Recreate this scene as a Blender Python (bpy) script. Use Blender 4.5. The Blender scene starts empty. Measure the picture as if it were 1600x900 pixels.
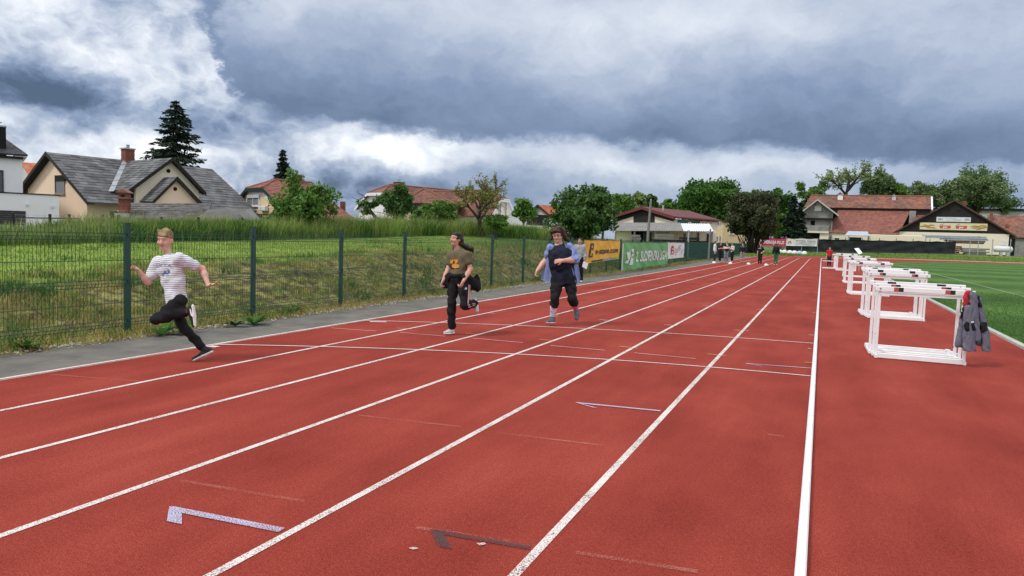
import bpy, math, random
import numpy as np
from math import radians, sin, cos, pi, atan2, asin, sqrt
from mathutils import Vector, Matrix, Quaternion

SC = bpy.context.scene
COL = SC.collection
rng = np.random.default_rng(7)
random.seed(7)

# ------------------------------------------------------------------ camera
FPX, CAMH = 1111.11, 1.58              # focal length in photo pixels (25 mm on 36 mm), eye height
VPX, VPY, ROLL = 1284.5, 384.0, 0.034  # where the lanes vanish, tilt of the horizon
def _cam_axes():
    fwd = np.array([(VPX-800)/FPX, (VPY-450)/FPX, 1.0]); fwd /= np.linalg.norm(fwd)
    down = np.cross(fwd, np.array([1.0, ROLL, 0.0])); down /= np.linalg.norm(down)
    if down[1] < 0: down = -down
    right = np.cross(down, fwd); right /= np.linalg.norm(right)
    if right[0] < 0: right = -right
    return np.stack([right, fwd, -down], 1)
RC = _cam_axes()                        # rows: camera right, down, forward in world axes
EYE = np.array([0, 0, CAMH])
cam_data = bpy.data.cameras.new('camera'); cam = bpy.data.objects.new('camera', cam_data); COL.objects.link(cam)
cam_data.lens, cam_data.sensor_width, cam_data.clip_start, cam_data.clip_end = 25.0, 36.0, 0.05, 6000
m = Matrix.Identity(4)
for i in range(3):
    m[i][0], m[i][1], m[i][2], m[i][3] = RC[0][i], -RC[1][i], -RC[2][i], EYE[i]
cam.matrix_world = m
SC.camera = cam
SC.render.resolution_x, SC.render.resolution_y = 1024, 576

def ray(px, py):
    return RC.T @ np.array([(px-800)/FPX, (py-450)/FPX, 1.0])
def gnd(px, py, z=0.0):                 # ground point seen at a photo pixel
    d = ray(px, py); return EYE + d*((z-CAMH)/d[2])
def pt(px, py, d):                      # point at camera depth d
    return EYE + ray(px, py)*d
def depth_of(p):
    return float(RC[2] @ (np.asarray(p, float)-EYE))
def hor(px): return VPY - ROLL*(VPX-px)

# ------------------------------------------------------------------ light
SC.view_settings.view_transform = 'Standard'
SC.view_settings.look = 'None'
SC.view_settings.exposure = 0.36
SC.view_settings.gamma = 1.0
SC.view_settings.use_curve_mapping = False
SUN_DIR = Vector((-0.50, -0.62, 1.05)).normalized()      # towards the veiled sun: behind and left of the camera
sun_l = bpy.data.lights.new('sun', 'SUN'); sun_l.energy = 1.5; sun_l.angle = radians(11); sun_l.color = (1.0, 0.955, 0.88)
sun = bpy.data.objects.new('sun', sun_l); COL.objects.link(sun)
sun.rotation_euler = SUN_DIR.to_track_quat('Z', 'Y').to_euler()

# ------------------------------------------------------------------ node helpers
class N:
    """tiny expression wrapper round Math nodes"""
    def __init__(s, nt, sock): s.nt, s.k = nt, sock
    def _op(s, op, *a, clamp=False):
        n = s.nt.nodes.new('ShaderNodeMath'); n.operation = op; n.use_clamp = clamp
        for i, v in enumerate((s,)+a):
            if isinstance(v, N): s.nt.links.new(v.k, n.inputs[i])
            else: n.inputs[i].default_value = v
        return N(s.nt, n.outputs[0])
    def __add__(s, o): return s._op('ADD', o)
    __radd__ = __add__
    def __sub__(s, o): return s._op('SUBTRACT', o)
    def __rsub__(s, o): return (s*-1.0)+o
    def __mul__(s, o): return s._op('MULTIPLY', o)
    __rmul__ = __mul__
    def __truediv__(s, o): return s._op('DIVIDE', o)
    def clamp(s): return s._op('ADD', 0.0, clamp=True)
    def smooth(s, a, b):
        n = s.nt.nodes.new('ShaderNodeMapRange'); n.interpolation_type = 'SMOOTHSTEP'
        s.nt.links.new(s.k, n.inputs[0])
        for i, v in ((1, a), (2, b), (3, 0.0), (4, 1.0)):
            if isinstance(v, N): s.nt.links.new(v.k, n.inputs[i])
            else: n.inputs[i].default_value = v
        return N(s.nt, n.outputs[0])
def nmix(a, b, t): return a + (b-a)*t

def node(nt, typ, **kw):
    n = nt.nodes.new(typ)
    for k, v in kw.items():
        if k.startswith('i_'): n.inputs[k[2:].replace('_', ' ')].default_value = v
        else: setattr(n, k, v)
    return n

# ------------------------------------------------------------------ sky: storm clouds over a Nishita sky
W = bpy.data.worlds.new('World'); SC.world = W; W.use_nodes = True
nt = W.node_tree; nt.nodes.clear()
L = nt.links.new
tc = node(nt, 'ShaderNodeTexCoord')
sep = node(nt, 'ShaderNodeSeparateXYZ'); L(tc.outputs['Generated'], sep.inputs[0])
X, Y, Z = [N(nt, sep.outputs[i]) for i in range(3)]
hf = RC[2].copy(); hf[2] = 0; hf /= np.linalg.norm(hf); hr = np.array([hf[1], -hf[0], 0])
def aze(px, py):
    d = ray(px, py); d = d/np.linalg.norm(d); return math.atan2(d@hr, d@hf), math.asin(d[2])
AZ = (X*float(hr[0])+Y*float(hr[1]))._op('ARCTAN2', X*float(hf[0])+Y*float(hf[1]))
EL = Z._op('ARCSINE')
def sknoise(sx, sy, off, detail=6.0, rough=0.55, a=None, e=None):
    c = node(nt, 'ShaderNodeCombineXYZ')
    L(((a or AZ)*sx).k, c.inputs[0]); L(((e or EL)*sy).k, c.inputs[1]); c.inputs[2].default_value = off
    n = node(nt, 'ShaderNodeTexNoise'); n.inputs['Scale'].default_value = 1.0
    n.inputs['Detail'].default_value = detail; n.inputs['Roughness'].default_value = rough
    L(c.outputs[0], n.inputs['Vector'])
    return N(nt, n.outputs['Fac'])-0.5
w1 = sknoise(4.5, 8.0, 3.1, 5, .6); w2 = sknoise(4.5, 8.0, 8.7, 5, .6)
f1 = sknoise(13, 20, 5.3, 7, .62); f2 = sknoise(13, 20, 1.9, 7, .62)
A = AZ + w1*0.14 + f1*0.07
E_ = EL + w2*0.075 + f2*0.05
big = sknoise(3.4, 6.2, 0.4, 8, .58, A, E_)*2.2
tex = sknoise(8.5, 13.0, 4.4, 8, .62, A, E_)*2.2
fine = sknoise(26.0, 34.0, 2.4, 7, .65, A, E_)*2.2
A2 = AZ + f1*0.04; E2 = EL + f2*0.035
puff = (0.30 - sknoise(9.0, 12.5, 6.6, 6, .5, A2, E2)._op('ABSOLUTE')*2.6)      # billowed heads
puff2 = (0.22 - sknoise(21.0, 27.0, 9.9, 5, .5, A2, E2)._op('ABSOLUTE')*2.2)
def gauss(px, py, sx, sy, amp):
    a0, e0 = aze(px, py)
    u = (A-a0)*(FPX/sx); v = (E_-e0)*(FPX/sy)
    return ((u*u+v*v)*-1.0)._op('EXPONENT')*amp
def _const(v):
    n = nt.nodes.new('ShaderNodeValue'); n.outputs[0].default_value = v; return n.outputs[0]
# lower edge of the great dark cloud, as elevation against azimuth
edge_pts = [(-400, -60), (170, -60), (290, 15), (340, 90), (362, 140), (385, 176), (440, 188), (540, 203), (640, 214), (720, 229), (830, 226), (950, 221), (1040, 232), (1120, 238), (1240, 236), (1330, 252), (1450, 264), (1600, 264), (2000, 262)]
fc = node(nt, 'ShaderNodeFloatCurve'); crv = fc.mapping.curves[0]
ept = [aze(*p) for p in edge_pts]
a_lo, a_hi = ept[0][0], ept[-1][0]
while len(crv.points) < len(ept): crv.points.new(0.5, 0.5)
for p_, (a_, e_) in zip(crv.points, ept): p_.location = ((a_-a_lo)/(a_hi-a_lo), e_/0.5); p_.handle_type = 'VECTOR'
fc.mapping.update()
L(((AZ + f1*0.20 + w1*.10 + fine*.02 - a_lo)/(a_hi-a_lo)).clamp().k, fc.inputs['Value'])
EDGE = N(nt, fc.outputs[0])*0.5
hgt = (EL + f2*0.05 + fine*0.010 + w2*0.03) - EDGE                          # height above the ragged edge
inside = hgt.smooth(-0.004, nmix(N(nt, _const(0.060)), N(nt, _const(0.015)), AZ.smooth(-0.43, -0.30)))
# inside the cloud: darkest along its lower edge, paler and streaky higher up
up = hgt.smooth(0.0, 0.17)
lum_in = nmix(N(nt, _const(0.215)), N(nt, _const(0.56)), up) + big*(up*0.10+0.05) + tex*(up*0.08+0.05) + fine*0.04 + puff*0.09
for g in ((480, 150, 110, 45, -.05), (1000, 40, 330, 60, .13), (640, 90, 190, 70, -.05), (930, 140, 80, 40, .12), (1500, 60, 160, 60, -.02), (1230, 120, 140, 60, -.06), (420, 30, 60, 50, .10), (1420, 210, 180, 30, -.05)): lum_in = lum_in + gauss(*g)
# outside: piled paler cumulus on the left, a pale strip under the edge
left = (AZ*-1.0).smooth(-0.02, 0.30)
lum_out = 0.48 + big*0.17 + tex*(0.15 + left*.20) + fine*(0.05+left*.13) + (puff*.48+puff2*.40)*(left*.85+.15)
for g in ((20, 10, 110, 60, .30), (150, 60, 60, 70, .12), (230, 30, 80, 40, -.02), (300, 95, 60, 60, .20), (205, 120, 60, 40, .14), (150, 20, 30, 50, -.16), (150, 215, 140, 30, .18), (300, 232, 80, 26, .16), (60, 130, 75, 34, -.40), (120, 150, 60, 22, -.26), (75, 60, 40, 50, -.16),
          (250, 160, 90, 36, -.16), (400, 195, 100, 18, -.26), (70, 268, 60, 20, -.20), (470, 288, 90, 36, -.24), (600, 240, 75, 30, .40), (690, 235, 60, 18, .22), (640, 262, 60, 16, .20),
          (780, 290, 120, 34, -.24), (620, 305, 150, 16, -.14), (1000, 258, 260, 22, .16), (900, 300, 220, 30, .05), (1150, 275, 140, 30, .12), (1500, 295, 130, 28, -.18), (1330, 290, 60, 22, -.04), (420, 248, 60, 26, .16)):
    lum_out = lum_out + gauss(*g)
lum = nmix(lum_out, lum_in, inside)
# past the frame the sky goes on as plain bright overcast
over = 0.84 + big*0.12 + tex*0.08 + EL.smooth(0.30, 1.4)*0.20
past = (EL.smooth(0.36, 0.62))._op('MAXIMUM', AZ._op('ABSOLUTE').smooth(0.72, 1.15))
lum = nmix(lum, over, past)._op('MAXIMUM', 0.03)
cr = node(nt, 'ShaderNodeValToRGB'); e = cr.color_ramp.elements
stops = [(0.0, (.055, .085, .145)), (0.16, (.095, .140, .235)), (0.34, (.195, .258, .385)), (0.52, (.345, .405, .52)), (0.75, (.62, .66, .73)), (1.0, (.92, .93, .95))]
e[0].position, e[0].color = stops[0][0], (*stops[0][1], 1); e[1].position, e[1].color = stops[-1][0], (*stops[-1][1], 1)
for p_, c_ in stops[1:-1]:
    q = e.new(p_); q.color = (*c_, 1)
L(lum.k, cr.inputs[0])
sky = node(nt, 'ShaderNodeTexSky', sky_type='NISHITA', sun_disc=False)
sky.sun_elevation = asin(SUN_DIR.z); sky.sun_rotation = atan2(SUN_DIR.x, SUN_DIR.y)
sc1 = node(nt, 'ShaderNodeVectorMath', operation='SCALE'); L(cr.outputs[0], sc1.inputs[0]); sc1.inputs['Scale'].default_value = 10.0
mx = node(nt, 'ShaderNodeMix', data_type='RGBA'); mx.inputs['Factor'].default_value = 0.93
L(sky.outputs[0], mx.inputs['A']); L(sc1.outputs[0], mx.inputs['B'])
bg = node(nt, 'ShaderNodeBackground'); bg.inputs['Strength'].default_value = 0.10
L(mx.outputs['Result'], bg.inputs[0])
wo = node(nt, 'ShaderNodeOutputWorld'); L(bg.outputs[0], wo.inputs[0])
SC.cycles.max_bounces = 6; SC.cycles.transparent_max_bounces = 8

# ------------------------------------------------------------------ materials
def mat(name, col, rough=0.7, var=0.12, scale=6.0, bump=0.0, bscale=None, metal=0.0, col2=None, island=0.0, transl=0.0, spec=0.4, coords='Object', detail=5.0, stretch=None):
    """procedural material: two-tone noise, optional bump, optional per-piece tint"""
    M = bpy.data.materials.new(name); M.use_nodes = True; t = M.node_tree; t.nodes.clear(); k = t.links.new
    out = node(t, 'ShaderNodeOutputMaterial'); b = node(t, 'ShaderNodeBsdfPrincipled')
    b.inputs['Roughness'].default_value = rough; b.inputs['Metallic'].default_value = metal
    b.inputs['Specular IOR Level'].default_value = spec
    tcn = node(t, 'ShaderNodeTexCoord'); vec = tcn.outputs[coords]
    if stretch:
        mp = node(t, 'ShaderNodeMapping'); mp.inputs['Scale'].default_value = stretch; k(vec, mp.inputs[0]); vec = mp.outputs[0]
    nz = node(t, 'ShaderNodeTexNoise'); nz.inputs['Scale'].default_value = scale; nz.inputs['Detail'].default_value = detail; nz.inputs['Roughness'].default_value = .6
    k(vec, nz.inputs['Vector'])
    c1 = np.array(col); c2 = np.array(col2) if col2 is not None else np.clip(c1*(1-var*2), 0, 1)
    c1b = c1 if col2 is not None else np.clip(c1*(1+var), 0, 1)
    r = node(t, 'ShaderNodeValToRGB'); r.color_ramp.elements[0].position = .32; r.color_ramp.elements[1].position = .68
    r.color_ramp.elements[0].color = (*c2, 1); r.color_ramp.elements[1].color = (*c1b, 1)
    k(nz.outputs['Fac'], r.inputs[0]); csock = r.outputs[0]
    if island:
        g = node(t, 'ShaderNodeNewGeometry'); hs = node(t, 'ShaderNodeHueSaturation')
        mr = node(t, 'ShaderNodeMapRange'); mr.inputs[3].default_value = 1-island; mr.inputs[4].default_value = 1+island
        k(g.outputs['Random Per Island'], mr.inputs[0]); k(mr.outputs[0], hs.inputs['Value'])
        mr2 = node(t, 'ShaderNodeMapRange'); mr2.inputs[3].default_value = .5+island*.05; mr2.inputs[4].default_value = .5-island*.05
        wn = node(t, 'ShaderNodeTexWhiteNoise', noise_dimensions='1D'); k(g.outputs['Random Per Island'], wn.inputs['W'])
        k(wn.outputs['Value'], mr2.inputs[0]); k(mr2.outputs[0], hs.inputs['Hue']); k(csock, hs.inputs['Color']); csock = hs.outputs[0]
    k(csock, b.inputs['Base Color'])
    if bump:
        nb = node(t, 'ShaderNodeTexNoise'); nb.inputs['Scale'].default_value = bscale or scale*4; nb.inputs['Detail'].default_value = 4
        k(vec, nb.inputs['Vector']); bp = node(t, 'ShaderNodeBump'); bp.inputs['Strength'].default_value = bump; bp.inputs['Distance'].default_value = .02
        k(nb.outputs['Fac'], bp.inputs['Height']); k(bp.outputs[0], b.inputs['Normal'])
    sh = b.outputs[0]
    if transl:
        tr = node(t, 'ShaderNodeBsdfTranslucent'); k(csock, tr.inputs[0]); ms = node(t, 'ShaderNodeMixShader'); ms.inputs[0].default_value = transl
        k(sh, ms.inputs[1]); k(tr.outputs[0], ms.inputs[2]); sh = ms.outputs[0]
    k(sh, out.inputs[0])
    return M
_mc = {}
def mt(name, *a, **k):
    if name not in _mc: _mc[name] = mat(name, *a, **k)
    return _mc[name]

# ------------------------------------------------------------------ mesh helpers
class MB:
    def __init__(s): s.v = []; s.f = []; s.n = 0
    def add(s, vs, fs):
        s.v.extend([tuple(float(c) for c in v) for v in vs]); s.f.extend([tuple(int(i)+s.n for i in f) for f in fs]); s.n += len(vs); return s
    def box(s, x0, x1, y0, y1, z0, z1, M=None):
        vs = [(x, y, z) for z in (z0, z1) for y in (y0, y1) for x in (x0, x1)]
        if M is not None: vs = [tuple(M @ Vector(v)) for v in vs]
        return s.add(vs, [(0, 2, 3, 1), (4, 5, 7, 6), (0, 1, 5, 4), (2, 6, 7, 3), (0, 4, 6, 2), (1, 3, 7, 5)])
    def bevbox(s, x0, x1, y0, y1, z0, z1, b, M=None):
        """box with chamfered edges along its longest axis"""
        d = (x1-x0, y1-y0, z1-z0); ax = int(np.argmax(d)); o = [(ax+1) % 3, (ax+2) % 3]
        lo, hi = (x0, y0, z0), (x1, y1, z1); p, q = o
        prof = [(lo[p]+b, lo[q]), (hi[p]-b, lo[q]), (hi[p], lo[q]+b), (hi[p], hi[q]-b), (hi[p]-b, hi[q]), (lo[p]+b, hi[q]), (lo[p], hi[q]-b), (lo[p], lo[q]+b)]
        vs = []
        for e_ in (lo[ax], hi[ax]):
            for a_, c_ in prof:
                v = [0, 0, 0]; v[ax] = e_; v[p] = a_; v[q] = c_; vs.append(Vector(v))
        if M is not None: vs = [M @ v for v in vs]
        return s.add([tuple(v) for v in vs], [tuple(range(7, -1, -1)), tuple(range(8, 16))]+[(i, (i+1) % 8, (i+1) % 8+8, i+8) for i in range(8)])
    def prism(s, poly, vec):
        n = len(poly); vec = np.asarray(vec, float); P = [np.asarray(p, float) for p in poly]
        return s.add(P+[p+vec for p in P], [tuple(range(n-1, -1, -1)), tuple(range(n, 2*n))]+[(i, (i+1) % n, (i+1) % n+n, i+n) for i in range(n)])
    def tube(s, path, rad, n=6, cap=True):
        path = [np.asarray(p, float) for p in path]
        if np.isscalar(rad): rad = [rad]*len(path)
        vs = []
        t0 = None
        for i, p in enumerate(path):
            t = path[min(i+1, len(path)-1)]-path[max(i-1, 0)]; t = t/(np.linalg.norm(t)+1e-9)
            a = np.array([0, 0, 1.]) if abs(t[2]) < .9 else np.array([1., 0, 0])
            u = np.cross(t, a); u /= np.linalg.norm(u)
            if t0 is not None:
                u = t0-t*(t0@t); u /= np.linalg.norm(u)
            t0 = u; w = np.cross(t, u)
            for j in range(n):
                an = 2*pi*j/n; vs.append(p+rad[i]*(cos(an)*u+sin(an)*w))
        fs = []
        for i in range(len(path)-1):
            for j in range(n):
                a = i*n+j; b = i*n+(j+1) % n; fs.append((a, b, b+n, a+n))
        if cap: fs += [tuple(range(n-1, -1, -1)), tuple(range((len(path)-1)*n, len(path)*n))]
        return s.add(vs, fs)
    def lathe(s, prof, c=(0, 0, 0), n=16):
        vs = []; fs = []
        for r, z in prof:
            for j in range(n): vs.append((c[0]+r*cos(2*pi*j/n), c[1]+r*sin(2*pi*j/n), c[2]+z))
        for i in range(len(prof)-1):
            for j in range(n):
                a = i*n+j; b = i*n+(j+1) % n; fs.append((a, b, b+n, a+n))
        fs += [tuple(range(n-1, -1, -1)), tuple(range((len(prof)-1)*n, len(prof)*n))]
        return s.add(vs, fs)
    def grid(s, P):
        P = np.asarray(P, float); a, b = P.shape[:2]
        return s.add(P.reshape(-1, 3), [(i*b+j, i*b+j+1, (i+1)*b+j+1, (i+1)*b+j) for i in range(a-1) for j in range(b-1)])
    def sheet(s, P, th):
        """grid of points with real thickness th"""
        P = np.asarray(P, float); du = np.gradient(P, axis=0); dv = np.gradient(P, axis=1); nr = np.cross(du, dv)
        nr /= np.linalg.norm(nr, axis=2, keepdims=True)+1e-12
        a, b = P.shape[:2]; Q = P+nr*th; n0 = a*b
        f = []
        for i in range(a-1):
            for j in range(b-1):
                q = (i*b+j, i*b+j+1, (i+1)*b+j+1, (i+1)*b+j); f.append(q[::-1]); f.append(tuple(k+n0 for k in q))
        rim = [i*b for i in range(a)]+[(a-1)*b+j for j in range(1, b)]+[i*b+b-1 for i in range(a-2, -1, -1)]+[j for j in range(b-2, 0, -1)]
        for i in range(len(rim)):
            p, q = rim[i], rim[(i+1) % len(rim)]; f.append((p, q, q+n0, p+n0))
        return s.add(np.concatenate([P.reshape(-1, 3), Q.reshape(-1, 3)]), f)
    def build(s, name, material, parent=None, smooth=False, loc=None):
        me = bpy.data.meshes.new(name); me.from_pydata(s.v, [], s.f); me.update()
        return link(name, me, material, parent, smooth, loc)
def link(name, me, material, parent=None, smooth=False, loc=None):
    for x in (material if isinstance(material, (list, tuple)) else [material]): me.materials.append(x)
    if smooth: me.polygons.foreach_set('use_smooth', np.ones(len(me.polygons), dtype=bool))
    o = bpy.data.objects.new(name, me); COL.objects.link(o)
    if parent is not None: o.parent = parent
    if loc is not None: o.location = loc
    return o
def fastmesh(name, V, F, smooth=False):
    """V (n,3), F (m,k) numpy arrays -> mesh"""
    V = np.ascontiguousarray(V, dtype=np.float32); F = np.ascontiguousarray(F, dtype=np.int32); k = F.shape[1]
    me = bpy.data.meshes.new(name); me.vertices.add(len(V)); me.vertices.foreach_set('co', V.ravel())
    me.loops.add(F.size); me.loops.foreach_set('vertex_index', F.ravel())
    me.polygons.add(len(F)); me.polygons.foreach_set('loop_start', np.arange(0, F.size, k, dtype=np.int32))
    me.polygons.foreach_set('loop_total', np.full(len(F), k, dtype=np.int32))
    if smooth: me.polygons.foreach_set('use_smooth', np.ones(len(F), dtype=bool))
    me.update(calc_edges=True); me.validate(); return me
def tag(o, label=None, cat=None, group=None, kind=None):
    if label: o['label'] = label
    if cat: o['category'] = cat
    if group: o['group'] = group
    if kind: o['kind'] = kind
    return o
def thing(name, label, cat, loc=(0, 0, 0), rz=0.0, group=None):
    o = bpy.data.objects.new(name, None); COL.objects.link(o); o.location = tuple(float(c) for c in loc); o.rotation_euler = (0, 0, rz); o.empty_display_size = .2
    return tag(o, label, cat, group)
def dup(root, loc=None, rz=None, label=None):
    r = root.copy(); COL.objects.link(r)
    if loc is not None: r.location = loc
    if rz is not None: r.rotation_euler = (0, 0, rz)
    if label: r['label'] = label
    for ch in KIDS.get(root, []) or [c for c in bpy.data.objects if c.parent == root]:
        c = ch.copy(); COL.objects.link(c); c.parent = r
    return r
KIDS = {}
FONT = {}
def text_mesh(txt, size, extr=0.0, bold=0.0, sub=0):
    """lettering as a mesh: returns verts (x right, y up), faces; left edge at 0"""
    cu = bpy.data.curves.new('lettering', 'FONT'); cu.body = txt; cu.size = size; cu.offset = bold; cu.resolution_u = 3
    ob = bpy.data.objects.new('lettering', cu); COL.objects.link(ob)
    dg = bpy.context.evaluated_depsgraph_get(); me = ob.evaluated_get(dg).to_mesh()
    if sub:
        import bmesh
        bm = bmesh.new(); bm.from_mesh(me); bmesh.ops.triangulate(bm, faces=bm.faces)
        for _ in range(sub): bmesh.ops.subdivide_edges(bm, edges=[e for e in bm.edges if e.calc_length() > .10*size], cuts=1, use_grid_fill=True); bmesh.ops.triangulate(bm, faces=bm.faces)
        bm.verts.ensure_lookup_table(); V = np.array([v.co[:] for v in bm.verts]).reshape(-1, 3); Fs = [tuple(v.index for v in f.verts) for f in bm.faces]; bm.free()
    else: V = np.array([v.co[:] for v in me.vertices]).reshape(-1, 3); Fs = [tuple(p.vertices) for p in me.polygons]
    ob.evaluated_get(dg).to_mesh_clear(); bpy.data.objects.remove(ob); bpy.data.curves.remove(cu)
    if len(V): V[:, 0] -= V[:, 0].min()
    return V, Fs
# ------------------------------------------------------------------ terrain
BC = np.array([36.5, 92.0]); BR = 36.5; LANE = 1.22       # centre and kerb radius of the bend, lane width
FX = -8.93                                               # the fence line
def smooth01(a, b, x): t = np.clip((np.asarray(x, float)-a)/(b-a), 0, 1); return t*t*(3-2*t)
def vnoise(x, y, s, seed=0):
    x = np.asarray(x, float)/s; y = np.asarray(y, float)/s; xi = np.floor(x).astype(np.int64); yi = np.floor(y).astype(np.int64); fx = x-xi; fy = y-yi
    fx = fx*fx*(3-2*fx); fy = fy*fy*(3-2*fy)
    def h(i, j):
        n = (i*374761393+j*668265263+seed*144665) & 0x7fffffff; n = ((n ^ (n >> 13))*1274126177) & 0x7fffffff
        return ((n ^ (n >> 16)) & 0xffff)/65535.0
    return (h(xi, yi)*(1-fx)+h(xi+1, yi)*fx)*(1-fy)+(h(xi, yi+1)*(1-fx)+h(xi+1, yi+1)*fx)*fy
def ground_h(x, y):
    """height of the embankment and lawn left of the fence"""
    x = np.asarray(x, float); y = np.asarray(y, float)
    zc = np.interp(y, [0, 8, 13, 20, 30, 42, 56, 70], [.56, .60, .76, .95, 1.1, 1.15, .35, .12])
    ext = np.interp(y, [0, 13, 20, 27, 34, 42, 56, 70], [.14, .12, .06, .10, .36, .42, .10, .0])
    cx = np.interp(y, [0, 8, 13, 20, 30], [-12.6, -12.4, -11.6, -11.3, -11.3])
    s = np.clip((x-(-8.75))/(cx+8.75), 0, 1); s = s*s*(3-2*s)*.55+s*.45
    t = smooth01(-12, -20, x)
    z = zc*s+ext*t
    far = smooth01(-24, -34, x); z = z*(1-far)+far*np.minimum(z, .5)
    b = (vnoise(x, y, 1.1, 1)-.5)*.16+(vnoise(x, y, .37, 2)-.5)*.09+(vnoise(x, y, .15, 4)-.5)*.04
    k = np.clip((-8.7-x)/.8, 0, 1)*(1-.7*smooth01(-12.0, -13.5, x))
    return z+b*k-.012+.004*0
nx = np.concatenate([np.arange(-8.5, -14, -.12), np.arange(-14, -26, -.5), np.arange(-26, -150, -4.0)])
ny = np.concatenate([np.arange(-6, 14, .12), np.arange(14, 30, .3), np.arange(30, 75, .9)])
GX, GY = np.meshgrid(nx, ny, indexing='ij'); P = np.stack([GX, GY, ground_h(GX, GY)], -1)
a_, b_ = GX.shape; ii = (np.arange(a_-1)[:, None]*b_+np.arange(b_-1)[None]).ravel()
FQ = np.stack([ii, ii+b_, ii+b_+1, ii+1], 1)
def soil_mat():
    M = bpy.data.materials.new('embankment_soil'); M.use_nodes = True; t = M.node_tree; k = t.links.new; b = t.nodes['Principled BSDF']; b.inputs['Roughness'].default_value = .95; b.inputs['Specular IOR Level'].default_value = .1
    tcn = node(t, 'ShaderNodeTexCoord'); sp = node(t, 'ShaderNodeSeparateXYZ'); k(tcn.outputs['Object'], sp.inputs[0])
    n1 = node(t, 'ShaderNodeTexNoise', i_Scale=1.4, i_Detail=8.0, i_Roughness=.65); n2 = node(t, 'ShaderNodeTexNoise', i_Scale=4.5, i_Detail=8.0, i_Roughness=.75)
    k(tcn.outputs['Object'], n1.inputs['Vector']); k(tcn.outputs['Object'], n2.inputs['Vector'])
    r1 = node(t, 'ShaderNodeValToRGB'); e = r1.color_ramp.elements; e[0].position = .36; e[0].color = (.040, .030, .021, 1); e[1].position = .70; e[1].color = (.36, .29, .14, 1)
    q = e.new(.48); q.color = (.10, .085, .04, 1); q = e.new(.56); q.color = (.20, .20, .06, 1)
    k(n2.outputs['Fac'], r1.inputs[0])
    r2 = node(t, 'ShaderNodeValToRGB'); e = r2.color_ramp.elements; e[0].position = .35; e[0].color = (.13, .22, .03, 1); e[1].position = .68; e[1].color = (.24, .33, .06, 1)
    k(n1.outputs['Fac'], r2.inputs[0])
    xx = N(t, sp.outputs[0])+(N(t, n1.outputs['Fac'])-.5)*2.2
    f = node(t, 'ShaderNodeMix', data_type='RGBA'); k(((xx*-1.0).smooth(11.4, 12.6)).k, f.inputs['Factor']); k(r1.outputs[0], f.inputs['A']); k(r2.outputs[0], f.inputs['B'])
    f2 = node(t, 'ShaderNodeMix', data_type='RGBA'); k(((xx*-1.0).smooth(23.5, 25.5)).k, f2.inputs['Factor']); k(f.outputs['Result'], f2.inputs['A']); f2.inputs['B'].default_value = (.115, .125, .07, 1)
    k(f2.outputs['Result'], b.inputs['Base Color'])
    return M
em = fastmesh('embankment', P.reshape(-1, 3), FQ, True)
tag(link('embankment', em, soil_mat()), 'grassy bank rising behind the green fence to a mown lawn', kind='structure')
MB().grid([[(x, y, -.35 if abs(x) < 2400 else -.5) for x in (-2500, -160, 160, 2500)] for y in (-300, 60, 400, 3000)]).build('ground', mat('far_grass', (.10, .125, .055), .95, .3, .05, spec=.1))
tag(bpy.data.objects['ground'], 'wide green ground reaching the horizon', kind='structure')

# ---- running track surface
def track_mat():
    M = bpy.data.materials.new('red_rubber'); M.use_nodes = True; t = M.node_tree; k = t.links.new; b = t.nodes['Principled BSDF']; b.inputs['Roughness'].default_value = .9; b.inputs['Specular IOR Level'].default_value = .08
    tcn = node(t, 'ShaderNodeTexCoord'); o = tcn.outputs['Object']
    def nz(s, d, r=.6, st=None):
        n = node(t, 'ShaderNodeTexNoise', i_Scale=s, i_Detail=d, i_Roughness=r)
        if st:
            mp = node(t, 'ShaderNodeMapping'); mp.inputs['Scale'].default_value = st; k(o, mp.inputs[0]); k(mp.outputs[0], n.inputs['Vector'])
        else: k(o, n.inputs['Vector'])
        return N(t, n.outputs['Fac'])
    g = nz(150., 3., .75); p = nz(.55, 6., .62); s = nz(1.6, 6., .6, (1.0, .22, 1)); g2 = nz(42., 3., .7)
    v = nmix(N(t, _cv(t, .0)), N(t, _cv(t, 1.)), (g-.5)*2.5+(g2-.5)*.6+(p-.5)*.6+(s-.5)*.7+.5).clamp()
    r = node(t, 'ShaderNodeValToRGB'); e = r.color_ramp.elements; e[0].position = .04; e[0].color = (.090, .013, .010, 1); e[1].position = .98; e[1].color = (.46, .108, .075, 1)
    q = e.new(.36); q.color = (.232, .034, .024, 1); q = e.new(.66); q.color = (.305, .049, .035, 1)
    k(v.k, r.inputs[0]); k(r.outputs[0], b.inputs['Base Color'])
    bp = node(t, 'ShaderNodeBump', i_Strength=.55, i_Distance=.004); k((g+g2*.5).k, bp.inputs['Height']); k(bp.outputs[0], b.inputs['Normal'])
    return M
def _cv(t, v):
    n = t.nodes.new('ShaderNodeValue'); n.outputs[0].default_value = v; return n.outputs[0]
def arc(r, a0=180.0, a1=40.0, n=40):
    return [(BC[0]+r*cos(radians(a)), BC[1]+r*sin(radians(a))) for a in np.linspace(a0, a1, n)]
ROUT = BR+7.34
outer = [(-7.34, -8), (-7.34, 92)]+arc(ROUT, 179, 20, 50)
inner = [(40, -8), (40, 92)]
MBt = MB(); poly = outer+[(80, 92), (80, -8)]
MBt.add([(x, y, 0.0) for x, y in poly], [tuple(range(len(poly)-1, -1, -1))])
track = tag(MBt.build('running_track', track_mat()), 'red rubber running track with white lane lines', kind='structure')
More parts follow.
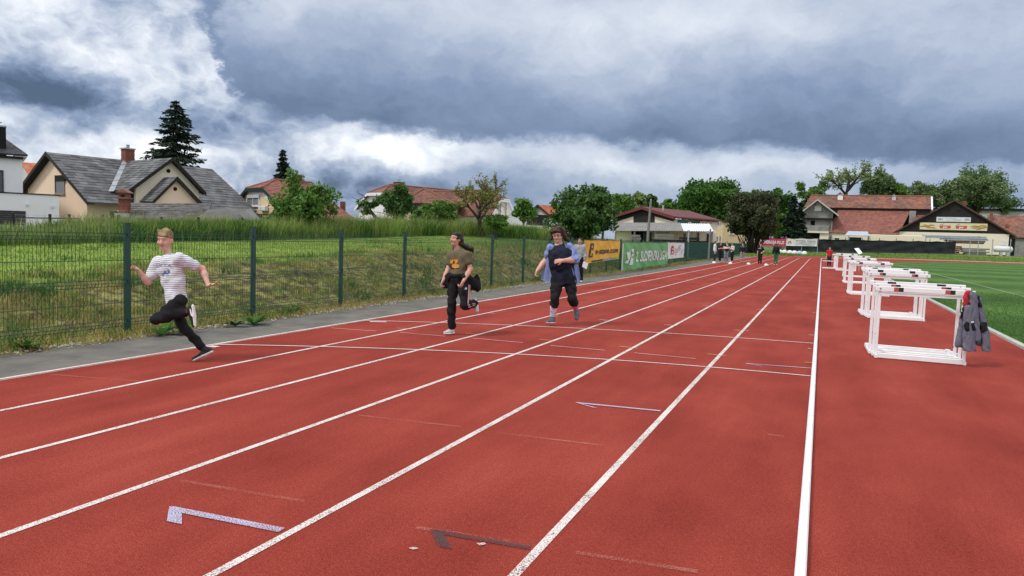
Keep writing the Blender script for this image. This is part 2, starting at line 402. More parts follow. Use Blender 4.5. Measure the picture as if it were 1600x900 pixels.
def line_mat(nm, col, wear=.5, cover=1.0):
    M = bpy.data.materials.new(nm); M.use_nodes = True; t = M.node_tree; k = t.links.new; b = t.nodes['Principled BSDF']; b.inputs['Roughness'].default_value = .8
    tcn = node(t, 'ShaderNodeTexCoord'); n = node(t, 'ShaderNodeTexNoise', i_Scale=130., i_Detail=3., i_Roughness=.75); k(tcn.outputs['Object'], n.inputs['Vector'])
    n2 = node(t, 'ShaderNodeTexNoise', i_Scale=3., i_Detail=3.); k(tcn.outputs['Object'], n2.inputs['Vector'])
    b.inputs['Base Color'].default_value = (*col, 1); b.inputs['Specular IOR Level'].default_value = .2
    f = (N(t, n.outputs['Fac'])+(N(t, n2.outputs['Fac'])-.5)*.22).smooth(wear-.10, wear+.01)*cover      # rubber shows through where the paint is gone
    tr = node(t, 'ShaderNodeBsdfTransparent'); ms = node(t, 'ShaderNodeMixShader'); k(f.k, ms.inputs[0]); k(tr.outputs[0], ms.inputs[1]); k(b.outputs[0], ms.inputs[2]); k(ms.outputs[0], t.nodes['Material Output'].inputs[0]); return M
WHITE = line_mat('white_line_paint', (.72, .66, .63), .485)
THIN = line_mat('thin_line_paint', (.72, .62, .59), .49, .85)
YEL = line_mat('yellow_tick_paint', (.62, .45, .12), .50, .85)
PINK = line_mat('pale_pink_paint', (.68, .40, .42), .49)
LILAC = line_mat('lilac_paint', (.50, .50, .66), .515)
GREY = line_mat('dark_grey_paint', (.085, .062, .066), .50, .80)
GHOST = line_mat('worn_off_paint', (.60, .30, .24), .60, .55)
def ribbon(pts, w, z=.004):
    pts = np.asarray(pts, float); d = np.gradient(pts, axis=0); d /= np.linalg.norm(d, axis=1, keepdims=True)+1e-9; n = np.stack([-d[:, 1], d[:, 0]], 1)*w/2
    Pq = np.stack([np.c_[pts+n, np.full(len(pts), z)], np.c_[pts-n, np.full(len(pts), z)]], 1)
    return MB().grid(Pq)
def marking(name, pts, w, m, z=.004):
    o = ribbon(pts, w, z).build(name, m, track); return o
for k_ in range(1, 7):
    y = list(np.linspace(-7, 92, 80))
    marking('lane_line', [(-LANE*k_, q) for q in y]+arc(BR+LANE*k_, 178, 40, 46), .05 if k_ < 6 else .055, WHITE)
marking('lane_line', [(-7.255, q) for q in np.linspace(-7, 60, 40)], .02, THIN)
def pxline(name, pix, w, m, z=.0075, n=8):
    q = [gnd(*p)[:2] for p in pix]; out = []
    for a, b in zip(q[:-1], q[1:]):
        out += [tuple(a+(b-a)*t) for t in np.linspace(0, 1, n, endpoint=False)]
    out.append(tuple(q[-1])); return marking(name, out, w, m, z)
def curve_line(name, pix, w, m):        # the break lines sweep across all lanes in one shallow curve
    q = np.array([gnd(*p)[:2] for p in pix]); c = np.polyfit(q[:, 0], q[:, 1], 2); x = np.linspace(-7.28, -.03, 30)
    return marking(name, np.c_[x, np.polyval(c, x)], w, m, .0075)
curve_line('break_line', [(340, 538.7), (500, 542.5), (700, 548.5), (800, 553.5), (960, 563), (1100, 574), (1267, 588)], .042, WHITE)
curve_line('break_line', [(570, 501), (700, 505), (800, 509), (1000, 518), (1145, 528), (1272, 537)], .042, WHITE)
for a, b in (((517.5, 513), (588, 518)), ((625, 520), (696, 526)), ((738, 529), (817, 536)), ((860, 540.5), (945, 548)), ((991, 552), (1087, 561))):
    pxline('lane_dash', [a, b], .03, PINK)
for a, b in (((620, 513.5), (643, 515)), ((727.5, 521.5), (751, 524)), ((842, 531), (866, 533.5)), ((968, 542), (995.6, 545)), ((1105, 554), (1134.6, 557)), ((1256.6, 567), (1269, 567.5)), ((532, 507), (541, 508))):
    pxline('yellow_tick', [a, b], .035, YEL, .011)
for a, b in (((936.6, 500), (955, 502)), ((1038, 508), (1058.5, 509.8)), ((1147.6, 516.6), (1169.5, 517.6)), ((1182, 484.4), (1198, 485)), ((1263.4, 524), (1272, 524.6)), ((1269, 489), (1276, 489.3)), ((1217, 455.5), (1224, 455.5)), ((1273, 457.4), (1281, 457.6)), ((760, 489.5), (772, 490.5)), ((862, 494), (872, 495)), ((1262, 545), (1268, 545.5)), ((1097, 478), (1114, 479.5))):
    pxline('white_tick', [a, b], .035, THIN, .011)
for pts in ([(327, 541.5), (340, 542.8)], [(578, 503), (604, 503.5)]):
    pxline('lane_number_smear', pts, .10, WHITE, .0075)
def arrow_mark(shaft, head, w, w2, m):
    a, b = [gnd(*p)[:2] for p in shaft]; c = gnd(*head)[:2]
    d = (b-a)/np.linalg.norm(b-a); e = (c-a)/np.linalg.norm(c-a); nd = np.array([-d[1], d[0]]); ne = np.array([e[1], -e[0]])
    q = [a-ne*w2*.2-d*w*.3, a+nd*w*.5+d*.02, b+nd*w*.5, b-nd*w*.5, a+d*w2*1.25-nd*w*.5, c+(-ne)*-w2*0+d*w2*.6, c-d*w2*.4]
    mb = MB(); P3 = [(x, y, .0075) for x, y in q]; mb.add(P3, [(0, 1, 4), (1, 2, 3, 4), (0, 4, 5, 6)])
    return mb.build('arrow_marking', m, track)
arrow_mark([(262, 795), (440, 830)], (270, 818), .055, .10, LILAC)
arrow_mark([(671, 830), (828, 857.5)], (694, 857), .045, .075, GREY)
arrow_mark([(899, 630), (1032, 643)], (929, 638), .04, .045, LILAC)
arrow_mark([(1164, 568.5), (1268, 576)], (1190, 573), .035, .03, LILAC)
for a, b in (((280, 752), (475, 785)), ((775, 677), (940, 697)), ((900, 865), (1090, 895)), ((80, 586), (220, 597)), ((560, 650), (720, 668)), ((650, 826), (800, 848)), ((1200, 680), (1225, 683))):
    pxline('worn_marking', [a, b], .035, GHOST)
MB().add([gnd(*p, .008) for p in ((638, 856), (646, 854.5), (655, 856.5), (645, 858.5))], [(0, 1, 2, 3)]).build('paint_splash', THIN, track)
MB().add([gnd(*p, .008) for p in ((744, 848.5), (757, 847.5), (760, 850), (750, 852))], [(0, 1, 2, 3)]).build('paint_splash', THIN, track)

# ---- asphalt strip, turf, kerbs
def strip_sheet(name, left, right, m, z=0.0, kind='structure', label=None):
    Pq = np.array([[(a[0], a[1], z), (b[0], b[1], z)] for a, b in zip(left, right)])
    return tag(MB().grid(Pq).build(name, m), label, kind=kind)
ys = np.concatenate([np.arange(-8, 40, .1), np.arange(40, 112, 1.0)])
wob = -8.62+(vnoise(ys, ys*0, .6, 5)-.5)*.22+(vnoise(ys, ys*0, .17, 9)-.5)*.10-.1*smooth01(6, 14, ys)*0
asph = mat('asphalt', (.20, .188, .165), .95, .16, 2.2, .5, 90., col2=(.115, .110, .102), spec=.15, detail=9.)
strip_sheet('asphalt_path', [(w_, q) for w_, q in zip(wob, ys)], [(-7.335, q) for q in ys], asph, -.0015, label='grey asphalt strip between the track and the fence')
verge = mat('dusty_verge', (.22, .18, .10), .95, .2, 5., .6, 40., col2=(.085, .08, .035), spec=.1, detail=9.)
strip_sheet('gravel_verge', [(-9.3, q) for q in ys], [(w_+.05, q) for w_, q in zip(wob, ys)], verge, -.006, label='dusty strip of dry grass along the asphalt edge')
tb = [(3.25, -8), (3.25, 62), (4.0, 76), (5.6, 84), (8.2, 93), (13, 104), (19, 112.5), (27, 119), (36.5, 122.5), (72, 122.5), (72, -8)]
def turf_mat():
    M = bpy.data.materials.new('turf_green'); M.use_nodes = True; t = M.node_tree; k = t.links.new; b = t.nodes['Principled BSDF']; b.inputs['Roughness'].default_value = .9; b.inputs['Specular IOR Level'].default_value = .12
    o = node(t, 'ShaderNodeTexCoord').outputs['Object']; sp = node(t, 'ShaderNodeSeparateXYZ'); k(o, sp.inputs[0])
    mp = node(t, 'ShaderNodeMapping'); mp.inputs['Scale'].default_value = (1.2, .35, 1); mp.inputs['Rotation'].default_value = (0, 0, .5); k(o, mp.inputs[0])
    a = node(t, 'ShaderNodeTexNoise', i_Scale=1.2, i_Detail=9., i_Roughness=.7); k(mp.outputs[0], a.inputs['Vector'])
    c = node(t, 'ShaderNodeTexNoise', i_Scale=38., i_Detail=4., i_Roughness=.7); k(o, c.inputs['Vector'])
    st = ((N(t, sp.outputs[1])*.62)._op('SINE'))*.10
    r = node(t, 'ShaderNodeValToRGB'); e = r.color_ramp.elements; e[0].position = .28; e[0].color = (.022, .066, .014, 1); e[1].position = .75; e[1].color = (.120, .225, .050, 1)
    k((N(t, a.outputs['Fac'])*.55+N(t, c.outputs['Fac'])*.45+st).k, r.inputs[0]); k(r.outputs[0], b.inputs['Base Color'])
    bp = node(t, 'ShaderNodeBump', i_Strength=.8, i_Distance=.03); k(c.outputs['Fac'], bp.inputs['Height']); k(bp.outputs[0], b.inputs['Normal']); return M
mb = MB(); mb.add([(x, y, .012) for x, y in tb], [tuple(range(len(tb)-1, -1, -1))])
turf = tag(mb.build('playing_field', turf_mat()), 'green grass pitch right of the track', kind='structure')
TL = mat('pitch_line', (.30, .36, .26), .9, .2, 8.)
tl = ribbon([(6.75, y) for y in np.linspace(4, 86, 60)], .07, .016); tl.build('touch_line', TL, turf)
ribbon([(x, 86) for x in np.linspace(6.75, 60, 30)], .08, .016).build('goal_line', TL, turf)
conc = mat('pale_concrete', (.50, .50, .47), .9, .14, 7., .3, 50., col2=(.34, .34, .31))
def curb(pts, w, h, m, name, parent=None, z=0.0):
    pts = np.asarray(pts, float); d = np.gradient(pts, axis=0); d /= np.linalg.norm(d, axis=1, keepdims=True); n = np.stack([-d[:, 1], d[:, 0]], 1)*w/2
    b = .008
    prof = [(1, z), (1, z+h-b), (1-2*b/w, z+h), (-1+2*b/w, z+h), (-1, z+h-b), (-1, z)]
    Pq = [[(*(p+q*s), zz) for s, zz in prof] for p, q in zip(pts, n)]
    M_ = MB().grid(Pq); k = len(prof); M_.f += [tuple(range(k)), tuple(range(M_.n-1, M_.n-1-k, -1))]
    return M_.build(name, m, parent)
edging = thing('kerb_edging', 'low pale concrete kerb where the red track meets the green pitch', 'kerb', (3.2, 14, 0))
for i in range(40):
    y0 = -6+i*2.0
    y1 = y0+1.985
    pts = [(3.17+(0 if y < 62 else (y-62)**2*.0038), y) for y in np.linspace(y0, y1, 4)]
    o = curb(pts, .10, .05, conc, 'kerb_block'); o.parent = edging; o.location = (-3.2, -14, 0)
alu = mat('white_painted_aluminium', (.80, .81, .83), .38, .05, 3., .05, 20., spec=.5)
rail = thing('track_kerb', 'white aluminium kerb rail along the inside of lane one', 'kerb', (0, 0, 0))
yy = -5.1
while yy < 91.5:
    n_ = np.linspace(yy, yy+3.985, 3)
    curb([(0.0, y) for y in n_], .052, .048, alu, 'rail_segment', rail); yy += 4.0
av = np.linspace(179, 60, 22)
for a0, a1 in zip(av[:-1], av[1:]):
    curb([(BC[0]+BR*cos(radians(a)), BC[1]+BR*sin(radians(a))) for a in np.linspace(a0, a1+.02, 5)], .06, .05, alu, 'rail_segment', rail)

# ---- far bank beyond the bend
bx = np.linspace(-60, 150, 70); by = np.concatenate([np.linspace(128, 152, 14), [165, 200, 260]])
def bank_h(x, y):
    s = smooth01(0, 14, np.hypot(x-BC[0], y-BC[1])-ROUT-.3)
    s = np.where((x < -7.3) & (y < 92), smooth01(-8, -20, x), s)
    return s*(.30+.55*smooth01(0, 22, x))-.02+(vnoise(x, y, 2.3, 3)-.5)*.12*s
rr = np.concatenate([np.linspace(ROUT-.1, ROUT+14, 16), [ROUT+20, ROUT+35, ROUT+80, ROUT+160]]); aa = np.radians(np.linspace(186, 20, 90))
RRm, AAm = np.meshgrid(rr, aa, indexing='ij'); bxx = BC[0]+RRm*np.cos(AAm); byy = BC[1]+RRm*np.sin(AAm)
Pb = np.stack([bxx, byy, bank_h(bxx, byy)], -1); a_, b_ = bxx.shape
ii = (np.arange(a_-1)[:, None]*b_+np.arange(b_-1)[None]).ravel()
bk = fastmesh('grass_bank', Pb.reshape(-1, 3), np.stack([ii, ii+b_, ii+b_+1, ii+1], 1), True)
tag(link('grass_bank', bk, mat('bank_grass', (.13, .22, .04), .95, .2, .9, col2=(.075, .12, .03), spec=.1, detail=8.)), 'low grassy bank beyond the bend of the track', kind='structure')
# ------------------------------------------------------------------ soft bodies: blended tapered limbs meshed by surface nets
class SDF:
    """a list of shapes, each (kind, data, blend); evaluated on a grid and skinned"""
    def __init__(s): s.p = []; s.cut = []; s.sub = []
    def cap(s, a, b, ra, rb, k=.03, flat=None): s.p.append(('c', np.array(a, float), np.array(b, float), ra, rb, k, flat)); return s
    def chain(s, pts, rs, k=.03):
        for i in range(len(pts)-1): s.cap(pts[i], pts[i+1], rs[i], rs[i+1], k)
        return s
    def ell(s, c, r, k=.03, R=None): s.p.append(('e', np.array(c, float), np.array(r, float), R, None, k, None)); return s
    def plane(s, p, n): n = np.array(n, float); s.cut.append((np.array(p, float), n/np.linalg.norm(n))); return s
    def carve(s, c, r, R=None): s.sub.append((np.array(c, float), np.array(r, float), R)); return s
    def _d(s, q, P):
        if q[0] == 'c':
            _, a, b, ra, rb, k, fl = q; d = b-a; L2 = d@d+1e-12; t = np.clip(((P-a)@d)/L2, 0, 1); w = P-a-t[..., None]*d
            if fl is not None:           # flattened limb: (axis, factor)
                ax, f = fl; c = w@ax; w = w+(c*(1/f-1))[..., None]*ax
            return np.sqrt((w*w).sum(-1))-(ra+(rb-ra)*t)
        _, c, r, R, _, k, _ = q; w = P-c
        if R is not None: w = w@R.T
        return s._e(w, r)
    @staticmethod
    def _e(w, r):
        k0 = np.sqrt(((w/r)**2).sum(-1)); k1 = np.sqrt(((w/(r*r))**2).sum(-1))+1e-9; return k0*(k0-1)/k1
    def bounds(s):
        lo, hi = [], []
        for q in s.p:
            if q[0] == 'c':
                r = max(q[3], q[4]); lo.append(np.minimum(q[1], q[2])-r); hi.append(np.maximum(q[1], q[2])+r)
            else: r = max(q[2]); lo.append(q[1]-r); hi.append(q[1]+r)
        return np.min(lo, 0), np.max(hi, 0)
    def field(s, P):
        d = np.full(P.shape[:-1], 1.0)
        for q in s.p: d = s._smin(d, s._d(q, P), q[5])
        return s._post(d, P)
    @staticmethod
    def _smin(a, b, k):
        if k <= 0: return np.minimum(a, b)
        h = np.clip(.5+.5*(a-b)/k, 0, 1); return a+(b-a)*h-k*h*(1-h)
    def _post(s, d, P):
        for c, r, R in s.sub:
            w = P-c
            if R is not None: w = w@R.T
            d = np.maximum(d, -s._e(w, r))
        for p, n in s.cut: d = np.maximum(d, (P-p)@n)
        return d
    def mesh(s, name, h, wr=None):
        lo, hi = s.bounds(); lo = lo-3*h; hi = hi+3*h; n = np.ceil((hi-lo)/h).astype(int)+1
        ax = [lo[i]+h*np.arange(n[i]) for i in range(3)]
        D = np.full(n, 1.0)
        for q in s.p:
            if q[0] == 'c': r = max(q[3], q[4]); a = np.minimum(q[1], q[2])-r; b = np.maximum(q[1], q[2])+r
            else: r = max(q[2]); a = q[1]-r; b = q[1]+r
            mrg = q[5]+3*h; i0 = np.maximum(np.floor((a-mrg-lo)/h).astype(int), 0); i1 = np.minimum(np.ceil((b+mrg-lo)/h).astype(int)+1, n)
            sl = tuple(slice(i0[i], i1[i]) for i in range(3))
            Pg = np.stack(np.meshgrid(*[ax[i][sl[i]] for i in range(3)], indexing='ij'), -1)
            D[sl] = s._smin(D[sl], s._d(q, Pg), q[5])
        if s.cut or s.sub or wr:
            near = np.argwhere(np.abs(D) < .35)
            if len(near):
                Pn = lo+near*h; dn = s._post(D[tuple(near.T)], Pn)
                if wr: dn = dn+wr(Pn)
                D[tuple(near.T)] = dn
        V, F = surface_nets(D, lo, h)
        return fastmesh(name, V, F, True)
def surface_nets(D, lo, h):
    S = D < 0; n = np.array(D.shape)
    c = np.zeros(n-1, int)
    for dx in (0, 1):
        for dy in (0, 1):
            for dz in (0, 1): c += S[dx:n[0]-1+dx, dy:n[1]-1+dy, dz:n[2]-1+dz]
    act = np.argwhere((c > 0) & (c < 8)); idx = np.full(n-1, -1, int); idx[tuple(act.T)] = np.arange(len(act))
    off = np.array([(i, j, k) for i in (0, 1) for j in (0, 1) for k in (0, 1)])
    val = np.stack([D[tuple((act+o).T)] for o in off], 1)
    acc = np.zeros((len(act), 3)); cnt = np.zeros(len(act))
    for a in range(8):
        for b in range(a+1, 8):
            if abs(off[a]-off[b]).sum() != 1: continue
            va, vb = val[:, a], val[:, b]; m_ = (va < 0) != (vb < 0); t = np.where(m_, va/(va-vb+1e-30), 0)
            acc += np.where(m_[:, None], off[a]+t[:, None]*(off[b]-off[a]), 0); cnt += m_
    V = lo+h*(act+acc/np.maximum(cnt, 1)[:, None]); F = []
    for axis in range(3):
        u, v = (axis+1) % 3, (axis+2) % 3
        a = [slice(None)]*3; b = [slice(None)]*3; a[axis] = slice(0, -1); b[axis] = slice(1, None)
        s0, s1 = S[tuple(a)], S[tuple(b)]; e = np.argwhere(s0 != s1)
        e = e[(e[:, u] > 0) & (e[:, v] > 0) & (e[:, u] < n[u]-1) & (e[:, v] < n[v]-1)]
        if not len(e): continue
        eu = np.zeros(3, int); eu[u] = 1; ev = np.zeros(3, int); ev[v] = 1
        q = np.stack([idx[tuple((e-eu-ev).T)], idx[tuple((e-ev).T)], idx[tuple(e.T)], idx[tuple((e-eu).T)]], 1)
        fl = ~s0[tuple(e.T)]; q[fl] = q[fl][:, ::-1]; F.append(q)
    F = np.concatenate(F); return V, F[(F >= 0).all(1)]

# ------------------------------------------------------------------ the green mesh fence
GREEN = mat('green_powder_coat', (.008, .058, .044), .42, .10, 4., .04, 60., spec=.5)
def fence_y(px):                        # where the fence line is seen at a photo column
    d = ray(px, hor(px)+60); return d[1]*(FX/d[0])
POSTY = [fence_y(p) for p in (198.5, 395.5, 532.8, 632)]
st = (POSTY[3]-POSTY[0])/3
py_ = [POSTY[0]-st]+POSTY+[POSTY[3]+st]+[fence_y(768), fence_y(817), fence_y(857)]
while py_[-1] < 104: py_.append(py_[-1]+2.5)
fence = thing('mesh_fence', 'tall green welded mesh fence with square posts along the left of the track', 'fence', (FX, 20, 0))
def local(o, mb, parent_loc): return mb
PH = 1.56
post_me = None
def fence_x(y): return FX-.012*max(y-30, 0)
wire_me = {}
def wire_panel(Lp, near):
    mb = MB(); n = int(round(Lp/.05)); r = .0036 if near else .0037; k = 4 if near else 3
    prof = [(0, .06), (0, .13), (.03, .175), (0, .22), (0, .69), (.03, .735), (0, .78), (0, 1.33), (.03, 1.375), (0, 1.42), (0, 1.52)]
    for i in range(1, n):
        y = i*Lp/n; mb.tube([(x, y, z) for x, z in prof], r, k, False)
    for z, x in ((.06, .006), (.13, .006), (.22, .006), (.46, .006), (.69, .006), (.78, .006), (1.05, .006), (1.33, .006), (1.42, .006), (.175, .036), (.735, .036), (1.375, .036)):
        mb.tube([(x, .03, z), (x, Lp-.03, z)], r*1.25, k, False)
    return mb
for i, y in enumerate(py_):
    if post_me is None:
        mb = MB().bevbox(-.03, .03, -.04, .04, -.1, PH, .006); mb.box(-.034, .034, -.044, .044, PH+.001, PH+.012)
        for z in (.18, .74, 1.38): mb.box(.0305, .05, -.02, .02, z, z+.04)
        o = mb.build('post', GREEN, fence); post_me = o.data
    else:
        o = bpy.data.objects.new('post', post_me); COL.objects.link(o); o.parent = fence
    o.location = (fence_x(y)-FX, y-20, 0)
    if i+1 < len(py_):
        Lp = round(py_[i+1]-y, 2); near = y < 18
        key = (Lp, near)
        if key not in wire_me:
            o = wire_panel(Lp, near).build('wire_panel', GREEN, fence); wire_me[key] = o.data
        else:
            o = bpy.data.objects.new('wire_panel', wire_me[key]); COL.objects.link(o); o.parent = fence
        o.location = (fence_x(y)-FX+.01, y-20, 0); o.rotation_euler = (0, 0, math.atan2(-(fence_x(py_[i+1])-fence_x(y)), py_[i+1]-y))

# ------------------------------------------------------------------ banners on the fence
def banner(name, label, pxs, ptop, pbot, xoff, fold, col, seed, extra=None, ragged=None):
    """a cloth hung on the fence: corners measured in the photo, folds real"""
    y0, y1 = [fence_y_at(p, xoff) for p in pxs]
    X0, X1 = fence_x(y0)+xoff, fence_x(y1)+xoff
    root = thing(name, label, 'banner', (X0, y0, 0)); Lw = y1-y0
    def zat(px, py, y, x):
        d = ray(px, py); t = y/d[1]; return CAMH+d[2]*t
    zt = [zat(pxs[0], ptop[0], y0, X0), zat(pxs[1], ptop[1], y1, X1)]; zb = [zat(pxs[0], pbot[0], y0, X0), zat(pxs[1], pbot[1], y1, X1)]
    ang = np.array([X1-X0, Lw])
    def surf(u, v):                     # u along, v up (0..1)
        u = np.asarray(u, float); v = np.asarray(v, float)
        a = zb[0]+(zb[1]-zb[0])*u; b = zt[0]+(zt[1]-zt[0])*u
        z = a+(b-a)*v
        f = fold*(np.sin(u*23+v*5+seed)+.7*np.sin(u*11-v*7+seed*2)+.5*np.sin(u*41+v*13))
        z = z+(.10*fold/.03)*np.abs(np.sin(u*pi*1.0*(2 if fold > .025 else 3)))*(-1)*v**3*.5
        return np.stack([ang[0]*u+f+abs(fold)*2.3, ang[1]*u+0*v, z], -1)
    U, Vv = np.meshgrid(np.linspace(0, 1, 90), np.linspace(0, 1, 22), indexing='ij')
    MB().sheet(surf(U, Vv), .006).build('cloth', col, root, True)
    return root, surf, Lw, zt[0]-zb[0]
def fence_y_at(px, xoff):
    d = ray(px, hor(px)+40); y = 30.
    for _ in range(20): y = d[1]*((fence_x(y)+xoff)/d[0])
    return y
def on_cloth(root, surf, name, m, V, Fs, u0, v0, su, sv, shear=0.0, out=.03):
    """lay flat lettering (x right, y up) over the folds"""
    if not len(V): return
    u = u0+V[:, 0]*su; v = v0+V[:, 1]*sv; Pp = surf(u, v); e = 1e-3
    n = np.cross(surf(u+e, v)-Pp, surf(u, v+e)-Pp); n /= np.linalg.norm(n, axis=1, keepdims=True)+1e-12
    n *= np.sign(n[:, :1])+(n[:, :1] == 0)
    mb = MB(); mb.add(Pp+n*out, Fs); return mb.build(name, m, root)
def poly2(*pts): return np.array([(x, y, 0) for x, y in pts], float), [tuple(range(len(pts)))]
def dense(V, Fs): return V, Fs
cloth_y = mat('amber_banner_cloth', (.82, .46, .055), .62, .06, 3., .25, 8.)
cloth_g = mat('green_banner_cloth', (.17, .46, .17), .6, .08, 3., .25, 8., col2=(.13, .38, .135))
cloth_w = mat('white_banner_cloth', (.80, .79, .78), .6, .05, 3., .15, 8.)
ink_d = mat('dark_print', (.055, .042, .05), .6, .05, 20.); ink_w = mat('white_print', (.80, .82, .78), .6, .05, 20.)
ink_r = mat('red_print', (.50, .045, .03), .6, .05, 20.); ink_b = mat('blue_print', (.20, .36, .60), .6, .05, 20.); ink_gy = mat('grey_print', (.40, .41, .43), .6, .05, 20.)
# 1: amber
r1, s1_, Lw, Hh = banner('amber_banner', 'amber yellow banner lettered e-stave.com hung on the fence', (911, 966), (374.5, 375.5), (412.5, 404), .10, .012, cloth_y, 1.0)
V, Fs = text_mesh('e-stave.com', 1.0, bold=.018, sub=3); w_ = V[:, 0].max()
on_cloth(r1, s1_, 'lettering', ink_d, V, Fs, .27, .36, .66/w_, .40)
for p in ([(.10, .25), (.14, .86), (.235, .86), (.195, .25)],): on_cloth(r1, s1_, 'emblem', ink_d, *poly2(*p), 0, 0, 1, 1)
for p in ([(.135, .32), (.150, .58), (.178, .58), (.163, .32)], [(.155, .66), (.160, .76), (.190, .76), (.186, .66)]): on_cloth(r1, s1_, 'emblem', cloth_y, *poly2(*p), 0, 0, 1, 1, out=.036)
for p, mm in (([(.18, .03), (.19, .10), (.48, .10), (.47, .03)], ink_d), ([(.47, .03), (.48, .10), (.78, .10), (.77, .03)], ink_b), ([(.77, .03), (.78, .10), (.97, .10), (.96, .03)], cloth_g)):
    on_cloth(r1, s1_, 'footer_stripe', mm, *poly2(*p), 0, 0, 1, 1)
# 2: green
r2, s2_, Lw, Hh = banner('green_banner', 'large creased green banner lettered 2. SLOVENSKA LIGA drooping to the ground', (968.5, 1040.5), (377, 378), (424.5, 416), .12, .026, cloth_g, 2.3)
V, Fs = text_mesh('2. SLOVENSKA LIGA', 1.0, bold=.03, sub=3); w_ = V[:, 0].max()
on_cloth(r2, s2_, 'lettering', ink_w, V, Fs, .26, .30, .70/w_, .52, out=.036)
on_cloth(r2, s2_, 'edge_stripe', ink_w, *poly2((.0, .03), (.0, .97), (.018, .90), (.012, .03)), 0, 0, 1, 1)
for p in ([(.05, .28), (.09, .40), (.08, .56), (.12, .70), (.14, .48), (.11, .26)], [(.13, .20), (.16, .62), (.15, .74), (.205, .76), (.20, .20)], [(.06, .60), (.085, .68), (.10, .60), (.08, .55)]):
    on_cloth(r2, s2_, 'crest', ink_w, *poly2(*p), 0, 0, 1, 1, out=.036)
for p in ([(.15, .30), (.155, .36), (.195, .36), (.19, .30)], [(.155, .44), (.16, .50), (.195, .50), (.195, .44)], [(.16, .58), (.165, .66), (.195, .66), (.195, .58)], [(.08, .36), (.095, .44), (.11, .38)]):
    on_cloth(r2, s2_, 'crest', cloth_g, *poly2(*p), 0, 0, 1, 1, out=.042)
# 3: white
r3, s3_, Lw, Hh = banner('white_banner', 'small white banner with a red figure emblem hung on the fence', (1041.5, 1067), (378.5, 379), (404.5, 402), .08, .008, cloth_w, .4)
for p in ([(.17, .25), (.17, .66), (.20, .80), (.30, .80), (.34, .66), (.33, .25)],): on_cloth(r3, s3_, 'emblem', ink_r, *poly2(*p), 0, 0, 1, 1)
for p in ([(.22, .56), (.22, .62), (.31, .62), (.31, .56)], [(.19, .33), (.22, .45), (.28, .45), (.26, .33)]): on_cloth(r3, s3_, 'emblem', cloth_w, *poly2(*p), 0, 0, 1, 1, out=.036)
for p, mm in (([(.38, .56), (.38, .61), (.80, .61), (.80, .56)], ink_gy), ([(.38, .46), (.38, .50), (.72, .50), (.72, .46)], ink_gy), ([(.38, .36), (.38, .40), (.60, .40), (.60, .36)], ink_r), ([(.44, .22), (.44, .26), (.50, .26), (.50, .22)], ink_r),
              ([(.60, .66), (.72, .84), (.80, .82), (.68, .64)], ink_gy), ([(.78, .30), (.86, .55), (.90, .54), (.82, .28)], ink_gy)):
    on_cloth(r3, s3_, 'small_print', mm, *poly2(*p), 0, 0, 1, 1)

# ------------------------------------------------------------------ hurdles
hw = mat('hurdle_white_paint', (.86, .86, .86), .42, .04, 5., .08, 30., col2=(.78, .78, .79))
tape_k = mat('black_tape', (.02, .02, .022), .5, .05, 10.); tape_r = mat('faded_red_tape', (.42, .09, .075), .55, .1, 20.); steel = mat('bolt_steel', (.28, .28, .30), .4, .1, 20., metal=.8)
def hurdle(H=1.04, tapes='rk', w=1.09):
    root = thing('hurdle', 'white track hurdle', 'hurdle', (0, 0, 0))
    b = .019
    for s in (0, 1):
        x = s*w
        MB().bevbox(x-b, x+b, .03, .066, .051, H-.10, .005).build('upright', hw, root)
        MB().bevbox(x-.015, x+.015, .036, .060, H-.099, H-.03, .003).build('telescopic_tube', alu, root)
        MB().bevbox(x-.022, x+.022, -.02, .80, .004, .050, .006).build('foot', hw, root)
        MB().bevbox(x-.03, x+.03, .50, .62, .051, .085, .006).build('weight', hw, root)
        MB().tube([(x+(.024 if s else -.024), .048, .34), (x+(.03 if s else -.03), .048, .34)], .009, 8).build('bolt', steel, root)
    MB().bevbox(.022+.001, w-.023, -.018, .022, .004, .075, .006).build('base_rail', hw, root)
    MB().bevbox(.023, w-.023, .758, .798, .004, .052, .006).build('rear_rail', hw, root)
    MB().bevbox(.023, w-.023, .38, .42, .004, .060, .006).build('middle_rail', hw, root)
    MB().bevbox(.001, w-.001, .024, .029, H-.125, H-.083, .002).build('cross_brace', hw, root)
    x0, x1 = -.065, w+.065
    MB().bevbox(x0, x1, .001, .023, H-.07, H, .006).build('top_bar', hw, root)
    for xa in (.17, w-.17-.12):
        if tapes == 'rk':
            MB().box(xa, xa+.06, -.0015, .0245, H-.066, H-.006).build('tape', tape_r, root); MB().box(xa+.0605, xa+.12, -.0015, .0245, H-.066, H-.006).build('tape', tape_k, root)
        else: MB().box(xa, xa+.11, -.0015, .0245, H-.066, H-.006).build('tape', tape_k, root)
    for x in (.0, w): MB().tube([(x, -.004, H-.035), (x, .001, H-.035)], .012, 8).build('bolt', steel, root)
    return root
protoA = hurdle(1.03, 'rk'); protoB = hurdle(1.06, 'rk'); protoC = hurdle(1.09, 'k'); protoD = hurdle(1.12, 'k')
for p_ in (protoA, protoB, protoC, protoD): KIDS[p_] = [c for c in bpy.data.objects if c.parent == p_]; p_['group'] = 'white hurdles nested in rows beside lane one'
stacks = [(11.38, .80, 'ABC', .9), (17.75, 1.05, 'ACBCD', 1.4), (26.0, .98, 'CCDD', -.8), (34.0, 1.02, 'CDC', 1.6), (41.0, 1.15, 'DCD', -1.2), (51.0, 1.0, 'CDD', .6)]
used = set(); wrd = ['nearest stack', 'second stack from the camera', 'third stack from the camera', 'fourth stack from the camera', 'fifth stack from the camera', 'farthest stack']
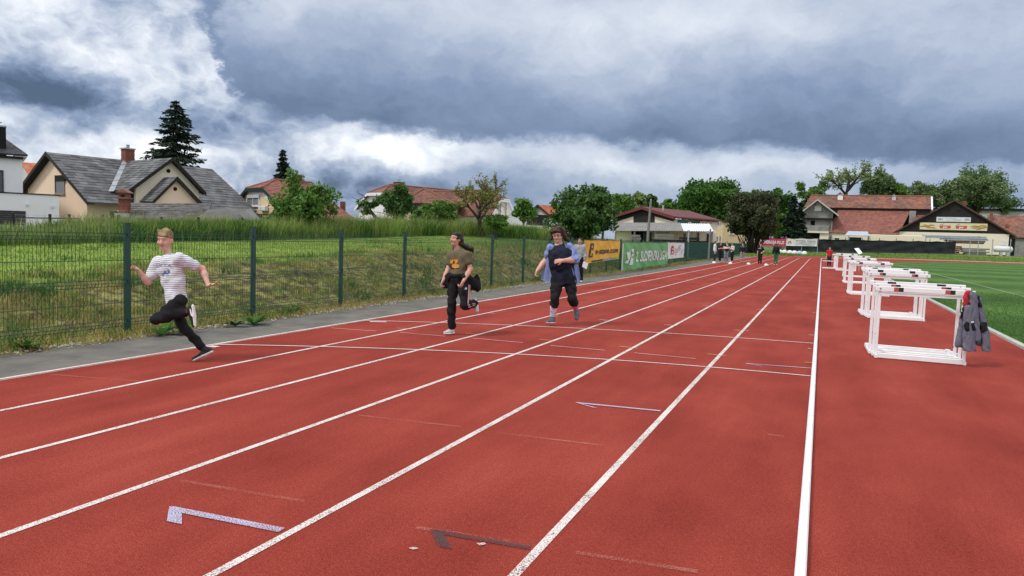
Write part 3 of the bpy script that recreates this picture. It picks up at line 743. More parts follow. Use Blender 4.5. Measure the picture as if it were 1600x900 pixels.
for si, (y, x, kinds, tw) in enumerate(stacks):
    n = len(kinds)
    for j, kd in enumerate(kinds):
        src = {'A': protoA, 'B': protoB, 'C': protoC, 'D': protoD}[kd]
        pos_ = 'front' if j == 0 else ('rearmost' if j == n-1 else ('second' if j == 1 else ('third' if j == 2 else 'fourth')))
        tp = 'red and black tape' if kd in 'AB' else 'black tape'
        lb = f'white hurdle with {tp}, {pos_} of the {wrd[si]}'
        if si == 0 and j == 0: lb = 'white hurdle with red and black tape, nearest to the camera, under the jacket'
        loc = (x-.03*j+rng.uniform(-.01, .01), y+.19*j, .004)
        if kd not in used: src.location = loc; src.rotation_euler = (0, 0, radians(tw)); src['label'] = lb; used.add(kd)
        else: dup(src, loc, radians(tw), lb)
# white stand across the run-up beside the red-shirted boy
stand = thing('barrier_stand', 'white T shaped barrier stand lying across the red run up', 'stand', (.1, 54.5, 0))
MB().bevbox(0, 1.5, -.04, .04, .004, .09, .01).build('base_rail', hw, stand); MB().bevbox(.0, 1.45, .5, .56, .004, .07, .01).build('rear_rail', hw, stand)
MB().bevbox(.72, .88, .0, .10, .091, .95, .01).build('upright', hw, stand); MB().bevbox(.62, 1.0, -.03, .12, .952, 1.04, .01).build('head', hw, stand); MB().bevbox(.70, .90, -.02, -.001, .60, .80, .004).build('plate', alu, stand)
MB().bevbox(.0, .7, .2, .24, .5, .55, .006).build('side_arm', hw, stand)
brd = pt(1334.5, 388.2, 46.5); b2 = pt(1345.5, 397, 46.5)
wb = thing('tilted_board', 'white board tilted over the farthest hurdles', 'board', (float(brd[0]), float(brd[1]), 0))
q4 = [pt(1335, 388.3, 46.4)-[brd[0], brd[1], 0], pt(1341.5, 387.6, 46.4)-[brd[0], brd[1], 0], pt(1347.5, 395.2, 46.0)-[brd[0], brd[1], 0], pt(1342, 397.3, 46.0)-[brd[0], brd[1], 0]]
MB().prism(q4, (0, .04, .01)).build('panel', hw, wb)
MB().tube([(.38, .1, .004), (float(q4[3][0])+.05, float(q4[3][1])+.05, float(q4[3][2])+.03)], .025, 6).build('leg', hw, wb)

# ------------------------------------------------------------------ jacket over the hurdle
fleece = mat('grey_fleece', (.155, .155, .205), .95, .12, 30., .3, 120., spec=.1); blk = mat('black_fabric', (.016, .016, .020), .85, .2, 20., .2, 60., spec=.2); redl = mat('red_lining', (.42, .018, .022), .8, .1, 20., .15, 60.)
jd = depth_of((1.92, 11.36, 1.0)); JO = pt(1515, 470, jd)
jk = thing('jacket', 'grey and black fleece jacket with red lining hung on the nearest hurdle', 'jacket', JO)
def jz(X_, Y_, dz=0.0): return pt(1440+X_/5.625, 430+Y_/5.625, jd+dz)-JO
u_px = jd/FPX/5.625
fwd_h = RC[2]
def jpart(name, segs, m, h=.007, k=.02, cut=None):
    s = SDF()
    if cut: s.plane(jz(450, cut), (0, 0, -1))
    for (a, b, ra, rb, dz) in segs: s.cap(jz(*a, dz), jz(*b, dz), ra*u_px, rb*u_px, k, (fwd_h, .55))
    wr = lambda Q: .006*np.sin(Q[:, 2]*31+Q[:, 0]*55+2*np.sin(Q[:, 2]*19))+.003*np.sin(Q[:, 0]*60-Q[:, 2]*23+3*np.sin(Q[:, 0]*27))
    return link(name, s.mesh(name, h, wr), m, jk)
jpart('body', [((455, 178), (490, 560), 36, 30, -.06), ((420, 230), (410, 560), 46, 56, .02), ((470, 230), (505, 570), 40, 52, .03), ((385, 330), (330, 600), 34, 40, .01), ((330, 600), (365, 612), 32, 28, .01), ((505, 230), (530, 560), 30, 40, .03)], fleece, k=.035, cut=644)
jpart('sleeve', [((412, 300), (414, 420), 42, 47, -.06), ((414, 420), (418, 500), 47, 52, -.06), ((418, 500), (420, 690), 55, 56, -.055)], fleece, k=.01, cut=664)
jpart('sleeve', [((515, 290), (540, 420), 26, 31, -.03), ((540, 420), (560, 500), 31, 35, -.03), ((560, 500), (568, 690), 37, 38, -.03)], fleece, k=.01, cut=664)
jpart('cuff', [((390, 655), (450, 656), 13, 13, -.065)], fleece, k=.01); jpart('cuff', [((552, 655), (585, 656), 12, 12, -.038)], fleece, k=.01)
jpart('sleeve_patch', [((398, 432), (405, 478), 26, 26, -.082), ((440, 432), (445, 478), 26, 26, -.082)], blk, k=.01); jpart('sleeve_patch', [((535, 430), (540, 478), 24, 26, -.052), ((555, 430), (560, 478), 20, 22, -.045)], blk, k=.01)
jpart('shoulder_yoke', [((375, 300), (430, 275), 26, 20, -.045), ((355, 330), (345, 375), 16, 10, -.02)], blk); jpart('shoulder_yoke', [((492, 200), (510, 270), 18, 20, -.045)], blk)
jpart('red_lining', [((400, 160), (385, 255), 26, 24, -.035), ((395, 150), (440, 150), 14, 14, -.02)], redl)
jpart('zip_pull', [((277, 630), (281, 655), 5, 4, -.01)], blk, .004)
jpart('label_tag', [((440, 412), (455, 412), 8, 8, -.125)], ink_w, .005)

# ------------------------------------------------------------------ cones and domes
plast = mat('white_plastic', (.80, .80, .79), .4, .04, 6.); plast_b = mat('pale_blue_plastic', (.45, .60, .74), .4, .04, 6.)
cone_me = None
for i, (px, py) in enumerate(((1115.5, 411.3), (1141, 412.4), (1169.5, 413.4), (1197, 415))):
    g_ = gnd(px, py); lab = ['white marker cone at the feet of the boy in white at the fence', 'white marker cone in front of the boy in the black and white shirt', 'white marker cone left of the boy in the black T-shirt', 'white marker cone beside the girl in green trousers'][i]
    if cone_me is None:
        o = MB().lathe([(.16, .004), (.165, .02), (.11, .09), (.055, .14), (.05, .145), (.042, .13), (.09, .08), (.13, .012)], n=20).build('marker_cone', plast, None, True); cone_me = o.data
    else: o = bpy.data.objects.new('marker_cone', cone_me); COL.objects.link(o)
    o.location = (g_[0], g_[1], .004); tag(o, lab, 'marker cone', 'white marker cones across the lanes')
dome_me = None
for i, px in enumerate((1218.3, 1225.6, 1233.8, 1241.3, 1249, 1256.8)):
    y = 122.0; d = ray(px, 395); x = d[0]/d[1]*y; z = float(bank_h(np.array([x]), np.array([y]))[0])
    m_ = plast_b if i == 4 else plast
    mb = MB().lathe([(.40, -.05), (.42, .12), (.40, .30), (.33, .44), (.2, .53), (.05, .56)], n=18)
    o = mb.build('dome_marker', m_, None, True); o.location = (x, y, z)
    tag(o, ['white dome marker on the grass, leftmost of the row', 'white dome marker on the grass, second from the left', 'white dome marker on the grass, third from the left', 'white dome marker on the grass left of the pale blue one', 'pale blue dome marker on the grass below the white banner', 'white dome marker on the grass, rightmost of the row'][i], 'dome marker', 'dome markers in a row beyond the bend')
# ------------------------------------------------------------------ people
skin = mat('skin', (.62, .355, .265), .55, .07, 14., .05, 60., col2=(.54, .285, .21), spec=.35)
skin_p = mat('pink_skin', (.66, .40, .31), .55, .07, 14., .05, 60., col2=(.61, .335, .26), spec=.35)
lip = mat('lip', (.36, .11, .10), .5, .05, 20.); eyew = mat('eye_white', (.62, .60, .57), .3, .02, 20.); eyed = mat('eye_dark', (.018, .012, .010), .3, .02, 20.)
def hairmat(nm, c, c2): return mat(nm, c, .55, .1, 26., .7, 50., col2=c2, spec=.4, stretch=(1, 1, .25))
hair_bl = hairmat('blond_hair', (.36, .235, .115), (.15, .085, .04)); hair_dk = hairmat('dark_hair', (.030, .019, .014), (.011, .008, .007)); hair_br = hairmat('brown_hair', (.085, .040, .024), (.026, .014, .010))
black_c = mat('black_cotton', (.020, .020, .023), .88, .25, 9., .35, 16., spec=.15, col2=(.012, .012, .014)); navy_c = mat('navy_cotton', (.020, .024, .042), .88, .2, 9., .35, 16., spec=.15, col2=(.011, .013, .025))
olive_c = mat('olive_cotton', (.150, .128, .085), .9, .15, 9., .4, 18., spec=.1, col2=(.112, .096, .062)); blue_c = mat('pale_blue_knit', (.235, .305, .56), .9, .15, 9., .4, 20., spec=.1, col2=(.175, .23, .44))
white_c = mat('white_cotton', (.74, .74, .75), .9, .06, 9., .3, 18., spec=.1); grey_c = mat('grey_marl', (.34, .355, .385), .9, .1, 14., .3, 20., spec=.1); cream_c = mat('cream_knit', (.58, .53, .48), .9, .1, 12., .3, 20.)
red_c = mat('red_cotton', (.50, .018, .022), .85, .15, 9., .3, 16.); green_c = mat('green_trouser', (.012, .17, .055), .85, .15, 9., .3, 16.); maroon_c = mat('maroon_cotton', (.055, .012, .016), .85, .15, 9.); jean_g = mat('grey_denim', (.20, .22, .25), .9, .2, 12., .2, 30.); jean_n = mat('navy_denim', (.016, .022, .045), .9, .2, 12., .2, 30.)
short_g = mat('grey_shorts', (.30, .32, .36), .9, .12, 12.)
shoe_k = mat('black_shoe', (.015, .015, .016), .7, .15, 20., .2, 90.); shoe_w = mat('grey_white_shoe', (.56, .56, .56), .7, .1, 20., .2, 90.); sole_w = mat('white_sole', (.80, .80, .79), .6, .05, 20.); shoe_b = mat('grey_blue_shoe', (.10, .145, .20), .7, .2, 24., .2, 90.); sole_d = mat('dark_sole', (.08, .03, .03), .7, .1, 20.)
def sock_mat():
    M = bpy.data.materials.new('tie_dye_sock'); M.use_nodes = True; t = M.node_tree; b = t.nodes['Principled BSDF']; b.inputs['Roughness'].default_value = .9
    n = node(t, 'ShaderNodeTexNoise', i_Scale=11., i_Detail=3.); t.links.new(node(t, 'ShaderNodeTexCoord').outputs['Object'], n.inputs['Vector']); r = node(t, 'ShaderNodeValToRGB'); e = r.color_ramp.elements
    e[0].position = .30; e[0].color = (.10, .16, .50, 1); e[1].position = .72; e[1].color = (.62, .10, .26, 1)
    for p_, c in ((.42, (.42, .48, .74)), (.52, (.70, .70, .74)), (.60, (.66, .36, .52))): q = e.new(p_); q.color = (*c, 1)
    t.links.new(n.outputs['Fac'], r.inputs[0]); t.links.new(r.outputs[0], b.inputs['Base Color']); return M
sock_m = sock_mat(); sock_r = mat('coral_sock', (.60, .12, .16), .9, .2, 16., col2=(.60, .30, .42))
def stripe_mat(axis, period, c1, c2, duty=.36):
    M = bpy.data.materials.new('striped_cotton'); M.use_nodes = True; t = M.node_tree; k = t.links.new; b = t.nodes['Principled BSDF']; b.inputs['Roughness'].default_value = .9; b.inputs['Specular IOR Level'].default_value = .1
    o = node(t, 'ShaderNodeTexCoord').outputs['Object']; dp = node(t, 'ShaderNodeVectorMath', operation='DOT_PRODUCT'); k(o, dp.inputs[0]); dp.inputs[1].default_value = axis
    n = node(t, 'ShaderNodeTexNoise', i_Scale=9., i_Detail=2.); k(o, n.inputs['Vector'])
    f = ((N(t, dp.outputs['Value'])+(N(t, n.outputs['Fac'])-.5)*.03)/period)._op('FRACT'); s = f.smooth(duty-.06, duty+.06)*1.0
    mx_ = node(t, 'ShaderNodeMix', data_type='RGBA'); k(s.k, mx_.inputs['Factor']); mx_.inputs['A'].default_value = (*c2, 1); mx_.inputs['B'].default_value = (*c1, 1); k(mx_.outputs['Result'], b.inputs['Base Color'])
    bp = node(t, 'ShaderNodeBump', i_Strength=.5, i_Distance=.02); n2 = node(t, 'ShaderNodeTexNoise', i_Scale=13., i_Detail=3.); k(o, n2.inputs['Vector']); k(n2.outputs['Fac'], bp.inputs['Height']); k(bp.outputs[0], b.inputs['Normal']); return M

def unit(v): v = np.asarray(v, float); return v/(np.linalg.norm(v)+1e-12)
def cv(x, y, z): return RC.T @ np.array([x, y, z], float)     # camera-frame direction -> world
def basis(f, up):
    f = unit(f); s_ = unit(np.cross(f, up)); u = np.cross(s_, f); return s_, f, u   # side(right), forward, up
WRS = {}
def wrinkle(amp, seed):
    r = np.random.default_rng(seed); ks = r.normal(0, 1, (6, 3)); ks = ks/np.linalg.norm(ks, axis=1)[:, None]*r.uniform(25, 70, (6, 1)); ph = r.uniform(0, 6, 6)
    def w(Q):
        v = 0
        for k_, p in zip(ks, ph): v = v+np.sin(Q@k_+p+1.5*np.sin(Q[:, 2]*17+p))
        return v*amp/3
    return w
def hand(s, wr, hd, pn, sc, curl, fat=1.0, spread=1.0):
    """palm, four unequal bent fingers and a thumb, blended into the forearm"""
    hd = unit(hd); pn = unit(pn-hd*(pn@hd)); sd = np.cross(hd, pn)
    s.cap(wr, wr+hd*.03*sc, .023*sc*fat, .026*sc*fat, .012, (pn, .75))
    s.ell(wr+hd*.055*sc, np.array([.038, .046, .016])*sc*fat, .014, np.stack([sd, hd, pn]))
    for i, (o, ln) in enumerate(((-.029, .062), (-.010, .074), (.010, .078), (.028, .070))):
        a = wr+hd*.090*sc+sd*o*sc*spread; c1 = curl*.75; d1 = hd*cos(c1)+pn*sin(c1)+sd*o*3*spread; b = a+unit(d1)*ln*.45*sc
        d2 = hd*cos(c1+curl)+pn*sin(c1+curl); c = b+unit(d2)*ln*.32*sc; d3 = hd*cos(c1+curl*1.7)+pn*sin(c1+curl*1.7); e = c+unit(d3)*ln*.28*sc
        s.cap(a, b, .0088*sc*fat, .0082*sc*fat, .004); s.cap(b, c, .0082*sc*fat, .0076*sc*fat, .003); s.cap(c, e, .0076*sc*fat, .0068*sc*fat, .003)
    a = wr+hd*.03*sc+sd*.026*sc; b = a+unit(sd*.8+hd*.7+pn*.3)*.036*sc; c = b+unit(sd*.25+hd+pn*.45)*.036*sc
    s.cap(a, b, .012*sc*fat, .0098*sc*fat, .008); s.cap(b, c, .0098*sc*fat, .0078*sc*fat, .003)
def person(label, root_loc, J, sc, f, up, cf, clothes, skinm=skin, hairm=hair_dk, h=.0065, fat=1.0, hands=(.9, .9), hair='short', pony=None, group=None, detail=True, glasses=False, hs=1.0, slim=1.0):
    """J: joints in metres from the root; f, up: head directions; cf: chest direction"""
    root = thing('person', label, 'person', root_loc, 0, group)
    J = {k: np.asarray(v, float) for k, v in J.items()}; cf = unit(cf); nb, pelv = J['neck'], (J['hipL']+J['hipR'])/2
    tu = unit(nb-pelv); S_, F_, U_ = basis(f, up); R3 = np.stack([S_, F_, U_]); Hc = J['head']; hc_ = sc*hs
    def torso(s, i, k=.05):
        a = .0+i
        s.cap(J['shL']*.86+nb*.14, J['shR']*.86+nb*.14, (.050*sc)*min(fat, 1.15)+a, (.050*sc)*min(fat, 1.15)+a, k)
        for S in 'LR':
            m_ = (nb*.45+J['sh'+S]*.55)-tu*.085*sc; lo_ = pelv*.48+J['hip'+S]*.52+tu*.06*sc
            mid = m_*.45+lo_*.55
            s.cap(m_, mid, .098*sc*fat+a, .088*sc*fat**1.3+a, k, (cf, .82)); s.cap(mid, lo_, .088*sc*fat**1.3+a, .096*sc*fat**1.2+a, k, (cf, .85))
        s.cap(nb-tu*.11*sc, pelv+tu*.05*sc, .10*sc*fat+a, .10*sc*fat**1.25+a, k, (cf, .85))
        if fat > 1.2: s.ell(nb*.55+pelv*.45+cf*.06*fat, np.array([.17, .13, .20])*sc*fat*.82+a, k, np.stack([np.cross(tu, cf), cf, tu])); s.ell(nb*.72+pelv*.28+cf*.07, np.array([.18, .12, .11])*sc*fat*.8+a, k, np.stack([np.cross(tu, cf), cf, tu]))
    def arm(s, S, i, k=.03, upper=1.0, fore=1.0):
        sh, el, wr = J['sh'+S], J['el'+S], J['wr'+S]; af = fat**.8
        e2 = sh+(el-sh)*upper; r1 = .049*sc*af; r2 = .037*sc*af
        s.cap(sh, e2, r1+i, r1+(r2-r1)*upper+i, k)
        if upper >= 1 and fore > 0:
            s.cap(el, el+(wr-el)*.35*min(1, fore/.35), r2+i, r2*1.06+i, k)
            if fore > .35: s.cap(el+(wr-el)*.35, el+(wr-el)*fore, r2*1.06+i, (r2*1.06+(.026*sc*af-r2*1.06)*(fore-.35)/.65)+i, k)
    def leg(s, S, i, k=.035, shin=1.0, flare=0.0):
        hp, kn, an = J['hip'+S], J['kn'+S], J['an'+S]; lf = fat**.75*slim
        s.cap(hp, hp*.5+kn*.5, .084*sc*lf+i, .070*sc*lf+i, k); s.cap(hp*.5+kn*.5, kn, .070*sc*lf+i, .053*sc*lf+i, k)
        if shin > 0:
            bk = -unit(np.cross(np.cross(kn-hp, an-kn)+1e-6, an-kn)); c = kn+(an-kn)*.30
            s.cap(kn, kn+(an-kn)*.32*min(1, shin/.32), .052*sc*lf+i, .052*sc*lf+i, k)
            if shin > .32: s.cap(c, kn+(an-kn)*shin, .052*sc*lf+i, (.052*sc*lf+(.034*sc*lf-.052*sc*lf)*(shin-.3)/.7)+i+flare, k)
    # the body: one continuous skin
    s = SDF(); g = h if detail else h
    torso(s, -.012)
    for S in 'LR': arm(s, S, 0.); leg(s, S, -.012)
    hc = clothes.get('hands')
    s.cap(nb-tu*.03, Hc-U_*.06*sc-F_*.012*sc, .054*sc*slim*min(fat, 1.25), .050*sc*slim*min(fat, 1.25), .03)
    wf = 1+.35*(fat-1)
    s.ell(Hc+U_*.028*hc_-F_*.004*hc_, np.array([.073*wf, .092, .086])*hc_, .02, R3); s.ell(Hc-U_*.030*hc_+F_*.012*hc_, np.array([.060*wf, .074, .084])*hc_, .025, R3)
    s.ell(Hc-U_*.090*hc_+F_*.045*hc_, np.array([.028*wf, .026, .022])*hc_, .03, R3)
    if detail:
        s.cap(Hc+F_*.086*hc_+U_*.006*hc_, Hc+F_*.101*hc_-U_*.028*hc_, .009*hc_, .0135*hc_, .012)
        for q in (-1, 1):
            s.ell(Hc+S_*q*.073*wf*hc_-F_*.008*hc_-U_*.006*hc_, np.array([.012, .021, .031])*hc_, .008, R3)
            s.ell(Hc+S_*q*.036*wf*hc_+F_*.062*hc_-U_*.028*hc_, np.array([.024*wf, .024, .022])*hc_, .02, R3)
            s.cap(Hc+S_*q*.012*hc_+F_*.088*hc_+U_*.030*hc_, Hc+S_*q*.045*hc_+F_*.074*hc_+U_*.030*hc_, .009*hc_, .008*hc_, .015)
    for S, cu in zip('LR', hands):
        hand(s, J['wr'+S], J['hd'+S], J['pn'+S], sc*(.95 if detail else 1.1), cu, fat**.6*(1.0 if detail else 1.5))
    for S in 'LR': s.cap(J['an'+S], J['an'+S]*.5+(J['he'+S]*.6+J['to'+S]*.4)*.5, .030*sc, .018*sc, .02)
    body_sdf = s
    link('body', s.mesh('body', g), skinm, root)
    # hair
    s = SDF(); s.ell(Hc+U_*.036*hc_-F_*.014*hc_, np.array([.080*wf, .097, .087])*hc_, .02, R3)
    if hair == 'long' or hair == 'back': s.ell(Hc-U_*.02*hc_-F_*.045*hc_, np.array([.076*wf, .062, .10])*hc_, .03, R3)
    if hair == 'long':
        for q in (-1, 1): s.cap(Hc+S_*q*.07*hc_-F_*.02*hc_, Hc+S_*q*.085*hc_-F_*.04*hc_-U_*.17*hc_, .035*hc_, .03*hc_, .03)
    s.carve(Hc+F_*.105*hc_-U_*.035*hc_, np.array([.088*wf, .085, .088])*hc_, R3); s.carve(Hc+F_*.062*hc_-U_*.105*hc_, np.array([.2, .074, .084])*hc_, R3)
    if hair == 'fringe':
        s.cap(Hc+U_*.105*hc_+F_*.02*hc_-S_*.04*hc_, Hc+U_*.112*hc_-F_*.05*hc_+S_*.03*hc_, .016*hc_, .020*hc_, .04)
        for q, l in ((-.03, .008), (-.008, .0), (.016, -.004), (.04, .006)): s.cap(Hc+F_*.035*hc_+U_*.098*hc_+S_*(q+.02)*hc_, Hc+F_*.072*hc_+U_*(.056+l)*hc_+S_*(q-.012)*hc_, .013*hc_, .008*hc_, .016)
    if pony:
        for pts, rs in pony: s.chain([np.asarray(p, float) for p in pts], rs, .025)
    link('hair', s.mesh('hair', max(h, .006), (wrinkle(.006, 4) if detail else None)), hairm, root)
    if detail:
        for q in (-1, 1):
            c = Hc+S_*q*.030*wf*hc_+F_*.0835*hc_+U_*.010*hc_
            e = SDF().ell(c, np.array([.0115, .006, .0050])*sc, 0, R3); o = link('eye', e.mesh('eye', .0028), eyew, root)
            e = SDF().ell(c+F_*.0045*sc-U_*.001*sc, np.array([.0070, .005, .0052])*sc, 0, R3); link('iris', e.mesh('iris', .0022), eyed, o)
            e = SDF().cap(Hc+S_*q*.014*hc_+F_*.093*hc_+U_*.030*hc_, Hc+S_*q*.048*hc_+F_*.078*hc_+U_*.032*hc_, .0045*hc_, .0035*hc_); link('eyebrow', e.mesh('eyebrow', .0028), hairm, root)
        e = SDF().chain([Hc-U_*.052*hc_+S_*-.024*hc_+F_*.078*hc_, Hc-U_*.057*hc_+F_*.087*hc_, Hc-U_*.052*hc_+S_*.024*hc_+F_*.078*hc_], [.004*hc_, .0065*hc_, .004*hc_], .004); link('mouth', e.mesh('mouth', .003), lip, root)
    if glasses:
        mbg = MB()
        for q in (-1, 1):
            c = Hc+S_*q*.034*wf*hc_+F_*.101*hc_+U_*.010*hc_
            ring = [c+S_*.027*sc*cos(t)*1.05+U_*.019*sc*sin(t) for t in np.linspace(0, 2*pi, 15)]
            mbg.tube(ring, .0034, 5, False); mbg.tube([c+S_*q*.028*hc_, Hc+S_*q*.078*wf*hc_+F_*.05*hc_+U_*.014*hc_, Hc+S_*q*.080*wf*hc_-F_*.01*hc_+U_*.008*hc_], .003, 5)
        mbg.tube([Hc+S_*.008*hc_+F_*.103*hc_+U_*.014*hc_, Hc-S_*.008*hc_+F_*.103*hc_+U_*.014*hc_], .003, 5); mbg.build('glasses', eyed, root)
    sd = {}
    # clothes
    if 'trousers' in clothes:
        c = clothes['trousers']; s = SDF(); i = c.get('i', .008)
        s.cap(J['hipL'], J['hipR'], .086*sc*fat**.9*slim+i, .086*sc*fat**.9*slim+i, .07, (cf, .9)); s.cap(pelv+tu*.02*sc, pelv+tu*.10*sc, .102*sc*fat**1.15+i*.5, .098*sc*fat**1.15+i*.5, .05, (cf, .9))
        for q in 'LR': leg(s, q, i, .05, c.get('shin', .97), c.get('flare', .006)); 
        s.plane(pelv+tu*.10*sc, tu)
        for q in 'LR':
            an = J['an'+q]
        sd['trousers'] = s; link('trousers', s.mesh('trousers', h, wrinkle(.008, 11)), c['m'], root)
    if 'shirt' in clothes:
        c = clothes['shirt']; s = SDF(); i = c.get('i', .010); torso(s, i)
        for q in 'LR': arm(s, q, i+c.get('loose', .008), .035, c.get('upper', .62), c.get('fore', 0.))
        hem = c.get('hem', -.02); s.cap(pelv+tu*.06*sc, pelv+tu*(hem)*sc, .105*sc*fat**1.2+i, .108*sc*fat**1.2+i+c.get('hemr', .0), .05, (cf, .92))
        for q in 'LR':
            J_ = J['hip'+q]; s.cap(pelv*.5+J_*.5+tu*.06*sc, pelv*.5+J_*.5+tu*hem*sc, .088*sc*fat**1.15+i, .090*sc*fat**1.15+i, .05, (cf, .95))
        s.plane(pelv+tu*hem*sc, -tu); s.carve(nb+tu*.055*sc+cf*.035, np.array([.072, .072, .062])*sc*c.get('neck', 1.0))
        sd['shirt'] = s; link('shirt', s.mesh('shirt', h, wrinkle(c.get('wr', .006), 5)), c['m'], root)
    for q in 'LR':
        c = clothes.get('shoe'+q) or clothes.get('shoes')
        if not c: continue
        he, to, an = J['he'+q], J['to'+q], J['an'+q]; fd = unit(to-he); sn = (he-an); sn = unit(sn-fd*(sn@fd)); ln = np.linalg.norm(to-he); r = .034*sc; sdv = np.cross(fd, sn)
        s = SDF(); s.cap(he-sn*.034*sc+fd*.02*sc, he-sn*.030*sc+fd*ln*.45, r*.98, r*1.02, .02); s.cap(he-sn*.030*sc+fd*ln*.45, to-sn*.024*sc-fd*.03*sc, r*1.04, r*.78, .02)
        s.cap(an+sn*.01*sc, he-sn*.045*sc+fd*.035*sc, .040*sc, .040*sc, .02); s.plane(he, sn); s.plane(an-sn*.012*sc, unit(-sn))
        o = link('shoe', s.mesh('shoe', max(h*.8, .005)), c['m'], root); sd['shoe'+q] = s
        s2 = SDF(); s2.cap(he+fd*.016*sc-sn*.008*sc, he+fd*ln*.45-sn*.006*sc, r*1.06, r*1.10, .02, (sn, .45)); s2.cap(he+fd*ln*.45-sn*.006*sc, to-fd*.032*sc-sn*.010*sc, r*1.12, r*.86, .02, (sn, .45)); s2.plane(he+sn*.006*sc, sn)
        link('sole', s2.mesh('sole', max(h*.8, .005)), c['sole'], o)
        if c.get('sock'):
            s3 = SDF(); kn = J['kn'+q]; a = an+(kn-an)*c.get('sl', .3); s3.cap(an, a, .036*sc*fat**.75+.003, (.036+.018*min(1, c.get('sl', .3)*1.5))*sc*fat**.75+.003, .02); link('sock', s3.mesh('sock', h), c['sock'], root); sd['sock'+q] = s3
    return root, J, body_sdf, sd
def trace(sdf, root_loc, px, py, d0):
    """where rays through photo pixels meet a soft body (marks are laid on that surface)"""
    D = np.stack([ray(a, b) for a, b in zip(px, py)]); t = np.full(len(D), d0-.8); nr = np.linalg.norm(D, axis=1)
    for _ in range(60):
        Pq = EYE+D*t[:, None]-np.asarray(root_loc); t = t+np.clip(sdf.field(Pq), -.05, .2)*.8/nr
    ok = np.abs(sdf.field(EYE+D*t[:, None]-np.asarray(root_loc))) < .02
    if ok.any(): t = np.where(ok, t, np.median(t[ok]))
    return EYE+D*t[:, None]-np.asarray(root_loc), D/nr[:, None]
def decal(root, sdf, root_loc, d0, polys, m, name, out=.007):
    mb = MB()
    for q in polys:
        q = np.asarray(q, float); Pq, Dq = trace(sdf, root_loc, q[:, 0], q[:, 1], d0); Pq = Pq-Dq*out
        c = Pq.mean(0); mb.add(list(Pq), [tuple(range(len(Pq)))])
    return mb.build(name, m, root)
def text_polys(txt, x, y, size, sx=1.0, slope=0.0):
    V, Fs = text_mesh(txt, 1.0); 
    return [[(x+V[i, 0]*size*sx, y-V[i, 1]*size+slope*V[i, 0]*size*sx) for i in f] for f in Fs]

# ---- boy sprinting in the striped T-shirt
def frame_of(px, py):
    g_ = gnd(px, py); return np.array([g_[0], g_[1], 0.0]), depth_of(g_)
RL, D0 = frame_of(313, 566)
def zz(ox, oy, s, RL, D0): return lambda X_, Y_, dz=0.0: pt(ox+X_/s, oy+Y_/s, D0+dz)-RL
z_ = zz(160, 330, 3.464, RL, D0)
J = dict(head=z_(341, 156, 0), neck=z_(357, 232, .02), shR=z_(305, 278, .10), elR=z_(247, 386, .02), wrR=z_(203, 328, -.05), hdR=cv(-.55, -.75, -.2), pnR=cv(-.7, .5, -.3),
         shL=z_(420, 262, -.11), elL=z_(543, 312, .02), wrL=z_(573, 402, -.06), hdL=cv(1, -.22, -.1), pnL=cv(.1, -1, -.2),
         hipR=z_(388, 486, .07), hipL=z_(418, 488, -.08), knL=z_(290, 586, -.17), anL=z_(452, 548, -.10), heL=z_(494, 512, -.09), toL=z_(507, 628, -.12),
         knR=z_(428, 612, .05), anR=z_(540, 738, .10), heR=z_(594, 764, .10), toR=z_(487, 816, .04))
strp = stripe_mat(tuple(cv(.02, -1, .05)), .0245, (.74, .745, .76), (.25, .27, .42), .30)
boy, J, bs, sd = person('boy sprinting in a white and navy striped T-shirt and black trousers, in the outermost lane', RL, J, .91, cv(-.02, .17, -1), cv(.10, -1, .05), cv(-.34, .05, -.94),
    dict(trousers=dict(m=black_c, i=.010, flare=.012, shin=.98), shirt=dict(m=strp, i=.014, loose=.016, upper=.60, hem=-.03, wr=.008), shoes=dict(m=shoe_k, sole=sole_w, sock=black_c, sl=.14)), skin_p, hair_bl, hair='fringe', hands=(.35, 1.15), fat=.90, hs=1.13, slim=.87)
ink_bl = mat('blue_shirt_print', (.10, .14, .32), .8, .1, 20.)
P2 = lambda *q: [(160+a/3.464, 330+b/3.464) for a, b in q]
decal(boy, sd['shirt'], RL, D0, text_polys('CRITICAL', 160+292/3.464, 330+301/3.464, 7.2, .80, .0), ink_bl, 'shirt_lettering', .013)
decal(boy, sd['shirt'], RL, D0, [P2((318, 345), (338, 322), (343, 324), (328, 346)), P2((338, 322), (352, 340), (349, 344), (336, 328)), P2((330, 336), (366, 330), (368, 335), (332, 341)), P2((350, 318), (360, 316), (366, 332), (358, 334)), P2((325, 350), (365, 346), (366, 350), (326, 354))], ink_bl, 'shirt_print')
decal(boy, sd['shoeL'], RL, D0, [P2((472, 525), (478, 532), (486, 556), (496, 566), (491, 572), (480, 566), (474, 545))], sole_w, 'shoe_flash')
decal(boy, sd['shoeR'], RL, D0, [P2((548, 782), (556, 783), (572, 768), (582, 757), (578, 770), (560, 786), (549, 788))], sole_w, 'shoe_flash')
decal(boy, sd['trousers'], RL, D0, [P2((446, 530), (454, 527), (458, 548), (450, 551))], red_c, 'trouser_tab')

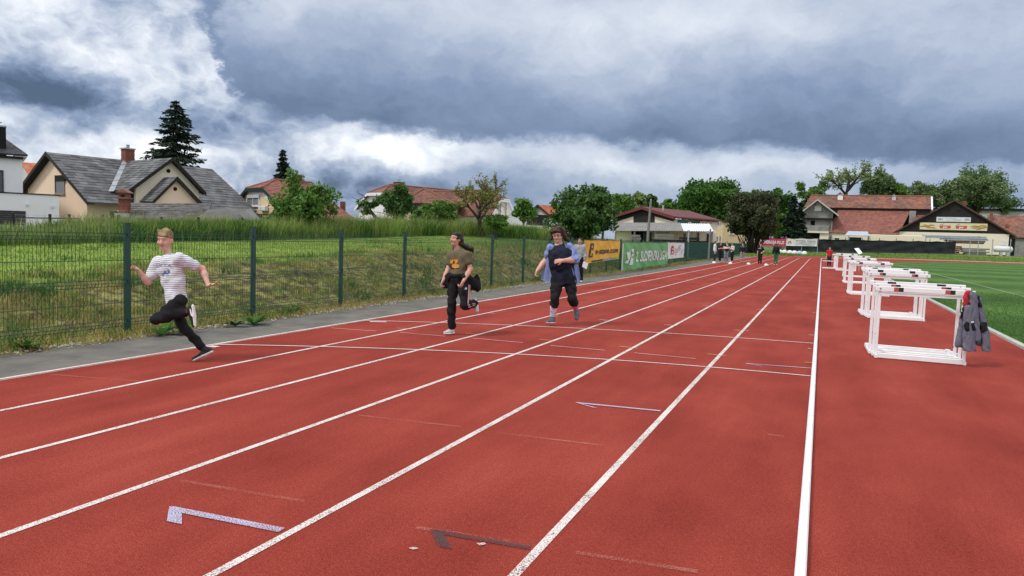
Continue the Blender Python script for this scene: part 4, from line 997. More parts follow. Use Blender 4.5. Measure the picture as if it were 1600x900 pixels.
# ---- girl running in the olive T-shirt
RL, D0 = frame_of(702, 523.5); z_ = zz(660, 340, 4.5, RL, D0)
J = dict(head=z_(237, 152, 0), neck=z_(245, 222, .03), shR=z_(203, 262, .11), elR=z_(178, 372, .08), wrR=z_(146, 440, -.02), hdR=cv(-.35, 1, -.1), pnR=cv(.6, .3, -.3),
         shL=z_(312, 262, -.10), elL=z_(337, 362, -.10), wrL=z_(287, 448, -.24), hdL=cv(-.5, 1, -.15), pnL=cv(-.6, -.2, .4),
         hipR=z_(222, 430, .07), hipL=z_(284, 430, -.06), knR=z_(206, 600, -.03), anR=z_(206, 765, .05), heR=z_(220, 812, .07), toR=z_(147, 822, .0),
         knL=z_(300, 618, -.16), anL=z_(366, 606, .14), heL=z_(374, 572, .18), toL=z_(396, 668, .12))
pony = [([z_(268, 150, .05), z_(285, 195, .07), z_(312, 205, .06), z_(345, 220, .05), z_(357, 246, .05)], [.04, .036, .040, .034, .012]), ([z_(290, 200, .07), z_(325, 228, .09), z_(345, 262, .09)], [.034, .034, .010]), ([z_(255, 140, .03), z_(275, 185, .05)], [.055, .04])]
girl, J, bs, sd = person('girl running in an olive T-shirt with a black jacket tied round her waist', RL, J, .97, cv(-.68, -.10, -.72), cv(.14, -1, .0), cv(-.62, 0, -.78),
    dict(trousers=dict(m=black_c, i=.012, flare=.020, shin=.98), shirt=dict(m=olive_c, i=.010, loose=.014, upper=.50, hem=.02, wr=.007), shoes=dict(m=shoe_w, sole=sole_w, sock=black_c, sl=.12)), skin, hair_dk, pony=pony, hair='back', hands=(1.2, 1.1), h=.0075, fat=.91)
P2 = lambda *q: [(660+a/4.5, 340+b/4.5) for a, b in q]
org = mat('orange_print', (.62, .26, .03), .8, .1, 20.)
decal(girl, sd['shirt'], RL, D0, [P2((195, 300), (215, 290), (222, 310), (208, 325), (196, 318)), P2((222, 294), (245, 292), (252, 308), (240, 322), (224, 316)), P2((206, 332), (232, 320), (258, 332), (260, 350), (232, 356), (208, 350))], org, 'shirt_print')
decal(girl, sd['shirt'], RL, D0, [P2((190, 328), (206, 326), (206, 352), (194, 352)), P2((214, 308), (224, 302), (226, 318), (214, 324)), P2((200, 353), (256, 356), (255, 362), (200, 360))], shoe_k, 'shirt_print', out=.011)
pinkst = mat('pink_stripe', (.62, .36, .36), .8, .1, 20.)
decal(girl, sd['trousers'], RL, D0, [P2((326, 470), (330, 470), (326, 600), (320, 612), (318, 600)), P2((334, 474), (338, 474), (334, 560), (329, 590), (328, 560)), P2((320, 612), (350, 604), (372, 602), (372, 607), (322, 622)), P2((322, 628), (372, 612), (374, 616), (326, 634))], pinkst, 'side_stripe', out=.012)
decal(girl, sd['trousers'], RL, D0, [P2((298, 498), (303, 490), (306, 498)), P2((306, 498), (310, 490), (314, 498)), P2((298, 500), (314, 500), (313, 505), (299, 505))], ink_w, 'hip_emblem', out=.012)
s = SDF(); s.chain([z_(222, 404, -.06), z_(172, 418, .04), z_(156, 448, .06), z_(162, 482, .05)], [.03, .055, .062, .04], .04); s.chain([z_(165, 470, .03), z_(198, 490, .0)], [.05, .025], .04); s.chain([z_(225, 405, -.16), z_(300, 410, -.20), z_(322, 420, -.05)], [.024, .028, .04], .04)
s.chain([z_(318, 415, -.02), z_(345, 470, .03), z_(380, 492, .05), z_(385, 470, .05)], [.06, .07, .06, .05], .04); s.chain([z_(378, 480, .04), z_(388, 425, .06), z_(384, 408, .06)], [.045, .035, .02], .04)
link('tied_jacket', s.mesh('tied_jacket', .009, wrinkle(.012, 8)), black_c, girl)

# ---- woman running in the navy top and blue cardigan
RL, D0 = frame_of(862, 508); z_ = zz(660, 340, 4.5, RL, D0)
J = dict(head=z_(950, 130, 0), neck=z_(962, 196, .03), shR=z_(908, 222, .02), elR=z_(868, 300, .10), wrR=z_(810, 370, .0), hdR=cv(-.45, 1, -.2), pnR=cv(.6, .3, -.3),
         shL=z_(1036, 214, .02), elL=z_(1076, 296, -.06), wrL=z_(985, 303, -.30), hdL=cv(-1, .10, -.05), pnL=cv(0, .25, 1),
         hipR=z_(950, 432, .0), hipL=z_(1034, 432, .0), knR=z_(932, 566, -.12), anR=z_(916, 688, .0), heR=z_(925, 738, .04), toR=z_(872, 742, -.12),
         knL=z_(1054, 572, -.08), anL=z_(1080, 642, .25), heL=z_(1092, 665, .28), toL=z_(1085, 726, .10))
pony = [([z_(905, 95, -.04), z_(925, 78, -.07), z_(965, 72, -.06), z_(990, 95, -.02), z_(1000, 130, .0)], [.022, .034, .038, .040, .038]), ([z_(990, 120, .02), z_(1012, 150, .05), z_(1035, 172, .06)], [.040, .038, .016]), ([z_(905, 110, -.02), z_(907, 150, .0), z_(908, 178, .03)], [.022, .026, .014]), ([z_(912, 100, -.085), z_(935, 92, -.105), z_(965, 96, -.10)], [.016, .022, .018])]
lady, J, bs, sd = person('woman running in a navy top, black leggings and an open blue cardigan, wearing glasses', RL, J, 1.03, cv(-.22, .10, -.97), cv(-.05, -1, .04), cv(-.28, .0, -.96),
    dict(trousers=dict(m=black_c, i=.004, flare=.0, shin=.42), shirt=dict(m=navy_c, i=.012, loose=.005, upper=.30, hem=-.11, wr=.010, neck=1.25), shoeR=dict(m=shoe_b, sole=sole_w, sock=sock_m, sl=.66), shoeL=dict(m=shoe_b, sole=sole_d, sock=sock_r, sl=.66)), skin_p, hair_br, hair='short', pony=pony, fat=1.34, hands=(.55, .9), h=.0085, glasses=True)
s = SDF()
s.cap(J['shL']+cv(-.01, .0, -.02), J['elL'], .092, .076, .04); s.cap(J['shR']+cv(.0, .0, -.02), J['shR']*.6+J['elR']*.4, .088, .082, .04); s.cap(J['elL'], J['elL']*.72+J['wrL']*.28, .074, .066, .03); s.cap(J['shR'], J['shR']*.45+J['elR']*.55, .080, .075, .04)
s.cap(J['shL']+cv(0, -.02, .05), J['shR']+cv(0, -.02, .06), .07, .07, .04)
link('cardigan_sleeves', s.mesh('cardigan_sleeves', .009, wrinkle(.011, 21)), blue_c, lady)
def drape(top, bot, amp, nfold, th=.012, n=(16, 26)):
    U, Vq = np.meshgrid(np.linspace(0, 1, n[0]), np.linspace(0, 1, n[1]), indexing='ij'); top = np.asarray(top); bot = np.asarray(bot)
    def along(P_, t):
        x = np.linspace(0, 1, len(P_)); return np.stack([np.interp(t, x, P_[:, i]) for i in range(3)], -1)
    a = along(top, U); b = along(bot, U); Pq = a+(b-a)*Vq[..., None]
    Pq = Pq+np.asarray(cv(.25, 0, 1))*(amp*Vq*np.sin(U*nfold*2*pi))[..., None]+cv(.3, 0, .6)*(.03*np.sin(Vq*pi))[..., None]
    return MB().sheet(Pq, th)
drape([z_(902, 196, -.10), z_(890, 212, .0), z_(905, 205, .14), z_(960, 190, .20)], [z_(912, 462, -.02), z_(838, 438, .10), z_(848, 412, .22), z_(930, 440, .26)], .035, 3).build('cardigan_front', blue_c, lady, True)
drape([z_(1002, 180, -.16), z_(1030, 200, -.10), z_(1070, 215, .02), z_(1040, 195, .18)], [z_(1078, 455, -.10), z_(1090, 462, .0), z_(1114, 425, .10), z_(1060, 440, .24)], .03, 2.5).build('cardigan_front', blue_c, lady, True)
drape([z_(905, 196, .15), z_(965, 182, .2), z_(1040, 196, .15)], [z_(850, 415, .24), z_(965, 440, .30), z_(1108, 425, .16)], .03, 4).build('cardigan_back', blue_c, lady, True)

# ---- people standing about farther down the track
def standing(H, yaw, arms=('down', 'down'), step=0.0, lean=0.0, w=1.0):
    k = H/1.70; R_ = lambda x, y, z: np.array([cos(yaw)*x-sin(yaw)*y, sin(yaw)*x+cos(yaw)*y, z])*k   # y is the way they face
    J = dict(head=R_(0, .02+lean*.1, 1.575), neck=R_(0, -.01+lean*.06, 1.41))
    for S, q in (('L', -1), ('R', 1)):
        st_ = step*q
        J['sh'+S] = R_(q*.165*w, -.01, 1.36); J['hip'+S] = R_(q*.085*w, 0, .90); J['kn'+S] = R_(q*.09, .02+st_*.5, .49); J['an'+S] = R_(q*.095, -.02+st_, .085); J['he'+S] = R_(q*.097, -.07+st_, .006); J['to'+S] = R_(q*.115, .18+st_, .006)
        a = arms[0 if S == 'L' else 1]
        if a == 'down': e, wr, hd, pn = (q*.215, -.03, 1.08), (q*.225, .03, .84), (0, .1, -1), (-q, 0, 0)
        elif a == 'cross': e, wr, hd, pn = (q*.215, .03, 1.10), (-q*.02, .20, 1.14), (-q, .1, .1), (0, -1, 0)
        elif a == 'chin': e, wr, hd, pn = (q*.20, .10, 1.12), (q*.06, .20, 1.32), (-q*.3, .1, 1), (0, -1, 0)
        elif a == 'hip': e, wr, hd, pn = (q*.30, -.04, 1.13), (q*.16, .09, 1.0), (-q*.6, .3, -.6), (0, -.6, -.4)
        elif a == 'front': e, wr, hd, pn = (q*.21, .0, 1.09), (q*.09, .20, .95), (-q*.5, .5, -.3), (0, 0, -1)
        J['el'+S] = R_(*e); J['wr'+S] = R_(*wr); J['hd'+S] = R_(*hd)/k; J['pn'+S] = R_(*pn)/k
    return J, k, R_(0, 1, 0)/k
def stander(label, px, py, H, yaw, clothes, arms=('down', 'down'), hairm=hair_dk, hair='short', step=0.0, h=.017, y=None, headturn=0.0, pony=None, detail=False, group='boys and girls waiting at the far marker cones', w=1.0):
    g_ = gnd(px, py); RL = np.array([g_[0], g_[1], .004]); J, k, f = standing(H, yaw, arms, step, 0.0, w)
    f2 = np.array([f[0]*cos(headturn)-f[1]*sin(headturn), f[0]*sin(headturn)+f[1]*cos(headturn), -.06])
    pn = pony(J, k, f) if pony else None
    return person(label, RL, J, k, f2, (0, 0, 1), f, clothes, skin, hairm, h, 1.0, (.5, .5), hair, pn, group, detail)
CAMW = pi                                # facing the camera (down the track)
def C_(top, leg, shoe=shoe_k, sole=sole_w, upper=.6, fore=0., shin=.97, hem=-.04, **k): return dict(trousers=dict(m=leg, i=.014, shin=shin, flare=.012), shirt=dict(m=top, i=.016, loose=.012, upper=upper, fore=fore, hem=hem), shoes=dict(m=shoe, sole=sole))
long_ = dict(upper=1.0, fore=.94)
stander('girl in a white sweatshirt and navy jeans standing sideways by the fence', 1116, 411, 1.66, -pi/2, C_(white_c, jean_n, shoe_w, **long_), ('down', 'down'))
stander('teenager in a maroon top and black trousers half turned away beside the fence', 1124.5, 408, 1.58, -pi*.75, C_(maroon_c, black_c), ('cross', 'cross'), step=.06)
tmp = stander('boy in a black and white T-shirt and grey jeans holding his hand to his chin', 1134, 410.5, 1.66, CAMW+.2, C_(black_c, jean_g, shoe_w), ('chin', 'cross'), hair_br)
for o in [c for c in bpy.data.objects if c.parent == tmp[0] and c.name.startswith('shirt')]:
    o.data.materials.append(white_c); zc = o.data.vertices
    for p in o.data.polygons:
        if 1.12 < p.center.z < 1.26: p.material_index = 1
stander('girl in a cream jumper and black trousers with white shoes, arms folded', 1143.5, 409, 1.56, pi*.72, C_(cream_c, black_c, shoe_w, **long_), ('cross', 'cross'), hair='back', pony=lambda J, k, f: [([J['head']-f*.08*k+np.array([0, 0, .06]), J['head']-f*.12*k+np.array([0, 0, .05])], [.05, .04])])
e_ = stander('boy in a black lettered sweatshirt and grey shorts walking between the cones', 1159, 411.3, 1.56, CAMW, C_(black_c, short_g, shoe_k, shin=0.0, **long_), ('down', 'front'), hair_br, step=.07)
f_ = stander('fair haired boy in a black T-shirt and black trousers with one arm bent', 1187, 412.6, 1.55, CAMW, C_(black_c, black_c), ('hip', 'down'), hair_bl)
stander('girl seen from behind in a black top and bright green trousers with long dark hair', 1211.5, 414, 1.62, .1, C_(black_c, green_c, shoe_w, **long_), ('down', 'down'), hair='long', pony=lambda J, k, f: [([J['head']-f*.06*k, J['neck']-f*.13*k, J['neck']-f*.13*k-np.array([0, 0, .22])], [.085, .09, .06])])
stander('boy in a red T-shirt and navy trousers standing beside the far hurdles', 1295, 416.3, 1.50, CAMW, C_(red_c, jean_n), ('down', 'down'), hair_dk, step=.05)
for o_, pxs in ((e_, (1156.5, 384.7, 6.2)), (f_, (1184.8, 387.6, 4.4))):
    r_ = o_[0]; x0, y0, wd = pxs; RLx = np.array(r_.location); d_ = depth_of(RLx)
    decal(r_, o_[3]['shirt'], RLx, d_, [[(x0, y0), (x0+wd, y0), (x0+wd, y0+1.3), (x0, y0+1.3)]], ink_gy, 'chest_print', .012)
wk = stander('woman in a grey sweatshirt and black trousers walking along the fence with a paper', 903.5, 441, 1.57, CAMW+.15, C_(grey_c, black_c, shoe_w, **long_), ('down', 'down'), hair_dk, hair='back', step=.10, h=.010, detail=True, group=None)
r_ = wk[0]; q = wk[1]
wp = q['wrL'] if (q['wrL']@hr) > (q['wrR']@hr) else q['wrR']
MB().prism([wp+np.array([-.02, -.08, -.02]), wp+np.array([.15, -.08, -.10]), wp+np.array([.10, -.08, -.30]), wp+np.array([-.07, -.08, -.22])], (0, .004, 0)).build('sheet_of_paper', white_c, None, loc=tuple(r_.location))
tag(bpy.data.objects['sheet_of_paper'], 'white sheet of paper held by the woman in the grey sweatshirt', 'paper')
# ------------------------------------------------------------------ buildings
class Frame:
    """a building's own axes: u along the front (turned rot degrees from the picture plane), v away from the viewer, z up"""
    def __init__(s, px, d, rot, name, label, cat='house', group=None):
        p = pt(px, hor(px), d); s.O = np.array([p[0], p[1], 0.0]); r = radians(rot)
        s.u = hr*cos(r)+hf*sin(r); s.v = np.array([-s.u[1], s.u[0], 0.0])
        s.root = thing(name, label, cat, s.O, atan2(s.u[1], s.u[0]), group)
    def _c(s, p): return np.array([(p-s.O)@s.u, (p-s.O)@s.v, p[2]])
    def at(s, px, py, v=0.0):
        d = ray(px, py); t = (v-(EYE-s.O)@s.v)/(d@s.v); c = s._c(EYE+d*t); return c[0], c[2]
    def atu(s, px, py, u=0.0):
        d = ray(px, py); t = (u-(EYE-s.O)@s.u)/(d@s.u); c = s._c(EYE+d*t); return c[1], c[2]
    def atz(s, px, py, z):
        d = ray(px, py); t = (z-CAMH)/d[2]; c = s._c(EYE+d*t); return c[0], c[1]
    def poly(s, pix, v=0.0): return [(a, v, b) for a, b in (s.at(*p, v) for p in pix)]
    def polyu(s, pix, u=0.0): return [(u, a, b) for a, b in (s.atu(*p, u) for p in pix)]
def part(F, name, mb, m, parent=None, smooth=False): return mb.build(name, m, parent if parent is not None else F.root, smooth)
def tiles(F, name, A, B, C, D, nc, ntl, m, lift=.035, th=.10, parent=None, jit=.35):
    """a pitched roof: slab plus overlapping courses of single tiles. A-B eave, D-C ridge (A below D)"""
    A, B, C, D = [np.asarray(p, float) for p in (A, B, C, D)]
    n = np.cross(B-A, D-A); n /= np.linalg.norm(n)
    if n[2] < 0: n = -n
    slab = MB(); slab.prism([A-n*th, B-n*th, C-n*th, D-n*th], n*(th-.004)); r = part(F, 'roof', slab, m, parent)
    mb = MB(); rg = np.random.default_rng(int(abs(A[0]*37+A[2]*91+len(name)))+3)
    for i in range(nc):
        t0, t1 = i/nc, min(1, (i+1.12)/nc); off = .5 if i % 2 else 0.
        for j in range(-1, ntl+1):
            s0, s1 = max(0, (j+off)/ntl), min(1, (j+off+.97)/ntl)
            if s1-s0 < .1/ntl: continue
            q = lambda s_, t_: (A+(B-A)*s_)*(1-t_)+(D+(C-D)*s_)*t_
            l = lift*(1+rg.uniform(-jit, jit)); a, b = q(s0, t0)+n*l, q(s1, t0)+n*l; c, d_ = q(s1, t1)+n*.004, q(s0, t1)+n*.004
            mb.add([a, b, c, d_, q(s0, t0)-n*.002, q(s1, t0)-n*.002], [(0, 1, 2, 3), (4, 5, 1, 0), (0, 3, 4), (1, 5, 2)])
    o = mb.build('tiles', m, r); o['kind'] = 'stuff'; return r
def window(F, p0, p1, v=0.0, mullions=1, side=False, u=0.0, frm=None, pane=None, sill=True, out=.0, transom=0):
    """p0 top-left, p1 bottom-right photo pixels on the wall plane: frame bars, recessed pane, sill"""
    frm = frm or win_w; pane = pane or glass
    if side: (a0, z1), (a1, z0) = F.atu(*p0, u), F.atu(*p1, u)
    else: (a0, z1), (a1, z0) = F.at(*p0, v), F.at(*p1, v)
    if a0 > a1: a0, a1 = a1, a0
    w = min(.09, (a1-a0)*.12); sg = -1
    def bx(mb, x0, x1, y0, y1, za, zb):
        if side: mb.box(u+y0*out_s, u+y1*out_s, x0, x1, za, zb) if y0*out_s < y1*out_s else mb.box(u+y1*out_s, u+y0*out_s, x0, x1, za, zb)
        else: mb.box(x0, x1, v-y1, v-y0, za, zb)
    out_s = -1 if side == 'neg' else 1
    f = MB(); bx(f, a0, a0+w, .004, .07, z0, z1); bx(f, a1-w, a1, .004, .07, z0, z1); bx(f, a0+w, a1-w, .004, .068, z1-w, z1); bx(f, a0+w, a1-w, .004, .068, z0, z0+w)
    for i in range(1, mullions+1):
        c = a0+(a1-a0)*i/(mullions+1); bx(f, c-w*.4, c+w*.4, .004, .062, z0+w, z1-w)
    if sill: bx(f, a0-.06, a1+.06, .004, .12, z0-.07, z0-.002)
    o = part(F, 'window', f, frm); g = MB(); bx(g, a0+w*.5, a1-w*.5, .006, .03, z0+w*.5, z1-w*.5); g.build('pane', pane, o); return o
glass = mat('dark_window_glass', (.035, .042, .05), .12, .1, 2., spec=.6); glass_l = mat('curtained_glass', (.24, .26, .29), .25, .1, 2., spec=.5)
win_w = mat('white_window_frame', (.72, .72, .70), .5, .04, 5.); win_b = mat('brown_window_frame', (.30, .25, .20), .6, .1, 5.)
dark_wood = mat('dark_stained_boards', (.020, .017, .015), .8, .25, 3., .2, 20., stretch=(6, 6, .6)); dark_gap = mat('black_trim_unlit_interior', (.012, .012, .012), .95, .1, 5.)  # black trim colour; on doorways, vents and open bays it paints unlit depth
def stucco(nm, c, c2=None): return mat(nm, c, .92, .05, .9, .25, 30., col2=c2, spec=.15, detail=8.)
peach = stucco('peach_render', (.88, .69, .53), (.84, .65, .49)); cream = stucco('cream_render', (.82, .74, .60), (.78, .70, .56)); yellow = stucco('yellow_render', (.74, .58, .37), (.69, .53, .33)); whiter = stucco('white_render', (.83, .83, .84), (.77, .77, .79)); pale = stucco('pale_grey_render', (.58, .57, .56), (.48, .47, .46)); dirty = stucco('weathered_grey_render', (.36, .35, .33), (.20, .195, .19))
slate = mat('grey_fibre_tiles', (.155, .158, .165), .85, .25, .7, .2, 12., col2=(.085, .085, .090), island=.38, detail=7.)
slate_d = mat('lichen_grey_tiles', (.150, .145, .145), .9, .25, .9, .2, 12., col2=(.075, .070, .068), island=.30, detail=7.)
redt = mat('red_roof_tiles', (.29, .115, .088), .85, .2, .6, .2, 12., col2=(.215, .085, .066), island=.20, detail=7.); brownt = mat('brown_roof_tiles', (.235, .105, .078), .85, .2, .6, .2, 12., col2=(.165, .075, .058), island=.25, detail=7.)
oranget = mat('orange_roof_tiles', (.52, .17, .075), .85, .2, .8, .2, 12., col2=(.36, .11, .05), island=.25, detail=7.); oldt = mat('old_weathered_tiles', (.29, .115, .075), .9, .3, .35, .2, 12., col2=(.135, .085, .07), island=.28, detail=8.); maroon = mat('maroon_sheet_roof', (.155, .030, .032), .6, .2, 1., .1, 12., col2=(.115, .024, .026), island=.12)
corr = mat('grey_corrugated_sheet', (.27, .265, .26), .85, .2, 1.5, .2, 20., col2=(.19, .185, .18), island=.25); wsheet = mat('white_sheet_roof', (.72, .74, .76), .5, .06, 2., col2=(.60, .62, .65)); brick = mat('red_brick', (.27, .095, .065), .9, .25, 9., .4, 30., col2=(.17, .065, .05), island=.2); zinc = mat('zinc_flashing', (.42, .45, .48), .45, .15, 4., metal=.4); greenp = mat('green_boards', (.012, .12, .075), .6, .15, 3.); dgreen = mat('dark_green_fascia', (.008, .032, .028), .6, .1, 3.); tarp = mat('dark_windscreen_fabric', (.016, .019, .022), .75, .25, .8, .5, 4.); wood = mat('grey_timber', (.25, .235, .22), .9, .2, 2., .2, 20., col2=(.15, .14, .13), stretch=(1, 1, 6)); bmetal = mat('blue_grey_sheet_metal', (.46, .52, .60), .5, .1, 1.5, col2=(.36, .42, .50)); rust = mat('rusty_steel', (.16, .075, .05), .9, .3, 3.)
def chimney(F, u, v, w, z0, z1, m, cap=True, name='chimney', courses=0):
    mb = MB()
    if courses:
        for i in range(courses):
            a = z0+(z1-z0)*i/courses; b = z0+(z1-z0)*(i+.88)/courses; e = .0 if i % 2 else .012
            mb.box(u-w/2-e, u+w/2+e, v-w/2-e, v+w/2+e, a, b); mb.box(u-w/2+.02, u+w/2-.02, v-w/2+.02, v+w/2-.02, b, z0+(z1-z0)*(i+1)/courses-.001)
    else: mb.box(u-w/2, u+w/2, v-w/2, v+w/2, z0, z1)
    o = part(F, name, mb, m)
    if cap:
        c = MB(); c.box(u-w*.62, u+w*.62, v-w*.62, v+w*.62, z1+.002, z1+.09); c.lathe([(w*.18, z1+.091), (w*.18, z1+.35), (w*.24, z1+.36), (w*.05, z1+.42)], (u, v, 0), 10); c.build('chimney_cap', zinc, o)
    return o
def rake(F, pts, w, t, m, name='bargeboard'):
    """boards along a gable edge: pts polyline (x,y,z), w deep, t thick across the plane axis"""
    for a, b in zip(pts[:-1], pts[1:]):
        a, b = np.asarray(a, float), np.asarray(b, float); part(F, name, MB().prism([a, b, b-np.array([0, 0, w]), a-np.array([0, 0, w])], t), m)

# ---- the large grey-tiled house
F = Frame(84.7, 55, 54, 'grey_tiled_house', 'peach house with a large weathered grey tiled roof and crossing gables'); G0 = .2
zr = 6.70; ve, ze = -7.0, 2.90; vl, zl = 5.75, 3.72; L = 13.1
tiles(F, 'roof', (-.55, ve, ze), (L, ve, ze), (L, 0, zr), (-.55, 0, zr), 17, 24, slate)
tiles(F, 'roof', (L, vl, zl), (-.55, vl, zl), (-.55, 0, zr), (L, 0, zr), 12, 20, slate)
k_ = (zr-ze)/(-ve)
part(F, 'wall', MB().prism([(0, -5.6, G0), (0, -5.6, zr-5.6*k_-.18), (0, 0, zr-.20), (0, 4.9, zr-4.9*(zr-zl)/vl-.18), (0, 4.9, G0)], (.3, 0, 0)), peach)
part(F, 'wall', MB().box(.302, L-.1, -5.6, -5.3, G0, zr-5.6*k_-.30), peach)
rake(F, [(-.56, ve, ze+.02), (-.56, 0, zr+.04), (-.56, vl, zl+.02)], .28, (.045, 0, 0), dark_wood)
part(F, 'soffit', MB().prism([(-.50, ve*.98, ze-.10), (-.50, 0, zr-.14), (-.50, 0, zr-.18), (-.50, ve*.98, ze-.14)], (.49, 0, 0)), dark_wood); part(F, 'soffit', MB().prism([(-.50, vl*.98, zl-.10), (-.50, 0, zr-.15), (-.50, 0, zr-.19), (-.50, vl*.98, zl-.14)], (.49, 0, 0)), dark_wood)
o = window(F, (86.5, 274), (102, 303), side='neg', u=0.0, mullions=0, frm=win_b); 
va, za = F.atu(86.5, 274.5, -.08); vb, zb = F.atu(102, 283, -.08)
part(F, 'shutter_box', MB().box(-.13, -.072, min(va, vb), max(va, vb), zb, za), dark_gap)
uc, vc = F.atz(186, 247, 6.9); chimney(F, uc, -.5, .74, 6.0, 7.55, brick, True, courses=9)
part(F, 'flashing', MB().box(uc-.47, uc+.47, -.97, -.93, 5.93, 6.25), zinc)
a = np.array([6.0, 0, 0])                                # metal valley where the cross roof meets the main one
ub = 5.35; zb_ = 6.62; vg = -7.05
(vbw, _) = (0, 0); ur_, zr_e = F.at(316.7, 301, vg); hw_ = abs(ur_-ub); 
tiles(F, 'roof', (ub-hw_*1.25, vg-.5, zr_e-.25), (ub-hw_*1.25, -.25, zr_e-.25), (ub, -.25, zb_), (ub, vg-.5, zb_), 13, 14, slate)
tiles(F, 'roof', (ub+hw_, -.9, zr_e), (ub+hw_, vg-.5, zr_e), (ub, vg-.5, zb_), (ub, -.9, zb_), 13, 14, slate)
part(F, 'wall', MB().prism([(ub-hw_*.95, vg, ze-.4), (ub-hw_*.95, vg, zr_e+.05), (ub, vg, zb_-.22), (ub+hw_*.88, vg, zr_e+.22), (ub+hw_*.88, vg, ze-.4)], (0, .28, 0)), cream)
rake(F, [(ub-hw_*1.25, vg-.51, zr_e-.24), (ub, vg-.51, zb_+.04), (ub+hw_+.02, vg-.51, zr_e+.02)], .30, (0, .045, 0), dark_wood)
part(F, 'soffit', MB().prism([(ub+.05, vg-.46, zb_-.16), (ub+hw_*.97, vg-.46, zr_e-.12), (ub+hw_*.97, vg-.46, zr_e-.16), (ub+.05, vg-.46, zb_-.2)], (0, .45, 0)), dark_wood)
part(F, 'vent', MB().tube([(ub-.1, vg-.03, zb_-1.0), (ub-.1, vg-.002, zb_-1.0)], .16, 12), dark_gap)
vj = -8.6; uj, zj = F.at(273.6, 276.4, vj); ujl, zjl = F.at(234.7, 315, vj); ujr, zjr = F.at(314, 319.4, vj)
tiles(F, 'roof', (ujl, vj-.35, zjl), (ujl, vg+.3, zjl), (uj, vg+.3, zj), (uj, vj-.35, zj), 11, 6, slate)
tiles(F, 'roof', (ujr, vg+.3, zjr), (ujr, vj-.35, zjr), (uj, vj-.35, zj), (uj, vg+.3, zj), 11, 6, slate)
part(F, 'wall', MB().prism([(ujl+.35, vj, G0), (ujl+.35, vj, zjl+.15), (uj, vj, zj-.2), (ujr-.35, vj, zjr+.15), (ujr-.35, vj, G0)], (0, .28, 0)), peach)
rake(F, [(ujl-.02, vj-.36, zjl+.02), (uj, vj-.36, zj+.04), (ujr+.02, vj-.36, zjr+.02)], .28, (0, .045, 0), dark_wood)
part(F, 'vent', MB().tube([(uj, vj-.03, zj-.9), (uj, vj-.002, zj-.9)], .15, 12), dark_gap)
vz1, _ = 0, 0
sx_ = (zb_-(zr_e-.25))/(hw_*1.25); vz = lambda z, o, l: (ub-(zb_-z)/sx_+o, -(zr-z)/k_-abs(o)*.2, z+l)
fl_ = MB(); zs_ = np.linspace(6.45, 3.6, 7)
for za, zb2 in zip(zs_[:-1], zs_[1:]):                   # metal valley where the cross roof meets the main one, in short lengths
    q = [vz(za, -.20, .13), vz(za, .20, .17), vz(zb2+.04, .20, .17), vz(zb2+.04, -.20, .13)]; fl_.prism(q, (0, -.03, .04))
part(F, 'valley_flashing', fl_, zinc)
u0, v0_ = F.atz(333, 264, zr)
# lean-to at the front with its own brick chimney
F2 = Frame(255, 43, 6, 'lean_to_outbuilding', 'low outbuilding with a grey tiled lean-to roof and brick chimney', 'shed')
A, B = F2.at(186, 346), F2.at(318, 347); C, D = F2.at(331, 317.8, 3.4), F2.at(205, 317.2, 3.4)
tiles(F2, 'roof', (A[0], 0, A[1]), (B[0], 0, B[1]), (C[0], 3.4, C[1]), (D[0], 3.4, D[1]), 9, 18, slate_d)
part(F2, 'wall', MB().box(A[0]+.3, B[0]-.3, .25, .5, .2, min(A[1], B[1])-.03), peach); part(F2, 'wall', MB().box(A[0]-1.5, D[0]-.1, 3.3, 3.6, .2, D[1]-.5), peach)
uc, zc0 = F2.at(195, 334, 1.2); _, zc1 = F2.at(195, 303, 1.2); chimney(F2, uc, 1.2, .52, zc0-.2, zc1, brick, False, courses=12)
hd_ = MB(); hd_.box(uc-.36, uc+.36, .84, 1.56, zc1-.32, zc1-.22); hd_.box(uc-.33, uc+.33, .87, 1.53, zc1+.002, zc1+.06); hd_.prism([(uc-.4, .8, zc1+.062), (uc+.4, .8, zc1+.062), (uc, .8, zc1+.30)], (0, .8, 0)); part(F2, 'chimney_cap', hd_, oldt)
part(F2, 'flue_opening', MB().box(uc-.12, uc+.12, .925, .938, zc1-.2, zc1-.06), dark_gap)
part(F2, 'flashing', MB().box(uc-.42, uc+.42, .72, .93, zc0-.35, zc0+.02), zinc)
(u0, z1), (u1, z0) = F2.at(172, 330, 3.28), F2.at(185, 350, 3.28); part(F2, 'doorway', MB().box(u0, u1, 3.22, 3.298, z0-1, z1), dark_gap)
# corrugated shed
F3 = Frame(345, 37, 8, 'corrugated_shed', 'small wooden shed under a pale corrugated roof in the tall grass', 'shed')
A, B = F3.at(299, 347.5), F3.at(370, 347.5); C, D = F3.at(391, 326.5, 2.4), F3.at(327, 326.5, 2.4)
mb = MB(); n = 46; P0 = []
for i in range(n+1):
    t = i/n; a = np.array([A[0]+(B[0]-A[0])*t, 0, A[1]+(B[1]-A[1])*t]); d_ = np.array([D[0]+(C[0]-D[0])*t, 2.4, D[1]+(C[1]-D[1])*t]); o_ = .03*(1 if i % 2 else -1); P0.append([a+[0, 0, o_], a*.5+d_*.5+[0, 0, o_], d_+[0, 0, o_]])
part(F3, 'roof', mb.sheet(P0, .012), corr)
gp = [np.array([B[0], .05, B[1]-.05]), np.array([C[0], 2.4, C[1]-.05]), np.array([C[0]+1.6, 4.4, B[1]-.2]), np.array([C[0]+1.6, 4.4, .5]), np.array([B[0], .05, .5])]
part(F3, 'wall', MB().prism(gp, (-.1, 0, 0)), dark_wood); part(F3, 'wall', MB().box(A[0]+.2, B[0]-.2, .2, .3, .5, B[1]-.06), dark_wood)
